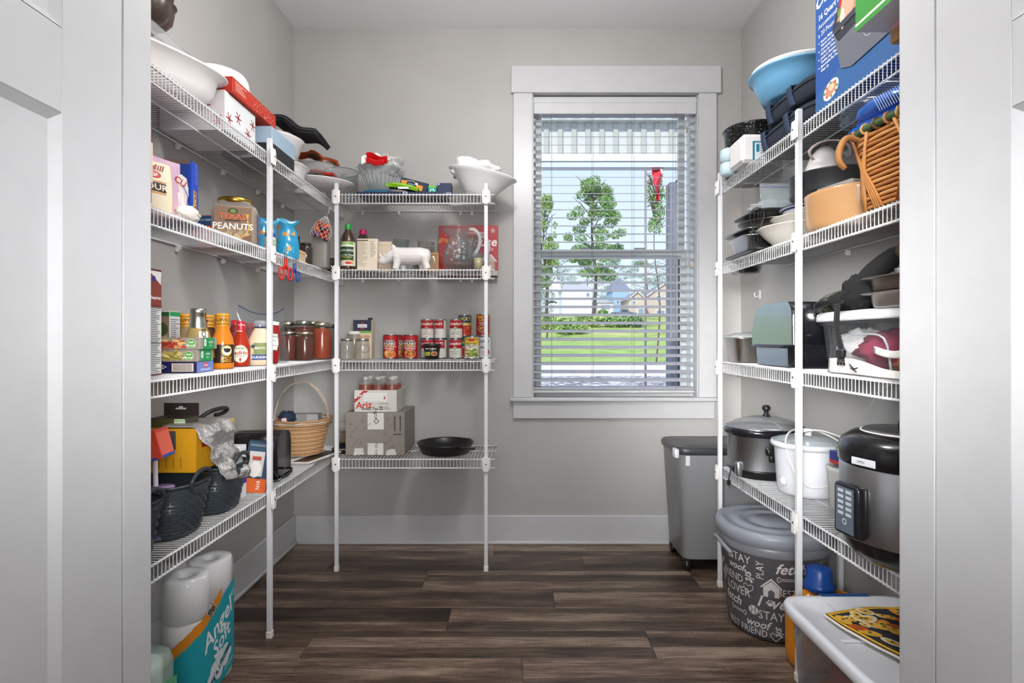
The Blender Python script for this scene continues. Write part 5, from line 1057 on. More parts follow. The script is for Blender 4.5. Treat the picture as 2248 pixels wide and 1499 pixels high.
can('beef soup can on the bottom row directly behind the black tub', 938, yC+.02, Z3+.001, .0325, .1, SM, camp('Beef', 'Broth', '#6f6f70'))
can('soup can on the bottom row just right of the black tub', 967, yC+.03, Z3+.001, .0325, .1, SM, camp('Tomato', 'Bisque', '#6f6f70'), rz=-40)
can('beef consomme soup can on the top row, left one', 938, yC+.02, Z3+.102, .0325, .1, SM, camp('Beef', 'Consomme', '#6f6f70'))
can('soup can turned sideways on the top row beside the left one', 967, yC+.03, Z3+.102, .0325, .1, SM, camp('Tomato', 'Bisque', '#6f6f70'), rz=-50)
can('cream of chicken soup can on the bottom row', 1000, yC, Z3+.001, .0325, .1, SM, camp('Cream of', 'Chicken', '#4a9a3a'))
can('cream of mushroom soup can on the top row', 1001, yC, Z3+.102, .0325, .1, SM, camp('Cream of', 'Mushroom', '#4a9a3a'))
def rotel(m, mp, h): m.rect(mp, -.05, .06, .05, h-.006, '#1f6a3a', .0003, 10); m.text(mp, 'RO-TEL', 0, .082, .019, '#f4d82a', .0010); m.disc(mp, 0, .035, .028, .026, '#f0e0c8', .0006, 20); m.disc(mp, 0, .035, .025, .023, '#c8301e', .0009, 20)
can('diced tomato can with green and yellow label behind the green beans', 1021, yC+.06, Z3+.001, .033, .1, '#c8402a:s', rotel)
def gbean(m, mp, h):
    m.rect(mp, -.052, .072, .052, h-.006, '#e9c23a', .0003, 12); m.text(mp, 'MARGARET HOLMES', 0, .100, .0085, '#2a4a1c', .0008); m.disc(mp, 0, .094, .018, .007, '#c8301e', .0006); m.text(mp, 'SEASONED', 0, .078, .0105, '#2a5a2a', .001); m.text(mp, 'Italian Green', 0, .069, .0085, '#3a3a34', .0008); m.text(mp, 'Beans', 0, .060, .0085, '#3a3a34', .0008)
    r = random.Random(3)
    for k in range(26): m.disc(mp, r.uniform(-.028, .028), r.uniform(.012, .048), .014, .0035, r.choice(('#7a8a24', '#9aa83a', '#5a6a1c', '#c2c860')), .0006+k*.00003, 8, rot=r.uniform(-.5, .5))
can('seasoned green bean can at the front of the right group', 1036, yC-.04, Z3+.001, .0365, .112, '#e4e2cc:s', gbean, name='vegetable_can')
def lucks(m, mp, h): m.rect(mp, -.05, .07, .05, h-.006, '#1d3f6e', .0003, 12); m.text(mp, "LUCK'S", 0, .090, .024, '#f4d22a', .0010); m.text(mp, 'Pinto Beans', 0, .062, .0095, '#e9e0c8', .0008); m.rect(mp, -.05, .005, .05, .055, '#a82a1c', .0004, 12); r = random.Random(8); [m.disc(mp, r.uniform(-.03, .03), r.uniform(.01, .05), .007, .005, r.choice(('#c8402a', '#8e2414', '#d8643a')), .0008+k*.00002, 8, rot=k) for k in range(26)]
can('pinto bean can with blue and yellow label on the top row behind the green beans', 1020, yC+.05, Z3+.115, .0345, .112, '#d9b62c:s', lucks, name='bean_can')
def navyb(m, mp, h): m.text(mp, 'NAVY', 0, .088, .020, '#2a4a7a', .0008); m.text(mp, 'Beans', .0, .058, .016, '#3a3a3a', .0008); m.disc(mp, .01, .03, .02, .016, '#b9b4a8', .0006, r0=.7); m.disc(mp, .022, .034, .005, .009, '#c8301e', .001)
can('white labelled bean can partly behind the right pole', 1064, yC+.01, Z3+.001, .033, .114, '#dcdcda:s', navyb, name='bean_can')
def horm(m, mp, h): m.text(mp, 'Hormel', 0, .100, .022, '#f2c62a', .0010); m.text(mp, 'Chili', 0, .084, .024, '#f2c62a', .0010); m.text(mp, 'No Beans', .004, .066, .0115, '#f6efe0', .001); m.disc(mp, .002, .038, .028, .020, '#e8d8c0', .0006, 20); m.disc(mp, .002, .038, .025, .017, '#7a3214', .0009, 20); r = random.Random(1); [m.disc(mp, r.uniform(-.018, .02), r.uniform(.028, .048), .006, .004, r.choice(('#c86a34', '#e0a45a', '#a84420')), .0012+k*.00002, 8, rot=k) for k in range(14)]
can('red chili can on the top row beside the right pole', 1060, yC+.02, Z3+.117, .0345, .112, '#a01c18:s', horm, name='chili_can')
t = thing('microwave_soup_bowl', 'black microwave soup bowl with green label in front of the soup cans', 'bowl', (XX(948, 2.77), 2.77, Z3+.001), 0, None)
m = MB('#1d1c1c:s'); m.lathe([(0, 0), (.032, 0), (.034, .002), (.0415, .066), (0, .066)], 36); part(t, 'bowl', m); m = MB('#26211f:s'); m.lathe([(.044, .062), (.0455, .064), (.0455, .074), (.043, .077), (0, .076)], 36); part(t, 'lid', m)
m = MB(); mp = CY(.038, 0, -90, rf=lambda v: .0345+v*.107); m.text(mp, 'BEEF & BEAN', 0, .052, .0095, '#e9e2d4', .0008); m.rect(mp, -.038, .018, -.004, .036, '#c9c81e', .0006, 4); m.micro(mp, -.034, .022, -.008, .033, 3, '#55601a', 1, .001); m.disc(mp, .018, .027, .017, .011, '#e9e0d2', .0006, 18); m.disc(mp, .018, .027, .015, .009, '#b5602a', .0010, 18); part(t, 'label', m)

# ------------------------------------------------------------------ back wall, lowest shelf
def amz(m, fr, rt, lf, tp):
    W_, Hh = .285/2, .206
    m.rect(fr, -.036, .125, .042, Hh-.002, '#d9d6cf', .0006); m.rect(fr, -.036, .002, .040, .058, '#d9d6cf', .0006); m.text(fr, 'qnr', .006, .193, .030, '#2b2926', .001, rot=-PI/2, bold=False); m.line(fr, [(-.006, .164), (.006, .176), (.018, .164), (.006, .152), (-.006, .164)], .003, '#2b2926', .001); m.text(fr, "n's clu", .004, .032, .024, '#2b2926', .001, rot=PI/2, bold=False)
    for k in (.095, .122): m.line(fr, [(k, .118), (k, .180)], .006, '#4a4038', .001); m.dpoly(fr, [(k-.006, .178), (k, .192), (k+.006, .178)], '#4a4038', .0012)
    m.rect(fr, .088, .098, .128, .104, '#4a4038', .001); m.dpoly(fr, [(-.104, .0), (-.052, .004), (-.056, .034), (-.098, .034)], '#d3d0ca', .0008); m.dpoly(fr, [(.052, .0), (.104, .002), (.094, .032), (.056, .026)], '#d3d0ca', .0008)
    for u, v in ((-.12, .15), (-.06, .165), (.058, .175), (-.115, .09), (.045, .10), (.09, .035), (-.07, .06), (.048, .06)): m.line(fr, [(u-.005, v), (u, v+.006), (u+.006, v+.001), (u+.001, v-.005), (u-.005, v)], .0016, '#57504a', .001); m.text(fr, "sam's club", u+.022, v-.026, .0115, '#655d55', .001, rot=.8, bold=False)
def boxt(t):
    m = MB('#b2ada6:s'); m.box(.03, .09, -.10, .10, .2073, .2079); return m
bx_ = carton('shipping_box', 'large grey brown cardboard shipping box with white tape on the lowest back shelf', 'box', (XX(838, 2.815), 2.815, Z4+.001), (.285, .270, .207), '#8a827a:p', amz)
part(bx_, 'tape', boxt(bx_), 'clear tape')
ar = thing('tea_jug_carton', 'open white and red sweet tea carton on top of the shipping box', 'carton', (XX(837, 2.80), 2.80, Z4+.2095), 0)
m = MB('#d0ccc6:p'); W_, D_, Hh = .102, .115, .105
m.box(-W_, W_, -D_, -D_+.003, 0, Hh); m.box(-W_, W_, D_-.003, D_, 0, Hh); m.box(-W_, -W_+.003, -D_+.003, D_-.003, 0, Hh); m.box(W_-.003, W_, -D_+.003, D_-.003, 0, Hh); m.box(-W_+.003, W_-.003, -D_+.003, D_-.003, 0, .004); part(ar, 'carton', m)
m = MB(); fr = FR(0, 0, -D_); m.dpoly(fr, [(-W_, .060), (-.06, .102), (-.035, .102), (-W_, .042)], '#b3261e', .0006); m.text(fr, '12 PACK', -.074, .078, .017, '#f4efe8', .001, rot=.28); m.text(fr, 'Ariz', -.058, .034, .045, '#c8301e', .001, sh=.1, rot=.06); m.text(fr, 'Sweet Tea', -.028, .016, .019, '#33302c', .001); m.rect(fr, -.058, .050, .055, .092, '#e2dfda', .0012); m.text(fr, '100% NATURAL', .040, .040, .0075, '#55504a', .001); m.rect(fr, .016, .010, .036, .026, '#44403c', .001); m.text(fr, 'NO', .026, .018, .012, '#e8e4de', .0014); m.micro(fr, .040, .010, .075, .027, 4, '#8a857e', 3); m.dpoly(fr, [(.038, .062), (.045, .080), (.048, .062)], '#b3261e', .0016)
r = random.Random(9)
for k in range(14): u = r.uniform(-.12, .12); m.line(PX(0, 0, W_), [(u, .01), (u+r.uniform(-.02, .03), .085)], .0016, '#9a948c')
part(ar, 'printed_label', m)
for i, (x_, y_) in enumerate(((-.070, -.065), (.000, -.065), (.070, -.065), (-.070, .01), (.0, .01), (.070, .01))):
    t = thing('tea_jug', 'clear plastic tea jug in the carton, %s' % ('front row left', 'front row middle', 'front row right', 'back row left', 'back row middle', 'back row right')[i], 'jug', (XX(837, 2.80)+x_*.93, 2.80+y_+.01, Z4+.2140), 0, 'tea jugs in the carton on the lowest back shelf')
    m = MB('#d9d6d2:t70'); m.lathe([(0, 0), (.030, 0), (.033, .004), (.033, .10), (.028, .125), (.015, .145), (.013, .150)], 24); part(t, 'jug', m); m = MB('#c8c6c2:s'); m.lathe([(.0145, .146), (.0150, .148), (.0150, .160), (0, .161)], 18); part(t, 'cap', m); m = MB('#8a4a3a:s'); m.lathe([(.0334, .098), (.0292, .124)], 24); part(t, 'label', m)
t = thing('shrink_wrap', 'loose clear shrink wrap draped around the tea jugs', 'wrap', (XX(837, 2.80), 2.80, Z4+.317)); m = MB('#e6e6e6:t84'); m.sheet(lambda u, v: (-.100+.19*u, -.085+.02*math.sin(6*u), .012+.065*v*math.sin(PI*u)**.5*(1+.3*math.sin(11*u))+.012*math.sin(9*u)), 30, 8, 0); part(t, 'film', m)
t = thing('cast_iron_skillet', 'black cast iron skillet on the lowest back shelf under the window side pole', 'skillet', (XX(978, 2.75), 2.75, Z4+.001), -52)
m = MB('#1c1b1b:s'); m.lathe([(0, 0), (.112, 0), (.118, .003), (.136, .046), (.139, .049), (.139, .053), (.135, .053), (.131, .048), (.114, .008), (0, .006)], 56, fn=lambda a, z, j: 1+(.05*math.exp(-((abs(a-PI/2))/.14)**2)+.05*math.exp(-((abs(a-3*PI/2))/.14)**2) if z > .045 else 0)); part(t, 'pan', m)
m = MB('#1c1b1b:s'); m.tube([(.132, 0, .042), (.160, 0, .046), (.20, 0, .052), (.245, 0, .054)], [.017, .011, .013, .012], 10, flat=.45); part(t, 'handle', m); m = MB('#1c1b1b:s'); m.tube([(.236+.012*math.cos(a), .012*math.sin(a), .0545) for a in [2*PI*i/16 for i in range(16)]], .004, 6, closed=True); part(t, 'hanging_ring', m)
# ------------------------------------------------------------------ left wall, lowest shelf
def woven_tub(lab, y, seed):
    t = thing('woven_plastic_basket', lab, 'basket', (-1.030, y, Z4+.001), 0, 'black woven baskets on the lowest left shelf')
    SX_, SY, n_ = .134, .102, 3.0; q = lambda z: .78+.22*(z/.15)
    m = MB('#2b3136:s'); m.lathe([(0, 0), (.76, 0), (.78, .003), (1.0, .150), (.985, .150), (.765, .006), (0, .005)], 48, sx=SX_, sy=SY, n=n_); part(t, 'shell', m)
    m = MB('#3c444a:s'); rows, k = 13, 40
    for j in range(rows):
        for i in range(k):
            if (i+j) % 2: continue
            pts = []
            z0, z1 = .008+.0105*j, .008+.0105*j+.0085
            for (a, z, o) in ((i-.42, z0, .0), (i+.5, z0, .0), (i+1.42, z0, .0), (i+1.42, z1, .0), (i+.5, z1, .0), (i-.42, z1, .0)):
                an = 2*PI*a/k; rr = superr(an, n_)*(q(z)+(.030 if a == i+.5 else -.002)); pts.append(m.P((rr*SX_*math.cos(an), rr*SY*math.sin(an), z)))
            m.face((pts[0], pts[1], pts[4], pts[5]), True); m.face((pts[1], pts[2], pts[3], pts[4]), True)
    part(t, 'weave', m, kind='stuff')
    m = MB('#2a2f34:s'); m.tube([(superr(2*PI*i/48, n_)*SX_*1.0*math.cos(2*PI*i/48), superr(2*PI*i/48, n_)*SY*math.sin(2*PI*i/48), .151) for i in range(48)], .004, 6, closed=True); part(t, 'rim', m)
    for sg in (1, -1):
        if sg < 0: continue
        m = MB('#2a2f34:s'); P_ = []
        for i in range(20):
            a = 2*PI*i/20; P_.append((sg*(SX_*.975+.006*math.sin(a)), .050*math.cos(a), .152+.034*math.sin(a)))
        m.tube(P_, .0068, 8, closed=True, flat=.8); part(t, 'handle', m)
    return t
b1 = woven_tub('black woven plastic basket cut off by the left jamb on the lowest shelf', 1.375, 1)
b2 = woven_tub('black woven plastic basket holding a purple cup with a straw', 1.600, 2)
b3 = woven_tub('black woven plastic basket under the hanging foil sheet', 1.830, 3)
t = thing('purple_cup', 'purple lidded cup with a tall white straw standing in the middle black basket', 'cup', (-.985, 1.545, Z4+.008))
m = MB('#8b79a8:g'); m.lathe([(0, 0), (.026, 0), (.035, .13), (.037, .132), (.037, .142), (0, .143)], 28); part(t, 'cup', m); m = MB('#e9e6ef:s'); m.tube([(-.006, -.006, .10), (-.007, -.008, .215)], .0065, 10); part(t, 'straw', m)
t = thing('red_coil', 'bright red coil of cord standing in the left black basket', 'cord', (-.965, 1.42, Z4+.160)); m = MB('#cf3a22:s')
for k in range(4): m.tube([(.018*math.cos(2*PI*i/16), .018*math.sin(2*PI*i/16), .008*k) for i in range(16)], .0042, 6, closed=True)
part(t, 'coil', m)
t = thing('dark_spray_bottle', 'dark blue bottle in the left black basket', 'bottle', (-.985, 1.34, Z4+.008)); m = MB('#343a55:g'); m.lathe([(0, 0), (.028, 0), (.030, .15), (.02, .18), (.018, .20), (0, .201)], 24); part(t, 'bottle', m)
def leak(m, fr, rt, lf, tp):
    m.rect(fr, -.105, .0, .105, .132, '#d69a17', .0004); m.dpoly(fr, [(-.10, .125), (.045, .125), (.045, .07), (.03, .055), (.015, .085), (-.01, .045), (-.035, .05), (-.05, .075), (-.10, .06)], '#4f4b4c', .0008); m.disc(fr, -.005, .075, .018, .018, '#5f5a5a', .0010, r0=.8)
    m.text(fr, 'LEAK', -.060, .040, .028, '#8a3a12', .0012, rot=PI/2); m.text(fr, 'STOP', -.086, .040, .018, '#8a3a12', .0012, rot=PI/2)
    for k in range(5): m.rect(fr, -.03+.022*k, .012, -.026+.022*k, .045, '#a8741a', .0008)
    m.rect(rt, -.112, .0, .112, .132, '#dda41c', .0004); m.rect(rt, -.085, .07, -.03, .115, '#b5261e', .0008); m.text(rt, 'LEAK', -.055, .093, .024, '#f4ead0', .0012)
carton('yellow_sealant_box', 'yellow cardboard box lettered in dark red lying across the black baskets', 'box', (-1.058, 1.780, Z4+.160), (.21, .228, .132), '#d9a01c:p', leak)
t = thing('foil_sheet', 'crumpled silver foil sheet hanging down from the yellow box', 'foil', (-.945, 1.73, Z4+.296))
m = MB('#dcdad8:m'); mm_ = mat('#dcdad8:m').node_tree.nodes['Principled BSDF']; mm_.inputs['Roughness'].default_value = .30; tt_ = mat('#dcdad8:m').node_tree; nzf = tt_.nodes.new('ShaderNodeTexNoise'); nzf.inputs['Scale'].default_value = 55; nzf.inputs['Detail'].default_value = 5; bpf = tt_.nodes.new('ShaderNodeBump'); bpf.inputs['Strength'].default_value = .9; bpf.inputs['Distance'].default_value = .006; tt_.links.new(nzf.outputs[0], bpf.inputs['Height']); tt_.links.new(bpf.outputs[0], mm_.inputs['Normal'])
def foil(u, v):
    n1 = noise.noise(Vector((u*3.2, v*5, 1)))*.022+noise.noise(Vector((u*11, v*13, 4)))*.006+noise.noise(Vector((u*3, v*40, 9)))*.0025
    if v < .18: return (-.09+.5*v*1.0+n1*.3, -.095+.195*u+.02*v, .004+.004*math.sin(9*u)+abs(n1)*.3)
    w_ = (v-.18)/.82
    return (.006+.052*w_+n1+.012*math.sin(5*u+1)*w_, -.095+.195*u*(1-.12*w_)+.055*w_+n1*.3, .002-.165*w_-.035*w_*u+n1*.25)
m.sheet(foil, 44, 60, .0012); part(t, 'sheet', m)
def cardp(m, fr, rt, lf, tp): m.rect(fr, -.055, 0, .022, .024, '#4b4420', .0004); m.rect(fr, .022, 0, .055, .024, '#e9ebe4', .0004); m.micro(fr, .026, .004, .052, .016, 3, '#7a9a5a', 2, .0007); m.rect(fr, .022, .016, .055, .023, '#8fae74', .0007)
cp = carton('carded_battery_pack', 'flat olive and white retail pack lying on the yellow box', 'packet', (-1.055, 1.725, Z4+.293), (.115, .07, .026), '#3a3526:s', cardp)
m = MB('#2c2422:s'); m.box(-.05, .06, .030, .032, .0265, .066); part(cp, 'hang_card', m, 'black hang card'); m = MB('#b9b4ae:s'); m.box(-.012, .020, .0285, .0298, .046, .051); m.box(-.002, .010, .0285, .0298, .050, .056); part(cp, 'hang_slot', m)
m = MB('#1b1b1d:s'); m.tube([(.0, 0, 0), (.02, .03, .02), (.035, .08, .026), (.03, .12, .018), (.012, .13, .004), (.005, .09, .0)], .007, 8); solo('black_power_cord', 'thick black looped cord lying at the far end of the yellow box', 'cord', m, (-1.02, 1.80, Z4+.302))
def sar(m, fr, rt, lf, tp): m.rect(fr, -.10, .0, .10, .070, '#cf4a34', .0004); m.text(fr, '375', .055, .045, .024, '#f4d8cc', .001); m.text(fr, 'SQ FT', .055, .024, .014, '#f4d8cc', .001); m.text(fr, '375', -.035, .05, .024, '#f4d8cc', .001); m.rect(fr, -.10, .0, .10, .006, '#2a4aa0', .0008); m.disc(fr, .0, .016, .022, .020, '#e9e9ea', .0008); m.rect(rt, -.034, .0, .034, .07, '#d9624c', .0004); m.rect(rt, -.034, 0, .034, .008, '#24489c', .0008)
carton('red_wrap_box', 'long red food wrap box leaning up on the left woven basket', 'box', (-1.040, 1.490, Z4+.218), (.22, .072, .078), '#c8402c:s', sar, rz=8, ry=-14)
carton('white_blue_box', 'white box with a blue band standing behind the foil sheet', 'box', (-1.01, 1.962, Z4+.001), (.11, .045, .185), '#e6e8ee:p', lambda m, fr, rt, lf, tp: [m.rect(fr, -.055, .05, .055, .075, '#2a3fb0'), m.rect(rt, -.0225, .05, .0225, .075, '#2a3fb0')])
def bulb(m, fr, rt, lf, tp):
    m.rect(fr, -.040, 0, .040, .052, '#e0641e', .0004); m.rect(fr, -.040, .052, .040, .182, '#22435f', .0004); m.rect(fr, -.032, .06, .020, .150, '#cfc9c6', .0007); m.disc(fr, -.006, .085, .020, .030, '#e9e6e2', .0010); m.rect(fr, -.02, .118, .010, .132, '#b5402e', .0010); m.text(fr, 'mp', .006, .055, .014, '#1c1c1c', .0014); m.rect(fr, -.036, .165, .036, .178, '#1a2a3a', .0008); m.micro(fr, -.034, .167, .03, .177, 2, '#8fa4b8', 2, .0011); m.text(fr, 'N10', .012, .028, .018, '#f2ece4', .0010, rot=PI/2); m.rect(rt, -.018, 0, .018, .05, '#e0641e', .0004); m.rect(rt, -.018, .05, .018, .182, '#2b5478', .0004)
carton('light_bulb_pack', 'blue and orange boxed light bulb leaning on the toaster', 'packet', (-.955, 2.040, Z4+.002), (.082, .036, .184), '#22435f:s', bulb, rz=16, ry=9)
t = thing('toaster', 'glossy black toaster behind the front left pole', 'toaster', (-1.020, 2.235, Z4+.001), 4)
m = MB('#1b191a:g'); P_ = [(-.078, .012), (.078, .012), (.080, .13), (.070, .172), (.045, .188), (-.045, .188), (-.070, .172), (-.080, .13)]
m.X = Matrix(((0, 0, 1, 0), (1, 0, 0, 0), (0, 1, 0, 0), (0, 0, 0, 1))); m.prism(P_, -.095, .095, sm=True); part(t, 'shell', m)
m = MB('#0f0f10:s'); m.box(-.075, .075, -.035, -.008, .1882, .1892); m.box(-.075, .075, .008, .035, .1882, .1892); part(t, 'slots', m)
m = MB('#a9abb0:m'); m.box(-.098, .099, -.083, -.078, .004, .013, bev=.002); m.tube([(.100, -.080, .010), (.100, .075, .010)], .004, 8); m.box(-.098, .099, .078, .083, .004, .013, bev=.002); part(t, 'base_rail', m, 'chrome base rail')
m = MB('#141414:s'); m.tube([(.097, -.05, .018), (.118, -.045, .020), (.128, -.025, .034), (.120, .0, .040), (.098, .005, .038)], .005, 8); part(t, 'lever', m)
for sx_ in (-.08, .08):
    for sy_ in (-.06, .06): m = MB('#101010'); m.lathe([(0, 0), (.008, 0), (.009, .012), (0, .012)], 12, sx_, sy_); part(t, 'foot', m)
# wicker basket with handle
def weave(m, R, z, amp, k, r, n=2, sx=1, sy=1, ph=0, seg=4, c=None):
    N = k*4; m.tube([((R+amp*math.sin(2*PI*k*i/N+ph))*sx*superr(2*PI*i/N, n)*math.cos(2*PI*i/N), (R+amp*math.sin(2*PI*k*i/N+ph))*sy*superr(2*PI*i/N, n)*math.sin(2*PI*i/N), z) for i in range(N)], r, seg, closed=True, m=c)
t = thing('handled_wicker_basket', 'round light wicker basket with a tall hoop handle in the left corner', 'basket', (-1.015, 2.655, Z4+.016))
m = MB('#b98f62:p'); Rf = lambda z: .092+.038*(z/.15)
for j in range(22): weave(m, Rf(.006*j), .006+.0065*j, .0030, 14, .0034, ph=PI*(j % 2), c=('#c79c6c:p', '#b0855a:p', '#d6b083:p')[j % 3])
part(t, 'weave', m, kind='stuff')
m = MB('#8a6644:p'); m.lathe([(0, .002), (.088, .002), (.124, .150), (.121, .150), (.086, .006), (0, .005)], 32); part(t, 'liner', m)
for j, z in enumerate((.148, .158, .166)):
    m = MB(('#b98a5c:p', '#c9c0b2:p', '#a9825a:p')[j]); weave(m, .132+.004*j, z, .004, 9, .0062, ph=j, seg=6); part(t, 'rim_rope', m)
m = MB('#b5aca2:p')
for k in range(3): m.tube([(.128*math.cos(a), (.004*k-.004)+.004*math.sin(6*a+k*2), .150+.188*math.sin(a)+.002*k) for a in [PI*i/28 for i in range(29)]], .0032, 6, m=('#b5aca2:p', '#9a8f86:p', '#c2a888:p')[k])
part(t, 'handle', m)
carton('grey_box_in_basket', 'grey cardboard box standing inside the handled wicker basket', 'box', (-1.025, 2.70, Z4+.030), (.165, .06, .170), '#8a8988:p', lambda m, fr, rt, lf, tp: [m.rect(fr, .03, 0, .083, .170, '#a9a8a8', .0005)])
carton('red_white_box', 'small red and white box at the left inside the wicker basket', 'box', (-1.065, 2.625, Z4+.04), (.045, .03, .150), '#8a3a34:p', lambda m, fr, rt, lf, tp: [m.rect(fr, -.0, 0, .022, .150, '#dcd8d4', .0005)], ry=-10)
m = MB('#20304a:f'); m.blob((0, 0, .02), (.04, .04, .03), .4, 3, 3, 18, 10); solo('navy_cloth', 'navy cloth bundle at the left of the wicker basket contents', 'cloth', m, (-1.085, 2.66, Z4+.166))
t = thing('serving_tray', 'white rimmed rectangular tray with a dark picture tilted under the wicker basket', 'tray', (-.925, 2.615, Z4+.003), -14, ry=-3)
m = MB('#e6e1dc:s'); m.box(-.055, .055, -.15, .15, 0, .006, bev=.002); m.box(-.060, -.052, -.155, .155, .004, .012, bev=.002); m.box(.052, .060, -.155, .155, .004, .012, bev=.002); m.box(-.052, .052, -.155, -.148, .004, .012, bev=.002); m.box(-.052, .052, .148, .155, .004, .012, bev=.002); part(t, 'tray', m); m = MB('#3d3128:s'); m.box(-.05, .05, -.146, .146, .0062, .0068); part(t, 'picture', m, 'dark brown picture')
t = thing('baking_sheet_stack', 'dark metal baking sheet in the corner under the paper rolls', 'tray', (-.795, 2.82, Z4+.002))
m = MB('#2c2825:s'); m.lathe([(0, 0), (.93, 0), (1.0, .016), (1.02, .018), (1.0, .020), (.92, .004), (0, .003)], 40, sx=.105, sy=.115, n=6); part(t, 'sheet', m)
for k, (z, c, lab, yy, L_) in enumerate(((.026, '#a08b70:p', 'brown paper roll, the lower of the two rolls in the shelf corner', 2.84, .17), (.082, '#cfcbc6:p', 'white paper roll, the upper of the two rolls in the shelf corner', 2.855, .185))):
    t = thing('paper_roll', lab, 'roll', (-.80, yy, Z4+.001+z)); m = MB(c); m.X = Matrix.Translation((0, 0, .026)) @ Matrix.Rotation(PI/2, 4, 'Y'); m.lathe([(.012, -L_/2), (.026, -L_/2), (.026, L_/2), (.012, L_/2), (.012, -L_/2)], 28); part(t, 'roll', m)

# ------------------------------------------------------------------ floor, left
t = thing('toilet_paper_pack', 'large plastic wrapped toilet paper pack with teal and orange print under the left shelf', 'packet', (-1.043, 1.728, 0))
m = MB('#eceaea:p'); rm = MB('#eceaea:p'); rm.lathe([(.020, .003), (.058, 0), (.062, .004), (.062, .120), (.058, .124), (.020, .122), (.020, .003)], 32); rm.lathe([(.0205, .010), (.0205, .118)], 20, m='#8d8984:p'); rmesh = rm.mesh('roll')
for k in range(3):
    for ix in (-.0625, .0625):
        for iy in (-.066, .066): part(t, 'roll', rmesh, loc=(ix, iy, .004+.127*k))
m = MB('#f4f6f6:t79'); m.lathe([(.97, .001), (1.0, .02), (1.0, .365), (.96, .384), (.80, .387), (0, .387)], 56, sx=.128, sy=.133, n=5); part(t, 'wrap', m)
m = MB(); TL, OR = '#1a9fae', '#e08a1e'; hy = .1345; fr = lambda u, v, h: (u, -(.1335*max(0, 1-(abs(u)/.1285)**5)**.2+h), v); rt = lambda u, v, h: (.1285*max(0, 1-(abs(u)/.1335)**5)**.2+h, u, v)
topr = lambda u: .212+(u+.116)*.50-.10*max(0, u-.02)*(u-.02)*20
m.region(rt, -.1165, .010, .1165, .34, 78, 110, lambda u, v: TL if v < topr(u) and v > .018+max(0, u-.03)*.35 else (OR if v < topr(u)+.036 and u < .004+.2*(v-.27) else None), .0008)
topf = lambda u: .108+.104*max(0, (u+.04)/.156)**1.6
m.region(fr, -.1165, .010, .1165, .30, 78, 96, lambda u, v: TL if v < topf(u) else (OR if v < topf(u)+.036 else None), .0008)
m.text(rt, '96', -.050, .268, .045, '#f4efe2', .0020, rot=.5); m.text(rt, '96', -.050, .268, .040, '#12424c', .0026, rot=.5)
m.text(rt, 'Angel', -.012, .205, .074, '#eef2f2', .0014, sh=.25, rot=.40); m.text(rt, 'Soft', .006, .150, .066, '#eef2f2', .0014, sh=.25, rot=.40)
for kk, (u, v, r_) in enumerate(((-.03, .075, .026), (.0, .092, .030), (.032, .100, .024), (-.052, .056, .020), (.052, .090, .016), (.03, .078, .022), (-.01, .062, .024))): m.disc(rt, u, v, r_, r_, '#dfe6ea', .0010+.0003*kk, 18)
m.line(rt, [(-.075, .035), (.060, .112)], .017, '#1a9fae', .0034); m.text(rt, 'SOFT & STRONG', -.008, .073, .0200, '#0e3f52', .0040, rot=.52); m.disc(rt, .085, .262, .016, .008, '#cfeef0', .0011, r0=.65); m.text(rt, 'SEPTIC-SAFE', .055, .050, .010, '#cfeef0', .0011, rot=.3)
m.text(fr, '24=96', -.012, .112, .028, '#12424c', .0030)
part(t, 'printed_label', m, 'teal and orange print')
t = thing('green_paper_towel_pack', 'clear and green plastic wrapped paper pack at the bottom left corner', 'packet', (-1.045, 1.470, 0))
m = MB('#eceeea:p'); 
for ix in (-.055, .055): q_ = MB('#ebe9e6:p'); q_.lathe([(.018, 0), (.050, 0), (.052, .004), (.052, .222), (.05, .226), (.018, .226), (.018, 0)], 28, cx=ix); part(t, 'roll', q_)
m = MB('#cfe8dc:t62'); m.lathe([(.98, .001), (1.0, .02), (1.0, .215), (.93, .236), (0, .240)], 44, sx=.122, sy=.082, n=3.4); part(t, 'wrap', m); m = MB(); fr = FR(0, 0, -.083); rt = PX(0, 0, .1225)
m.dpoly(rt, [(-.05, .19), (.05, .17), (.05, .10), (-.05, .12)], '#5fb58a', .0008); m.dpoly(fr, [(-.08, .20), (.08, .215), (.08, .15), (-.08, .12)], '#5fb58a', .0008); m.rect(fr, -.06, .02, .07, .11, '#e9ecea', .0008); part(t, 'printed_label', m, 'green print')

# ------------------------------------------------------------------ right wall, topmost shelf
t = thing('speckled_stockpot', 'tall black speckled enamel stockpot at the far end of the topmost right shelf', 'pot', (1.045, 2.425, Z1+.001))
spk = noisy('speckled_enamel', [(.60, '#1b1b1d'), (.66, '#1d1d20'), (.72, '#c9c9c9')], ns=170, detail=1, rough=.14)
m = MB(spk); m.lathe([(0, 0), (.108, 0), (.116, .006), (.118, .21), (.124, .216), (.126, .222), (.120, .224), (.112, .21), (.110, .01), (0, .006)], 48); part(t, 'pot', m); m = MB('#2a2a2c:g'); m.tube([(.124*math.cos(2*PI*i/40), .124*math.sin(2*PI*i/40), .222) for i in range(40)], .003, 6, closed=True); part(t, 'rim', m)
def napk(m, fr, rt, lf, tp): m.rect(fr, -.012, .006, .048, .082, '#23809c', .0005); m.rect(fr, -.004, .012, .048, .076, '#dfe6ea', .0008); m.rect(fr, .002, .04, .014, .070, '#23809c', .0011); m.micro(fr, .018, .02, .046, .07, 5, '#8fa4b0', 3, .0011)
carton('napkin_pack', 'white pack of paper napkins with a teal label on the topmost right shelf', 'packet', (.940, 2.225, Z1+.001), (.105, .13, .112), '#efebea:p', napk, bev=.012)
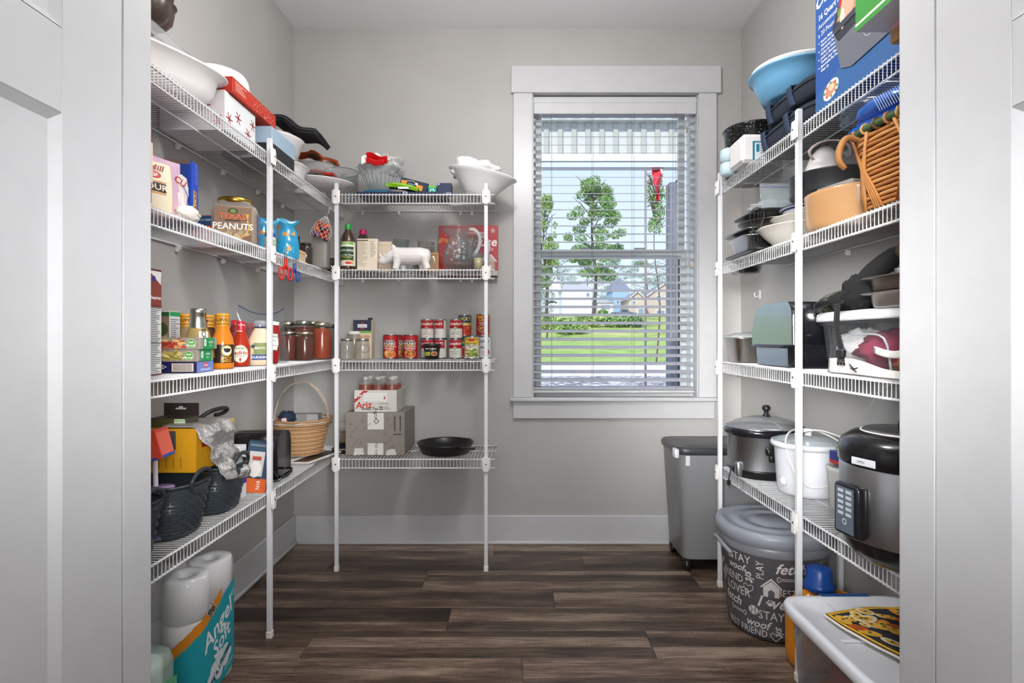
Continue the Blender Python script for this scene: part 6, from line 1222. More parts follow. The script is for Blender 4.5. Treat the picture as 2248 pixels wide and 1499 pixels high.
for i, (z, lab) in enumerate(((0, 'pale blue wrapped roll left of the napkins, bottom one'), (.058, 'pale blue wrapped roll left of the napkins, top one'))):
    m = MB('#c9dfe6:g'); m.lathe([(0, 0), (.024, 0), (.031, .006), (.033, .028), (.031, .050), (.022, .056), (0, .056)], 28, fn=lambda a, z, j: 1+.03*math.sin(9*a)); solo('wrapped_roll', lab, 'roll', m, (.905, 2.345, Z1+.001+z), 0, 'pale blue wrapped rolls on the topmost right shelf')
def cooler(lab, x, y, z, sx, sy, h):
    t = thing('insulated_carrier', lab, 'bag', (x, y, z), 0, 'navy insulated carriers on the topmost right shelf')
    m = MB('#1f2734:f'); m.lathe([(0, 0), (.94, 0), (1.0, .012), (1.0, h*.55), (.95, h*.80), (.80, h*.94), (.45, h), (0, h)], 48, sx=sx, sy=sy, n=4); part(t, 'bag', m)
    m = MB('#1b212c:f'); m.tube([(superr(2*PI*i/40, 4)*sx*1.005*math.cos(2*PI*i/40), superr(2*PI*i/40, 4)*sy*1.005*math.sin(2*PI*i/40), h*.60) for i in range(40)], .0032, 6, closed=True); part(t, 'zipper', m)
    for yy in (-sy*.35, sy*.45):
        m = MB('#2c3a52:f'); m.sheet(lambda u, v: ((-sx*1.012-.004+ (0 if u < .5 else (u-.5)*2*sx*.9)), yy+(v-.5)*.034+.03*math.sin(PI*u), (u*2*h*.82 if u < .5 else h*.82+(u-.5)*2*h*.20+.004)), 14, 2, .003); part(t, 'strap', m)
    return t
cooler('lower navy fabric insulated food carrier of the stacked pair', 1.060, 1.935, Z1+.001, .132, .215, .090)
cooler('upper navy fabric insulated food carrier of the stacked pair', 1.066, 1.93, Z1+.093, .126, .195, .088)
t = thing('blue_wash_basin', 'glossy light blue round basin on top of the navy carriers', 'basin', (1.038, 2.045, Z1+.183))
m = MB('#6fa9d0:g'); m.lathe([(0, 0), (.100, 0), (.112, .006), (.138, .060), (.150, .092), (.162, .097), (.164, .101), (.160, .104), (.146, .098), (.132, .06), (.106, .012), (0, .008)], 52); part(t, 'basin', m)
t = thing('white_round_basin', 'white round basin nested in the blue basin', 'basin', (1.038, 2.045, Z1+.1935))
m = MB('#ecedec:s'); m.lathe([(0, 0), (.092, 0), (.104, .006), (.130, .060), (.142, .098), (.152, .104), (.152, .110), (.140, .106), (.10, .012), (0, .006)], 48); part(t, 'basin', m)
def roaster(m, fr, rt, lf, tp):
    m.rect(lf, -.188, .0, .188, .36, '#24529a', .0003); m.dpoly(lf, [(-.188, .0), (.188, .0), (.188, .09), (.05, .12), (-.188, .05)], '#2f5f96', .0005)
    W1 = '#f2f4f6'
    m.text(lf, 'Oster', -.120, .340, .060, W1, .001, sh=.4, rot=.05); m.text(lf, '16 Quart Roaster', -.172, .285, .0245, W1, .001, al='L'); m.text(lf, 'Accommodates up to', -.172, .258, .0205, W1, .001, al='L', bold=False); m.text(lf, 'a 20 Pound Turkey', -.172, .233, .0205, W1, .001, al='L', bold=False)
    for k, s_ in enumerate(('Roasts, Bakes, Slow Cooks,', 'Warms and Serves All In One', 'Convenient Second Oven,', 'Perfect for Entertaining', 'Locks In Moisture For', 'Tender, Juicy Meals', 'Removable Pan For Easy', 'Clean Up')): m.text(lf, s_, -.158, .208-.0125*k, .0112, W1, .001, al='L')
    for k in range(4): m.disc(lf, -.168, .208-.025*k, .0026, .0026, W1, .001, 8)
    # appliance picture
    A = lambda P_: [(-.088+(u-.004)*1.5, v-.08) for u, v in P_]
    m.dpoly(lf, A([(-.002, .29), (.03, .37), (.10, .40), (.182, .40), (.182, .255), (.02, .235)]), '#2c2f38', .0022); m.dpoly(lf, A([(.014, .298), (.035, .36), (.10, .39), (.182, .39), (.182, .285)]), '#b98a72', .0026)
    for u, v, a, b, c in ((-.02, .245, .03, .045, '#d9a08a'), (.04, .275, .05, .03, '#e6b8a0'), (.10, .26, .04, .03, '#c98a72'), (-.045, .215, .012, .03, '#e9c8b8'), (-.06, .24, .008, .012, '#6a8a3a'), (-.055, .262, .007, .01, '#b8302a')): m.disc(lf, u, v, a, b, c, .0030+abs(u)*.003)
    m.dpoly(lf, A([(.004, .272), (.022, .238), (.182, .262), (.182, .150), (.06, .140), (.028, .158)]), '#666974', .0034); m.dpoly(lf, A([(.0, .286), (.008, .268), (.182, .286), (.182, .300)]), '#3a3d48', .0040)
    m.text(lf, 'O', .075, .132, .030, '#c9ccd4', .0044, sh=.2, bold=False); m.disc(lf, .075, .132, .026, .028, '#c9ccd4', .0040, 24, r0=.94)
    m.disc(lf, -.105, .042, .040, .026, '#e9ebea', .0010, 24, rot=.25); m.disc(lf, -.105, .043, .028, .017, '#c98a6a', .0014, 20, rot=.25); m.disc(lf, -.100, .047, .014, .010, '#e9c8a8', .0018)
    for k in range(8): m.disc(lf, -.105+.032*math.cos(k*.8), .042+.020*math.sin(k*.8), .005, .004, ('#6a8a4a', '#c8502a')[k % 2], .0018, 8)
carton('roaster_oven_box', 'big blue cardboard carton printed with a roaster oven on the topmost right shelf', 'box', (1.068, 1.520, Z1+.001), (.280, .376, .372), '#24529a:p', roaster)
carton('brown_paper_carton', 'narrow brown cardboard carton at the right jamb on the topmost right shelf', 'box', (.965, 1.245, Z1+.001), (.170, .11, .040), '#b98d5c:p', lambda m, fr, rt, lf, tp: [m.rect(lf, -.05, .03, -.01, .06, '#d9a0a8', .0006)])
def grn(m, fr, rt, lf, tp):
    for mp, a, b in ((fr, -.085, .085), (lf, -.077, .077)):
        m.rect(mp, a, 0, b, .20, '#2f8a2a', .0004); m.rect(mp, a, .012, b, .018, '#dfe6d0', .0007); m.rect(mp, a+.03, .075, b-.03, .16, '#4f463e', .0007); m.disc(mp, 0, .115, .035, .03, '#6b5d50', .001); m.text(mp, 'VS', .0, .19, .02, '#dfe6d0', .001)
carton('green_appliance_box', 'green printed cardboard box stacked at the top right by the door jamb', 'box', (.900, 1.248, Z1+.043), (.17, .154, .22), '#cfd0d4:p', grn)

# ------------------------------------------------------------------ right wall, second shelf
t = thing('large_reed_basket', 'large brown reed basket with slanted splints at the right jamb', 'basket', (1.052, 1.365, Z2+.002), 6)
BX, BY = .140, .165; q = lambda z: .84+.16*(z/.20); wc = ('#b97a3e:p', '#a9682f:p', '#c98d50:p')
m = MB('#7b4a22:p'); m.lathe([(0, 0), (.80, 0), (.82, .003), (.97, .195), (.955, .195), (.80, .006), (0, .005)], 44, sx=BX, sy=BY, n=4); part(t, 'liner', m)
for j in range(16): m = MB(wc[j % 3]); weave(m, q(.0115*j)+.014, .008+.0118*j, .012, 13, .0054, n=4, sx=BX, sy=BY, ph=PI*(j % 2), seg=5); part(t, 'reed', m)
for i in range(14):
    a = 2*PI*i/14+.1; m = MB(wc[i % 3])
    for k in range(4):
        da = .022*(k-1.5); P_ = []
        for z in (0, .05, .10, .15, .195): b = a+da+(z/.195)*.42*(1 if i % 2 else -1)+da*1.2*math.cos(z*16); rr = superr(b, 4)*(q(z)+.048); P_.append((rr*BX*math.cos(b), rr*BY*math.sin(b), z))
        m.tube(P_, .0042, 5)
    part(t, 'splint', m)
m = MB('#8f5a2a:p'); N = 60
P_ = [(superr(2*PI*i/N, 4)*BX*1.03*math.cos(2*PI*i/N), superr(2*PI*i/N, 4)*BY*1.03*math.sin(2*PI*i/N), .204) for i in range(N)]; m.tube(P_, .010, 8, closed=True, m='#3f5a34:p'); part(t, 'rim', m, 'green wrapped rim')
for i in range(0, N, 2): m = MB('#b07840:p'); c = Vector(P_[i]); d = Vector((c.x, c.y, 0)).normalized(); m.tube([c+d*.0105*math.cos(b)+Vector((0, 0, .0125*math.sin(b))) for b in [2*PI*k/8 for k in range(8)]], .0042, 5, closed=True, m=('#b98048:p', '#6b4426:p', '#c89a60:p')[i % 3]); part(t, 'rim_binding', m)
m = MB('#a8733c:p'); m.tube([(-.112, .105, .180), (-.150, .125, .200), (-.170, .130, .180), (-.178, .128, .140), (-.165, .120, .115)], [.011, .014, .014, .012, .008], 8, flat=.6); part(t, 'handle', m)
t = thing('blue_plate_bag', 'bright blue plates and napkins in a clear bag on the reed basket', 'bag', (.995, 1.395, Z2+.216), 10); t.scale = (1, 1, .82)
m = MB('#1c6ad2:g'); m.blob((.0, -.01, .048), (.100, .120, .037), .12, 1.8, 17, 30, 16, 2.6, floor=.002)
for k in range(3): m.sheet(lambda u, v: (-.085+.17*u+.006*k, -.105+.21*v-.006*k, .006+.009*k+.020*u*(1-v)+.004*math.sin(4*v+k)), 8, 8, .0045, mfn=lambda u, v: '#1f62c8:g')
part(t, 'plates', m); m = MB('#cfe0f2:t88'); m.blob((0, 0, .050), (.122, .145, .054), .25, 2.2, 31, 34, 18, 2.8, floor=0); part(t, 'wrap', m)
m = MB('#8fc4ee:g')
for k in range(12): m.line(NX(0, 0, -.105), [(.02+.007*k, .012), (.0+.007*k, .060)], .0015, '#d9ebfa')
part(t, 'fork_tines', m)
t = thing('white_garment_steamer', 'white cone shaped steamer with a grey nozzle standing inside the dark springform pan', 'steamer', (1.050, 1.880, Z2+.1505)); t.scale = (.95, .95, .52)
m = MB('#e4dedd:s'); m.lathe([(0, 0), (.055, 0), (.062, .008), (.062, .16), (.060, .19), (.045, .26), (.026, .305), (.016, .318), (0, .320)], 36); part(t, 'body', m); m = MB('#6e6a62:s'); m.lathe([(.013, .316), (.013, .342), (.010, .344), (0, .344)], 18); part(t, 'nozzle', m)
m = MB('#d9c9c6:s'); m.tube([(-.06, -.04, .215), (-.085, -.06, .255), (-.06, -.075, .300), (-.01, -.085, .312), (.04, -.08, .28), (.055, -.06, .225)], .0055, 8); part(t, 'hose', m)
def bowl(name, lab, x, y, z, r, h, c, n=2, foot=.55, rim=None, cat='bowl', grp=None):
    t = thing(name, lab, cat, (x, y, z), 0, grp); m = MB(c); m.lathe([(0, 0), (r*foot, 0), (r*(foot+.06), h*.06), (r*.86, h*.62), (r*.96, h*.93), (r, h*.97), (r*.99, h), (r*.93, h*.97), (r*.82, h*.64), (r*foot, h*.12), (0, h*.09)], 48, n=n); part(t, 'bowl', m)
    if rim: m = MB(rim); m.lathe([(r*.90, h*.72), (r*.945, h*.86)], 48, n=n); m.tube([(r*math.cos(2*PI*i/44), r*math.sin(2*PI*i/44), h*.985) for i in range(44)], .0016, 5, closed=True, m=rim); part(t, 'stripe', m)
    return t
yB, xB = 1.965, 1.045
BG = 'bowls stacked on the second right shelf'
bowl('cream_mixing_bowl', 'large cream bowl at the bottom of the bowl stack', xB, 2.00, Z2+.001, .158, .068, '#e8e2d8:g', grp=BG)
m = MB('#f1f1ef:g'); bowl('cream_soup_bowl', 'cream bowl in the middle of the bowl stack', xB+.015, 1.985, Z2+.058, .132, .044, '#e9e4da:g', grp=BG)
bowl('blue_rimmed_bowl', 'white bowl with a navy stripe on top of the bowl stack', xB+.02, 1.965, Z2+.092, .115, .040, '#dcdcdc:g', foot=.7, rim='#23356f:g', grp=BG)
# the steamer stands on the far side of the stack, lifted on its own carton
t = thing('springform_pan', 'dark springform cake pan with a chrome latch on top of the bowls', 'pan', (1.060, 1.86, Z2+.145))
m = MB('#37383a:s'); m.lathe([(0, 0), (.122, 0), (.124, .004), (.124, .062), (.128, .064), (.128, .068), (.121, .067), (.120, .006), (0, .004)], 52); part(t, 'pan', m)
m = MB('#c8c8c8:m'); m.box(-.1335, -.1245, -.060, -.034, .012, .056, bev=.003); m.box(-.140, -.132, -.054, -.040, .018, .048, bev=.002); m.tube([(-.134, -.05, .04), (-.150, -.065, .042), (-.146, -.085, .040)], .004, 8); part(t, 'latch', m, 'chrome latch')
t = thing('tan_stoneware_dish', 'tan brown glazed round stoneware dish beside the reed basket', 'dish', (1.050, 1.690, Z2+.001))
m = MB(noisy('tan_glaze', [(.3, '#b98a5c'), (.7, '#cda276')], ns=4, rough=.12)); m.lathe([(0, 0), (.132, 0), (.138, .004), (.140, .014), (.143, .020), (.148, .100), (.150, .108), (.146, .111), (.141, .102), (.134, .02), (0, .012)], 56); part(t, 'dish', m)
t = thing('egg_carton_tray', 'clear plastic divided tray with white lids resting on the tan dish', 'tray', (1.060, 1.69, Z2+.1125), 14)
m = MB('#eee9e4:t60'); m.box(-.110, -.04, -.07, .07, 0, .020, bev=.006); part(t, 'tray', m)
for k in range(3): m = MB('#ded6cf:s'); m.box(-.035+.047*k, .008+.047*k, -.075, .07, .0, .018, bev=.005); part(t, 'lid', m)
t = thing('wire_dipping_rack', 'black wire rack shaped like a paddle standing at the shelf edge', 'rack', (.915, 2.10, Z2+.004), -40)
m = MB('#1e1e20:s'); P_ = [(-.010, 0, .0), (-.020, 0, .05), (-.012, 0, .085), (-.022, 0, .125), (-.016, 0, .150), (.004, 0, .160), (.024, 0, .150), (.030, 0, .125), (.018, 0, .085), (.024, 0, .05)]; m.tube(P_, .0025, 6); part(t, 'frame', m)
m = MB('#1e1e20:s')
for z in (.095, .118, .14): m.tube([(-.018, 0, z), (.026, 0, z)], .0012, 4)
for x in (-.006, .008, .018): m.tube([(x, 0, .03), (x, 0, .156)], .0012, 4)
part(t, 'grid_wires', m)
# tins at the far end
def tin(name, lab, x, y, z, sx, sy, h, c, n=8, cat='pan', tap=.86, rx=0, grp=None):
    t = thing(name, lab, cat, (x, y, z), 0, grp, rx=rx); m = MB(c); m.lathe([(0, 0), (tap-.02, 0), (tap, .004), (.97, h-.004), (1.07, h-.003), (1.08, h), (1.07, h+.002), (.955, h+.001), (tap-.015, .006), (0, .003)], 56, sx=sx, sy=sy, n=n); part(t, 'pan', m); return t
tin('baking_sheet', 'thin dark baking sheet at the bottom of the tin stack on the second right shelf', 1.045, 2.245, Z2+.001, .135, .150, .010, '#55524f:b', tap=.95)
tin('silver_loaf_tin', 'shiny silver loaf tin on the baking sheet', 1.020, 2.250, Z2+.0125, .118, .105, .060, '#dcdcde:b', n=6)
t = tin('muffin_tin', 'grey muffin tin resting upside on the silver loaf tin', 1.035, 2.265, Z2+.092, .132, .125, .006, '#9a9896:b', n=8, tap=.95)
cup = MB('#8a8886:b'); cup.lathe([(.026, .004), (.019, -.018), (0, -.018)], 20); cm_ = cup.mesh('cup')
for i in range(3):
    for j in range(3): part(t, 'cup', cm_, loc=(-.085+.085*i, -.08+.08*j, 0))
tin('round_cake_tin', 'grey brown round cake tin above the muffin tin', 1.055, 2.25, Z2+.101, .128, .128, .036, '#8f8b86:b', n=2, tap=.90)
tin('black_oven_pan', 'black oven pan with sloped sides on the round cake tin', 1.060, 2.235, Z2+.142, .125, .125, .022, '#2b2a2a:s', n=8, rx=0)
crumple('crumpled_clear_bag', 'crumpled white translucent plastic bag on the black oven pan', 'bag', (1.045, 2.225, Z2+.167), (.100, .085, .024), '#eff1f5:t45', 12, .5, 2.8)
t = thing('empty_zip_bag', 'flat clear zip bag with a purple seal leaning behind the wire rack', 'bag', (1.01, 2.115, Z2+.165), 0, rx=-6)
m = MB('#e4eef0:t78'); m.sheet(lambda u, v: (-.065+.15*u, .012*math.sin(4*u+2*v), .105*v-.02*u), 14, 8, .0004); part(t, 'bag', m); m = MB('#9a7ac0:s'); m.tube([(-.065+.15*u/8, -.002+.012*math.sin(4*u/8+1.8), .092-.02*u/8) for u in range(9)], .0016, 5); part(t, 'seal', m, 'purple seal')
t = thing('foil_tray', 'small crushed foil tray wedged under the far end of the second right shelf', 'tray', (.985, 2.360, Z2-.056))
m = MB('#a8a7a6:m'); m.lathe([(0, 0), (.80, 0), (.85, .006), (1.0, .036), (1.06, .037), (1.0, .039), (.80, .006), (0, .002)], 40, sx=.055, sy=.06, n=5, fn=lambda a, z, j: 1+.02*math.sin(17*a)); m.tube([(-.05, 0, .038), (-.045, 0, .052)], .0016, 5); m.tube([(.05, 0, .038), (.045, 0, .052)], .0016, 5); part(t, 'tray', m)

# ------------------------------------------------------------------ right wall, third shelf
t = thing('steel_loaf_pan', 'brushed steel loaf pan with a clear lid left of the arched roaster', 'pan', (1.000, 2.350, Z3+.001))
m = MB('#c7c0b8:b'); m.lathe([(0, 0), (.80, 0), (.84, .006), (1.0, .100), (1.03, .103), (1.0, .105), (.81, .008), (0, .006)], 44, sx=.090, sy=.080, n=5); part(t, 'pan', m); m = MB('#cfd4d4:t55'); m.lathe([(1.04, .106), (1.05, .110), (.93, .116), (.60, .126), (0, .128)], 44, sx=.090, sy=.080, n=5); part(t, 'lid', m)
t = thing('arched_roaster', 'large polished roaster with an arched dome lid on the third right shelf', 'roaster', (1.055, 2.005, Z3+.001))
m = MB('#15161a:g'); m.lathe([(0, .002), (.90, .002), (.93, .006), (.96, .068), (1.05, .072), (1.06, .078), (1.0, .080), (0, .080)], 48, sx=.133, sy=.172, n=9); part(t, 'tray', m, 'black tray')
SV = '#b9c2c8:m'; m = MB(SV); m.lathe([(.935, .006), (.965, .067)], 48, sx=.1335, sy=.1725, n=9, a0=PI*.80, a1=PI*1.205); part(t, 'tray_side', m, 'silver side plate')
P_ = [(.160, .080)]+[(.160-.105+.105*math.cos(a), .118+.108*math.sin(a)) for a in [PI/2*i/8 for i in range(9)]]+[(-.115-.040*math.sin(a), .180+.046*math.cos(a)) for a in [PI/2*i/5 for i in range(6)]]+[(-.157, .080)]
m = MB('#15161a:g'); m.X = Matrix(((0, 0, 1, 0), (1, 0, 0, 0), (0, 1, 0, 0), (0, 0, 0, 1))); m.prism(P_, -.122, .125, sm=True); part(t, 'dome_lid', m, 'black dome lid')
m = MB(SV); m.X = Matrix(((0, 0, 1, 0), (1, 0, 0, 0), (0, 1, 0, 0), (0, 0, 0, 1))); m.prism([(a*.975, b) for a, b in P_], -.1285, -.1225); part(t, 'dome_side', m, 'silver side plate')
t = thing('clear_storage_tub', 'clear plastic storage tub with white lid full of cloth on the third right shelf', 'tub', (1.062, 1.475, Z3+.001))
m = MB('#e2e8ee:t84'); m.lathe([(0, 0), (.86, 0), (.88, .006), (.95, .138), (.99, .140), (.99, .158)], 52, sx=.134, sy=.262, n=8); part(t, 'tub', m)
m = MB('#eaecf0:s'); m.lathe([(.985, .150), (1.02, .150), (1.03, .156), (1.02, .172), (.97, .178), (.90, .174), (0, .174)], 52, sx=.136, sy=.262, n=8); part(t, 'lid', m, 'white lid')
m = MB('#dfe6ec:t50'); m.tube([(-.122, .10, .06), (-.126, .11, .10), (-.128, .02, .112), (-.126, -.07, .10), (-.122, -.09, .02)], .003, 6); part(t, 'molded_ridge', m)
for i, (c_, r_, mm_2, sd, nm_) in enumerate((((-.035, .02, .070), (.070, .10, .050), '#b8345a:f', 3, 'pink_cloth'), ((.01, -.12, .045), (.085, .09, .040), '#26305a:f', 5, 'navy_cloth'), ((-.03, .16, .075), (.065, .060, .050), '#e9e6e2:f', 7, 'white_cloth'), ((-.06, -.10, .030), (.045, .05, .025), '#c8683a:f', 9, 'orange_cloth'), ((.05, .05, .085), (.06, .15, .045), '#4a5a90:f', 11, 'blue_cloth'))):
    m = MB(mm_2); m.blob(c_, r_, .35, 3.2, sd, 26, 16, 2.2, floor=.008); part(t, nm_, m)
t = thing('white_canvas_sack', 'white canvas sack slumped along the front of the clear tub', 'sack', (.927, 1.43, Z3+.001))
m = MB('#e6e2de:f'); m.sheet(lambda u, v: (-.012+.004*math.sin(8*u)+.004*v, .19-.40*u, .003+(.040+.008*math.sin(6*u)-.024*u+.03*max(0, u-.6))*v), 26, 6, .004); m.sheet(lambda u, v: (-.014, -.02-.16*u, .062+.018*v-.014*math.sin(PI*u)+.008*u), 12, 4, .005); part(t, 'sack', m); m = MB(); m.line(NX(0, 0, -.014), [(-.08, .03), (-.06, .018), (-.045, .022)], .004, '#2a2a30'); m.line(NX(0, 0, -.014), [(-.075, .02), (-.05, .012)], .003, '#2a2a30'); part(t, 'black_mark', m)
TG = 'square cake tins on the clear tub'
for i, lab in enumerate(('square satin cake tin directly on the tub lid', 'square satin cake tin stacked on the other cake tin')):
    t = thing('square_cake_tin', lab, 'pan', (1.040, 1.345, Z3+.1775+.0375*i+.0015*i), 0, TG); m = MB('#b5aba2:b'); m.lathe([(0, 0), (.88, 0), (.93, .006), (.97, .034), (1.10, .035), (1.11, .037), (1.10, .038), (.96, .037), (.91, .010), (0, .006)], 44, sx=.135, sy=.115, n=5); part(t, 'pan', m)
t = thing('clear_lidded_dish', 'small clear box on top of the cake tins', 'box', (1.075, 1.335, Z3+.256)); m = MB('#cdd0d6:t45'); m.lathe([(0, 0), (.95, 0), (1.0, .022), (.97, .024), (0, .024)], 36, sx=.115, sy=.095, n=6); part(t, 'box', m)
t = thing('padded_harness', 'black and olive padded harness with webbing straps heaped on the clear tub', 'harness', (1.035, 1.555, Z3+.178))
BK = '#121214:f'; m = MB(BK); m.blob((-.085, -.03, .048), (.045, .062, .046), .35, 2.4, 12, 26, 16, floor=0); m.blob((.03, -.02, .045), (.105, .105, .048), .35, 2.2, 2, 34, 20, 2.0, floor=0); m.blob((-.055, .005, .030), (.062, .07, .032), .3, 2.6, 6, 26, 16, floor=0); part(t, 'pad', m)
m = MB(BK); m.tube([(-.095, -.03, .052), (-.075, -.055, .095), (-.03, -.09, .135), (.02, -.11, .150)], [.016, .024, .030, .022], 12); m.tube([(-.10, .05, .01), (-.125, .02, .03), (-.11, -.02, .045)], [.008, .020, .016], 10); part(t, 'shoulder_pad', m)
m = MB('#4c4633:f'); m.sheet(lambda u, v: (-.005+.03*v+.045*math.cos(2*PI*u*.85), -.12-.018*v, .150+.030*math.sin(2*PI*u*.85)), 24, 3, .004); m.sheet(lambda u, v: (-.03-.03*u+.028*v, -.118, .135-.10*u), 8, 3, .004); part(t, 'olive_strap', m, 'olive strap')
m = MB('#1c1a1c:f'); m.sheet(lambda u, v: (-.134-.008*math.sin(PI*u), .005-.022*v-.02*u, .020-.135*u+ (0)), 18, 3, .004); m.sheet(lambda u, v: (-.134+.07*(1-u), -.01+.01*u-.022*v, .060-.040*u*u), 10, 3, .004); part(t, 'hanging_strap', m)
m = MB('#c9c2bc:s')
for k in range(22):
    for j in (0, 1, 2): u = k/22; m.disc(lambda a, b, h: (-.139-.008*math.sin(PI*u)-h, .001-.020*u-.0065*j-a, .018-.135*u+b), 0, 0, .0011, .0011, '#b9aea6', .001, 5)
part(t, 'strap_dots', m, kind='stuff')
m = MB('#17171a:s'); m.box(-.143, -.130, -.045, -.012, -.130, -.106, bev=.004); 
for k in range(3): m.tube([(-.137, -.040+.011*k, -.130), (-.137, -.044+.014*k, -.150)], .003, 6)
part(t, 'buckle', m)
for k, (a, b) in enumerate(((.0, .010), (.045, .0))):
    m = MB('#3f3a2c:s' if k else '#18181a:s'); m.tube([(-.100+.015*k+a*.2, .135+b, .006), (-.120+a*.3, .110, .022+.01*k), (-.095+a, .08, .034+.02*k), (-.06+a, .07, .03)], [.010, .015, .015, .012], 10, flat=.7); part(t, 'buckle_pad', m)
t = thing('wall_hook', 'small clear plastic hook stuck on the right wall', 'hook', (WR-.0005, 2.73, ZZ(647, 2.73))); m = MB('#e6e6e6:g'); m.box(-.004, 0, -.010, .010, -.022, .022, bev=.002); m.tube([(-.003, 0, -.004), (-.020, 0, -.012), (-.028, 0, -.004), (-.026, 0, .010)], .0028, 8); part(t, 'hook', m)
# ------------------------------------------------------------------ right wall, lowest shelf
ST = '#b4b6b9:b'
t = thing('steel_slow_cooker', 'oval stainless steel slow cooker with black base and glass lid', 'cooker', (1.035, 2.290, Z4+.001))
sx_, sy_ = .144, .122
m = MB('#141415:s'); m.lathe([(0, 0), (.80, 0), (.86, .004), (1.02, .034), (1.0, .040), (0, .040)], 52, sx=sx_, sy=sy_, n=2.3); part(t, 'base', m, 'black base')
m = MB(ST); m.lathe([(1.0, .040), (1.0, .168), (1.02, .172)], 64, sx=sx_, sy=sy_, n=2.3); part(t, 'body', m)
m = MB('#17161a:g'); m.lathe([(1.02, .170), (1.09, .176), (1.10, .192), (1.06, .200), (1.0, .196)], 56, sx=sx_, sy=sy_, n=2.3); part(t, 'stoneware_rim', m, 'black stoneware rim')
m = MB('#c9cdd0:t70'); m.lathe([(1.04, .199), (1.0, .206), (.80, .224), (.40, .240), (0, .244)], 48, sx=sx_, sy=sy_, n=2.3); part(t, 'lid', m); m = MB('#b9bcc0:m'); m.tube([(superr(2*PI*i/44, 2.3)*sx_*1.045*math.cos(2*PI*i/44), superr(2*PI*i/44, 2.3)*sy_*1.045*math.sin(2*PI*i/44), .201) for i in range(44)], .0025, 6, closed=True); part(t, 'lid_ring', m)
m = MB('#1b1b1d:s'); m.lathe([(.020, .240), (.010, .252), (.009, .262), (.016, .270), (.017, .280), (.010, .288), (0, .289)], 24, cx=.005); part(t, 'knob', m)
m = MB('#c2c4c8:m'); m.tube([(-.03, -.02, .246), (.0, -.06, .232), (.02, -.10, .205), (.022, -.126, .17)], .0032, 6); m.tube([(.0, -.06, .232), (.04, -.10, .200), (.05, -.126, .165)], .0022, 6); part(t, 'lid_wire', m)
m = MB('#141415:s'); m.box(-.055, -.005, -.142, -.118, .105, .135, bev=.008, seg=2); m.box(-.040, -.014, -.134, -.116, .078, .108, bev=.006, seg=2); part(t, 'handle', m)
m = MB('#c4c6ca:b'); m.box(-.146, -.118, -.075, -.045, .010, .070, bev=.010, seg=3); part(t, 'control_foot', m); m = MB('#18181a:s'); m.tube([(-.12, -.07, .02), (-.135, -.06, .05), (-.155, -.05, .045), (-.165, -.05, .015), (-.170, -.052, -.008)], .003, 6); m.box(-.177, -.163, -.060, -.046, -.028, -.006, bev=.003); part(t, 'power_cord', m); m = MB('#c8c4b8:m'); m.box(-.173, -.172, -.057, -.053, -.042, -.028); m.box(-.168, -.167, -.057, -.053, -.042, -.028); part(t, 'plug_blades', m)
t = thing('white_slow_cooker', 'round white slow cooker with a glass lid and its cord wrapped over', 'cooker', (1.075, 2.030, Z4+.001))
WP = '#dfe2e8:g'; m = MB(WP); m.lathe([(0, 0), (.094, 0), (.100, .004), (.103, .012), (.105, .030), (.114, .165), (.116, .170)], 52); part(t, 'body', m)
m = MB('#d4d7dc:g'); m.lathe([(.114, .166), (.124, .170), (.127, .178), (.124, .188), (.118, .190), (.112, .184)], 52); part(t, 'rim', m); m = MB('#cdd8dc:t62'); m.lathe([(.118, .189), (.105, .196), (.07, .206), (0, .211)], 44); part(t, 'lid', m); m = MB('#e9e9ea:s'); m.lathe([(.012, .208), (.010, .218), (.016, .224), (.016, .232), (0, .235)], 22); part(t, 'knob', m)
m = MB('#e9eaec:s'); m.lathe([(0, 0), (.016, .0), (.018, .006), (.010, .016), (0, .016)], 20, cx=0, cy=0); 
kn = part(t, 'dial', m); kn.location = (-.103, -.035, .050); kn.rotation_euler = (0, -PI/2, 0)
m = MB('#dcdad8:s'); m.tube([(-.115, -.065, .150), (-.090, -.095, .085), (-.060, -.112, .050), (-.015, -.124, .052), (.030, -.120, .075), (.065, -.105, .150), (.075, -.095, .190), (.03, -.02, .225), (-.03, .02, .228), (-.085, -.02, .215), (-.108, -.055, .175), (-.095, -.09, .10)], .0032, 6); m.tube([(-.06, -.02, .216), (.0, -.05, .236), (.06, -.07, .222), (.105, -.06, .20)], .0032, 6); part(t, 'power_cord', m)
t = thing('small_crock_pot', 'small white ceramic pot with script lettering between the white slow cooker and rice cooker', 'cooker', (1.108, 1.822, Z4+.001))
m = MB('#dcdcd8:g'); m.lathe([(0, 0), (.062, 0), (.066, .004), (.070, .125), (.074, .130), (.074, .138), (.069, .142), (.064, .136)], 44); part(t, 'pot', m); m = MB('#c9d0d4:t60'); m.lathe([(.069, .141), (.05, .147), (0, .150)], 32); part(t, 'lid', m)
m = MB(); mp = CY(.0695, 0, -118, rf=lambda v: .0667+v*.032); m.text(mp, 'Rival', .0, .072, .010, '#5a5a58', .0006, sh=.2, bold=False); m.text(mp, 'Crock-Pot', .004, .058, .0165, '#4a4a48', .0006, bold=False); part(t, 'lettering', m)
def reyn(m, fr, rt, lf, tp):
    for mp, a in ((fr, .055), (lf, .03)): m.rect(mp, -a, 0, a, .040, '#1f3388', .0004); m.rect(mp, -a, .0, a, .011, '#c8301e', .0007); 
    m.text(fr, 'Reynolds', -.012, .030, .0125, '#f2f4f8', .001, sh=.2); m.text(fr, 'Oven Bags', .0, .019, .0095, '#c8d0e8', .001); m.text(fr, 'Turkey Size', -.006, .0055, .0085, '#f4ead8', .001)
carton('oven_bag_box', 'small blue and red oven bag box on the lid of the small white pot', 'box', (1.105, 1.815, Z4+.153), (.112, .062, .040), '#1f3388:s', reyn)
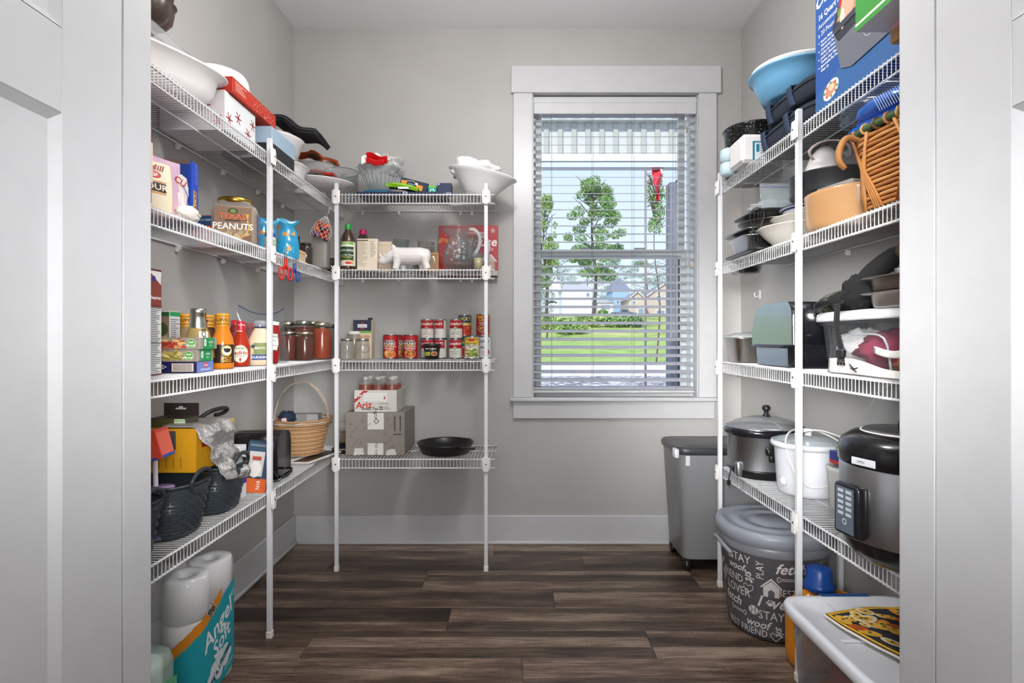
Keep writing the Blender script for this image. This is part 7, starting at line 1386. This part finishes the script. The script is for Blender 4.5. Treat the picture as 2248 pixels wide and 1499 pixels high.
m = MB('#7ac62a:g'); m.sheet(lambda u, v: (-.04+.08*u, -.02+.04*v, .004+.012*math.sin(PI*u)+.004*math.sin(9*u)), 14, 6, .004, mfn=lambda u, v: '#3fb0c0:g' if u > .7 else '#8ad02c:g'); solo('green_pouch', 'crumpled lime green pouch on the oven bag box', 'packet', m, (1.105, 1.82, Z4+.197))
t = thing('rice_cooker', 'large steel and black rice cooker at the right jamb on the lowest shelf', 'cooker', (1.010, 1.405, Z4+.001))
m = MB('#121214:g'); m.lathe([(0, 0), (.118, 0), (.128, .006), (.150, .030), (.158, .056), (.160, .060)], 60); part(t, 'base', m, 'black base')
m = MB(ST); m.lathe([(.160, .060), (.163, .075), (.163, .238), (.160, .243)], 64); part(t, 'body', m)
m = MB('#121214:g'); m.lathe([(.160, .242), (.166, .248), (.166, .280), (.158, .302), (.135, .318), (.10, .325), (0, .327)], 60); part(t, 'lid', m, 'black lid')
m = MB('#a9abad:b'); m.lathe([(.112, .3245), (.108, .329), (.05, .331), (0, .331)], 44); part(t, 'lid_plate', m, 'steel lid plate'); m = MB('#e6e6e6:s'); m.lathe([(.116, .3235), (.114, .3265), (.112, .3245)], 48); part(t, 'lid_ring', m)
m = MB('#141416:s'); m.tube([(-.045, -.02, .330), (-.045, -.02, .352), (-.02, -.01, .358), (.04, .01, .358), (.06, .02, .335)], .006, 8); part(t, 'handle', m)
m = MB('#17171a:g'); m.X = Matrix.Rotation(6*D2R, 4, 'Z'); m.box(-.186, -.156, -.044, .044, .068, .198, bev=.010, seg=3); part(t, 'control_panel', m, 'black control panel')
m = MB('#9aa2b0:s'); m.X = Matrix.Rotation(6*D2R, 4, 'Z'); mp = NX(0, 0, -.1862); m.rect(mp, -.032, .078, .032, .190, '#59616e', .0004)
for k in range(5): m.rect(mp, -.024, .120+.014*k, -.004, .128+.014*k, '#b9c0ca', .0008); m.rect(mp, .004, .120+.014*k, .024, .128+.014*k, '#b9c0ca', .0008)
m.disc(mp, 0, .105, .008, .008, '#b9c0ca', .0008, r0=.6); part(t, 'buttons', m)
m = MB('#c4c6ca:s'); m.X = Matrix.Rotation(18*D2R, 4, 'Z'); m.box(-.1685, -.1660, -.032, .032, .250, .268, bev=.001); mp = NX(0, 0, -.1687); m.text(mp, 'OPEN', -.006, .259, .008, '#2a2a2a', .0004); part(t, 'lid_button', m, 'silver lid button')
t = thing('clear_glass_turntable', 'large clear round plate standing against the right wall behind the rice cooker', 'plate', (WR-.012, 1.705, Z4+.2135), 0, ry=2)
m = MB('#f4f6f6:wt95'); m.X = Matrix.Rotation(-PI/2, 4, 'Y'); m.lathe([(0, 0), (.205, 0), (.211, .003), (.205, .006), (0, .006)], 64); part(t, 'plate', m); m = MB('#eef2f2:t50'); m.tube([(-.003, .209*math.cos(2*PI*i/60), .209*math.sin(2*PI*i/60)) for i in range(60)], .0022, 6, closed=True); part(t, 'rim', m)

# ------------------------------------------------------------------ floor, right
t = thing('rolling_storage_bin', 'grey plastic rolling bin with a dark lid in the right corner under the window', 'bin', (.970, 2.730, 0))
m = MB(noisy('grey_bin_plastic', [(.3, '#9a9b9d'), (.7, '#a5a6a8')], ns=3, rough=.28)); m.lathe([(0, .055), (.84, .055), (.87, .060), (1.0, .545), (1.02, .547), (1.02, .556), (.97, .556), (.85, .07), (0, .062)], 56, sx=.205, sy=.155, n=9); part(t, 'body', m)
m = MB('#36383c:s'); m.lathe([(1.03, .548), (1.055, .552), (1.06, .572), (1.02, .582), (.96, .584), (.90, .580), (.84, .585), (0, .585)], 56, sx=.205, sy=.155, n=8); part(t, 'lid', m, 'dark grey lid')
m = MB('#d4d5d6:s'); m.box(-.226, -.205, -.165, -.115, .535, .578, bev=.006, seg=2); part(t, 'latch', m, 'white latch'); m = MB('#cfd0d2:s'); m.box(-.175, -.155, -.162, -.156, .50, .545, bev=.002); part(t, 'hinge_tab', m)
for x in (-.155, .155):
    for y in (-.115, .115):
        m = MB('#121213:s'); m.X = Matrix.Translation((x, y, .026)) @ Matrix.Rotation(PI/2, 4, 'Y'); m.lathe([(0, -.014), (.022, -.014), (.026, -.010), (.026, .010), (.022, .014), (0, .014)], 24); c = part(t, 'caster', m); m = MB('#1c1c1e:s'); m.box(x-.018, x+.018, y-.012, y+.012, .036, .056, bev=.004); part(c, 'fork', m)
t = thing('dog_food_bin', 'grey lidded dog food bin covered in white dog words', 'bin', (.992, 2.130, 0))
R0 = lambda z: .158+.030*(z/.33)
m = MB('#5d5d61:s'); m.lathe([(0, .003), (.146, .003), (.154, .008), (R0(.03), .03), (R0(.31), .31), (R0(.31)+.004, .315), (R0(.31)+.006, .335), (.180, .340)], 64, n=2.2); part(t, 'body', m)
m = MB('#3c3c3f:s'); m.lathe([(0, 0), (.150, 0), (.156, .006), (.158, .022), (.155, .026)], 56, n=2.2); part(t, 'foot_band', m); m = MB('#84868c:s'); m.lathe([(.190, .312), (.194, .318), (.196, .345), (.190, .350)], 60, n=2.2); part(t, 'collar', m, 'light grey collar')
m = MB('#8d929b:s'); m.lathe([(.196, .345), (.203, .348), (.205, .380), (.200, .392), (.188, .398), (.172, .394), (.165, .388), (.140, .390), (.135, .395), (.105, .396), (.100, .390), (.075, .391), (.07, .396), (0, .398)], 64, n=2.2); part(t, 'lid', m, 'grey ridged lid')
m = MB('#85888c:s'); m.tube([(-.185, .06, .300), (-.205, .04, .322), (-.208, .0, .326), (-.205, -.05, .316), (-.187, -.075, .295)], .008, 8); part(t, 'handle', m)
m = MB(); rf = lambda v: superr_R(v); LT = '#cfccca'
def mpd(u, v, h):
    a = -113*D2R+u/.172; r_ = (R0(v)*superr(a, 2.2))+h; return (r_*math.cos(a), r_*math.sin(a), v)
def ball(u, v, r_=.017): m.disc(mpd, u, v, r_, r_, LT, .0006, 16); m.line(mpd, [(u-.010, v+.013), (u-.004, v), (u-.010, v-.013)], .003, '#5d5d61', .001); m.line(mpd, [(u+.010, v+.013), (u+.004, v), (u+.010, v-.013)], .003, '#5d5d61', .001)
def heart(u, v, s_=.018): m.line(mpd, [(u, v-s_), (u-s_*.9, v-.1*s_), (u-s_*.95, v+.5*s_), (u-s_*.5, v+.75*s_), (u, v+.35*s_), (u+s_*.5, v+.75*s_), (u+s_*.95, v+.5*s_), (u+s_*.9, v-.1*s_), (u, v-s_)], .0022, LT)
def bone(u, v, w_=.026): m.line(mpd, [(u-w_, v+.003), (u-w_-.006, v+.010), (u-w_-.012, v+.004), (u-w_-.008, v), (u-w_-.012, v-.004), (u-w_-.006, v-.010), (u-w_, v-.003), (u+w_, v-.003), (u+w_+.006, v-.010), (u+w_+.012, v-.004), (u+w_+.008, v), (u+w_+.012, v+.004), (u+w_+.006, v+.010), (u+w_, v+.003), (u-w_, v+.003)], .0022, LT)
def T_(s_, u, v, z, rot=0, scr=False): m.text(mpd, s_, u, v, z, LT, .0007, rot=rot, sh=.35 if scr else 0, bold=scr, xs=.85 if not scr else .95)
for du in (-.385, 0, .385):
    for (s_, u, v, z, r_, sc_) in (('STAY', -.115, .288, .042, 0, 0), ('woof', -.135, .252, .036, 0, 1), ('sit', -.078, .232, .046, -1.5, 1), ('PLAY', -.045, .262, .034, PI/2, 0), ('fetch', .050, .278, .052, 0, 1), ('ST', .150, .285, .036, 0, 0), ('woof', .125, .236, .040, 0, 1), ('FRIEND', -.160, .208, .040, 0, 0), ('BEST FRIEND', .095, .190, .036, 0, 0), ('LOVER', -.135, .165, .044, 0, 0), ('l  ve', -.010, .150, .060, 0, 1), ('ROLL', .088, .146, .042, 0, 0), ('fetch', -.165, .122, .048, 0, 1), ('STAY', -.010, .100, .044, 0, 0), ('woof', -.060, .062, .042, 0, 1), ('sit', .020, .048, .042, -1.5, 1), ('BEST FRIEND', -.110, .030, .036, 0, 0), ('OVER', .080, .020, .040, 0, 0), ('LOVER', .10, .075, .038, 0, 0)): T_(s_, u+du, v, z, r_, sc_)
    ball(-.160+du, .288); ball(.118+du, .288, .014); ball(-.070+du, .108); heart(-.085+du, .185); heart(.005+du, .026); heart(.160+du, .180); bone(.045+du, .238); bone(-.135+du, .085)
    m.dpoly(mpd, [(-.035+du, .170), (-.035+du, .205), (-.010+du, .228), (.015+du, .205), (.015+du, .170)], LT, .0006); m.dpoly(mpd, [(-.020+du, .170), (-.020+du, .190), (-.010+du, .198), (.0+du, .190), (.0+du, .170)], '#5d5d61', .001); m.line(mpd, [(-.042+du, .203), (-.010+du, .236), (.022+du, .203)], .005, LT, .001)
    m.disc(mpd, -.014+du, .143, .008, .007, LT, .001, 12); [m.disc(mpd, -.014+du+.010*math.cos(a), .145+.012*math.sin(a), .003, .004, LT, .001, 8) for a in (.3, 1.1, 2.0, 2.85)]
part(t, 'printed_words', m, 'white dog words')
t = thing('detergent_jug', 'orange laundry detergent jug with a blue cap behind the near right pole', 'jug', (1.022, 1.860, 0))
m = MB('#e08a14:g'); m.lathe([(0, 0), (.90, 0), (.97, .008), (1.0, .05), (1.0, .16), (.90, .205), (.60, .235), (.40, .245), (.38, .258)], 44, sx=.105, sy=.058, n=3); part(t, 'jug', m); m = MB('#1a4a9c:s'); m.lathe([(.046, .250), (.049, .254), (.048, .272), (.041, .276), (.039, .318), (.036, .323), (0, .324)], 40, fn=lambda a, z, j: 1+.012*math.cos(30*a)); part(t, 'cap', m, 'blue cap')
m = MB('#e08a14:g'); m.tube([(.055, 0, .235), (.095, 0, .225), (.108, 0, .19), (.100, 0, .15)], .012, 8); part(t, 'handle', m)
t = thing('floor_storage_tub', 'clear storage tub with a white lid on the floor at the bottom right', 'tub', (1.000, 1.455, 0))
m = MB('#dfe4ec:t66'); m.lathe([(0, 0), (.84, 0), (.87, .006), (.95, .262), (1.0, .264), (1.0, .276)], 56, sx=.185, sy=.245, n=9); part(t, 'tub', m)
m = MB('#e9ebf0:s'); m.lathe([(.99, .266), (1.03, .267), (1.05, .272), (1.045, .292), (1.02, .299), (.97, .300), (.93, .298), (.90, .293), (.0, .293)], 60, sx=.185, sy=.245, n=9); part(t, 'lid', m, 'white lid')
m = MB('#e3e5ea:s'); m.box(-.14, .14, -.006, .006, .2935, .297, bev=.001); m.box(-.07, -.058, .01, .20, .2935, .297, bev=.001); part(t, 'lid_ribs', m); m = MB('#1f4f8c:s'); m.box(-.06, .09, .242, .262, .285, .3015, bev=.003); part(t, 'latch', m, 'blue latch')
m = MB('#b5452c:f'); m.blob((-.06, .05, .09), (.07, .12, .08), .4, 2.6, 6, 24, 14, floor=.01); part(t, 'red_contents', m); m = MB('#8a8f9c:f'); m.blob((.05, .02, .10), (.09, .18, .09), .3, 2, 8, 24, 14, floor=.01); part(t, 'grey_contents', m)
t = thing('flowered_towel', 'navy tea towel printed with yellow and orange flowers on the white tub lid', 'towel', (1.055, 1.430, .302), 12)
def tw(u, v, z=0): return (-.140+.27*u+.01*math.sin(6*v), -.20+.385*v+.008*math.sin(5*u), .004+z+.0025*math.sin(9*u+3*v)+.0035*noise.noise(Vector((u*4, v*4, z*50))))
m = MB('#2c2b36:f'); m.sheet(lambda u, v: tw(u, v), 26, 30, .003, m='#f0e8da:f'); m.sheet(lambda u, v: tw(u*.97+.02, v*.97, .0055), 26, 30, .0035, mfn=lambda u, v: '#e6b31c:f' if (u < .035 or v > .965) else '#2c2b36:f'); part(t, 'cloth', m)
m = MB(); r = random.Random(12)
def twm(u, v, h): p = tw((u+.13)/.27, (v+.19)/.385, .0062); return (p[0], p[1], p[2]+h)
for k in range(60):
    u, v = r.uniform(-.11, .12), r.uniform(-.17, .165); c = r.choice(('#e0861c', '#e8a02c', '#e9b83a', '#d8641c', '#efdca0', '#efe4c4')); q_ = r.uniform(.014, .034); ro = r.uniform(0, 3)
    m.disc(twm, u, v, q_, q_*.62, c, .0006+k*.00002, 16, rot=ro); m.disc(twm, u, v, q_*.62, q_*.36, ('#f0b84a' if c[1] == 'e' else '#c8501c'), .0016+k*.00002, 12, rot=ro); m.disc(twm, u, v, q_*.22, q_*.16, '#6a6a2a', .0026+k*.00002, 8)
part(t, 'flower_print', m)
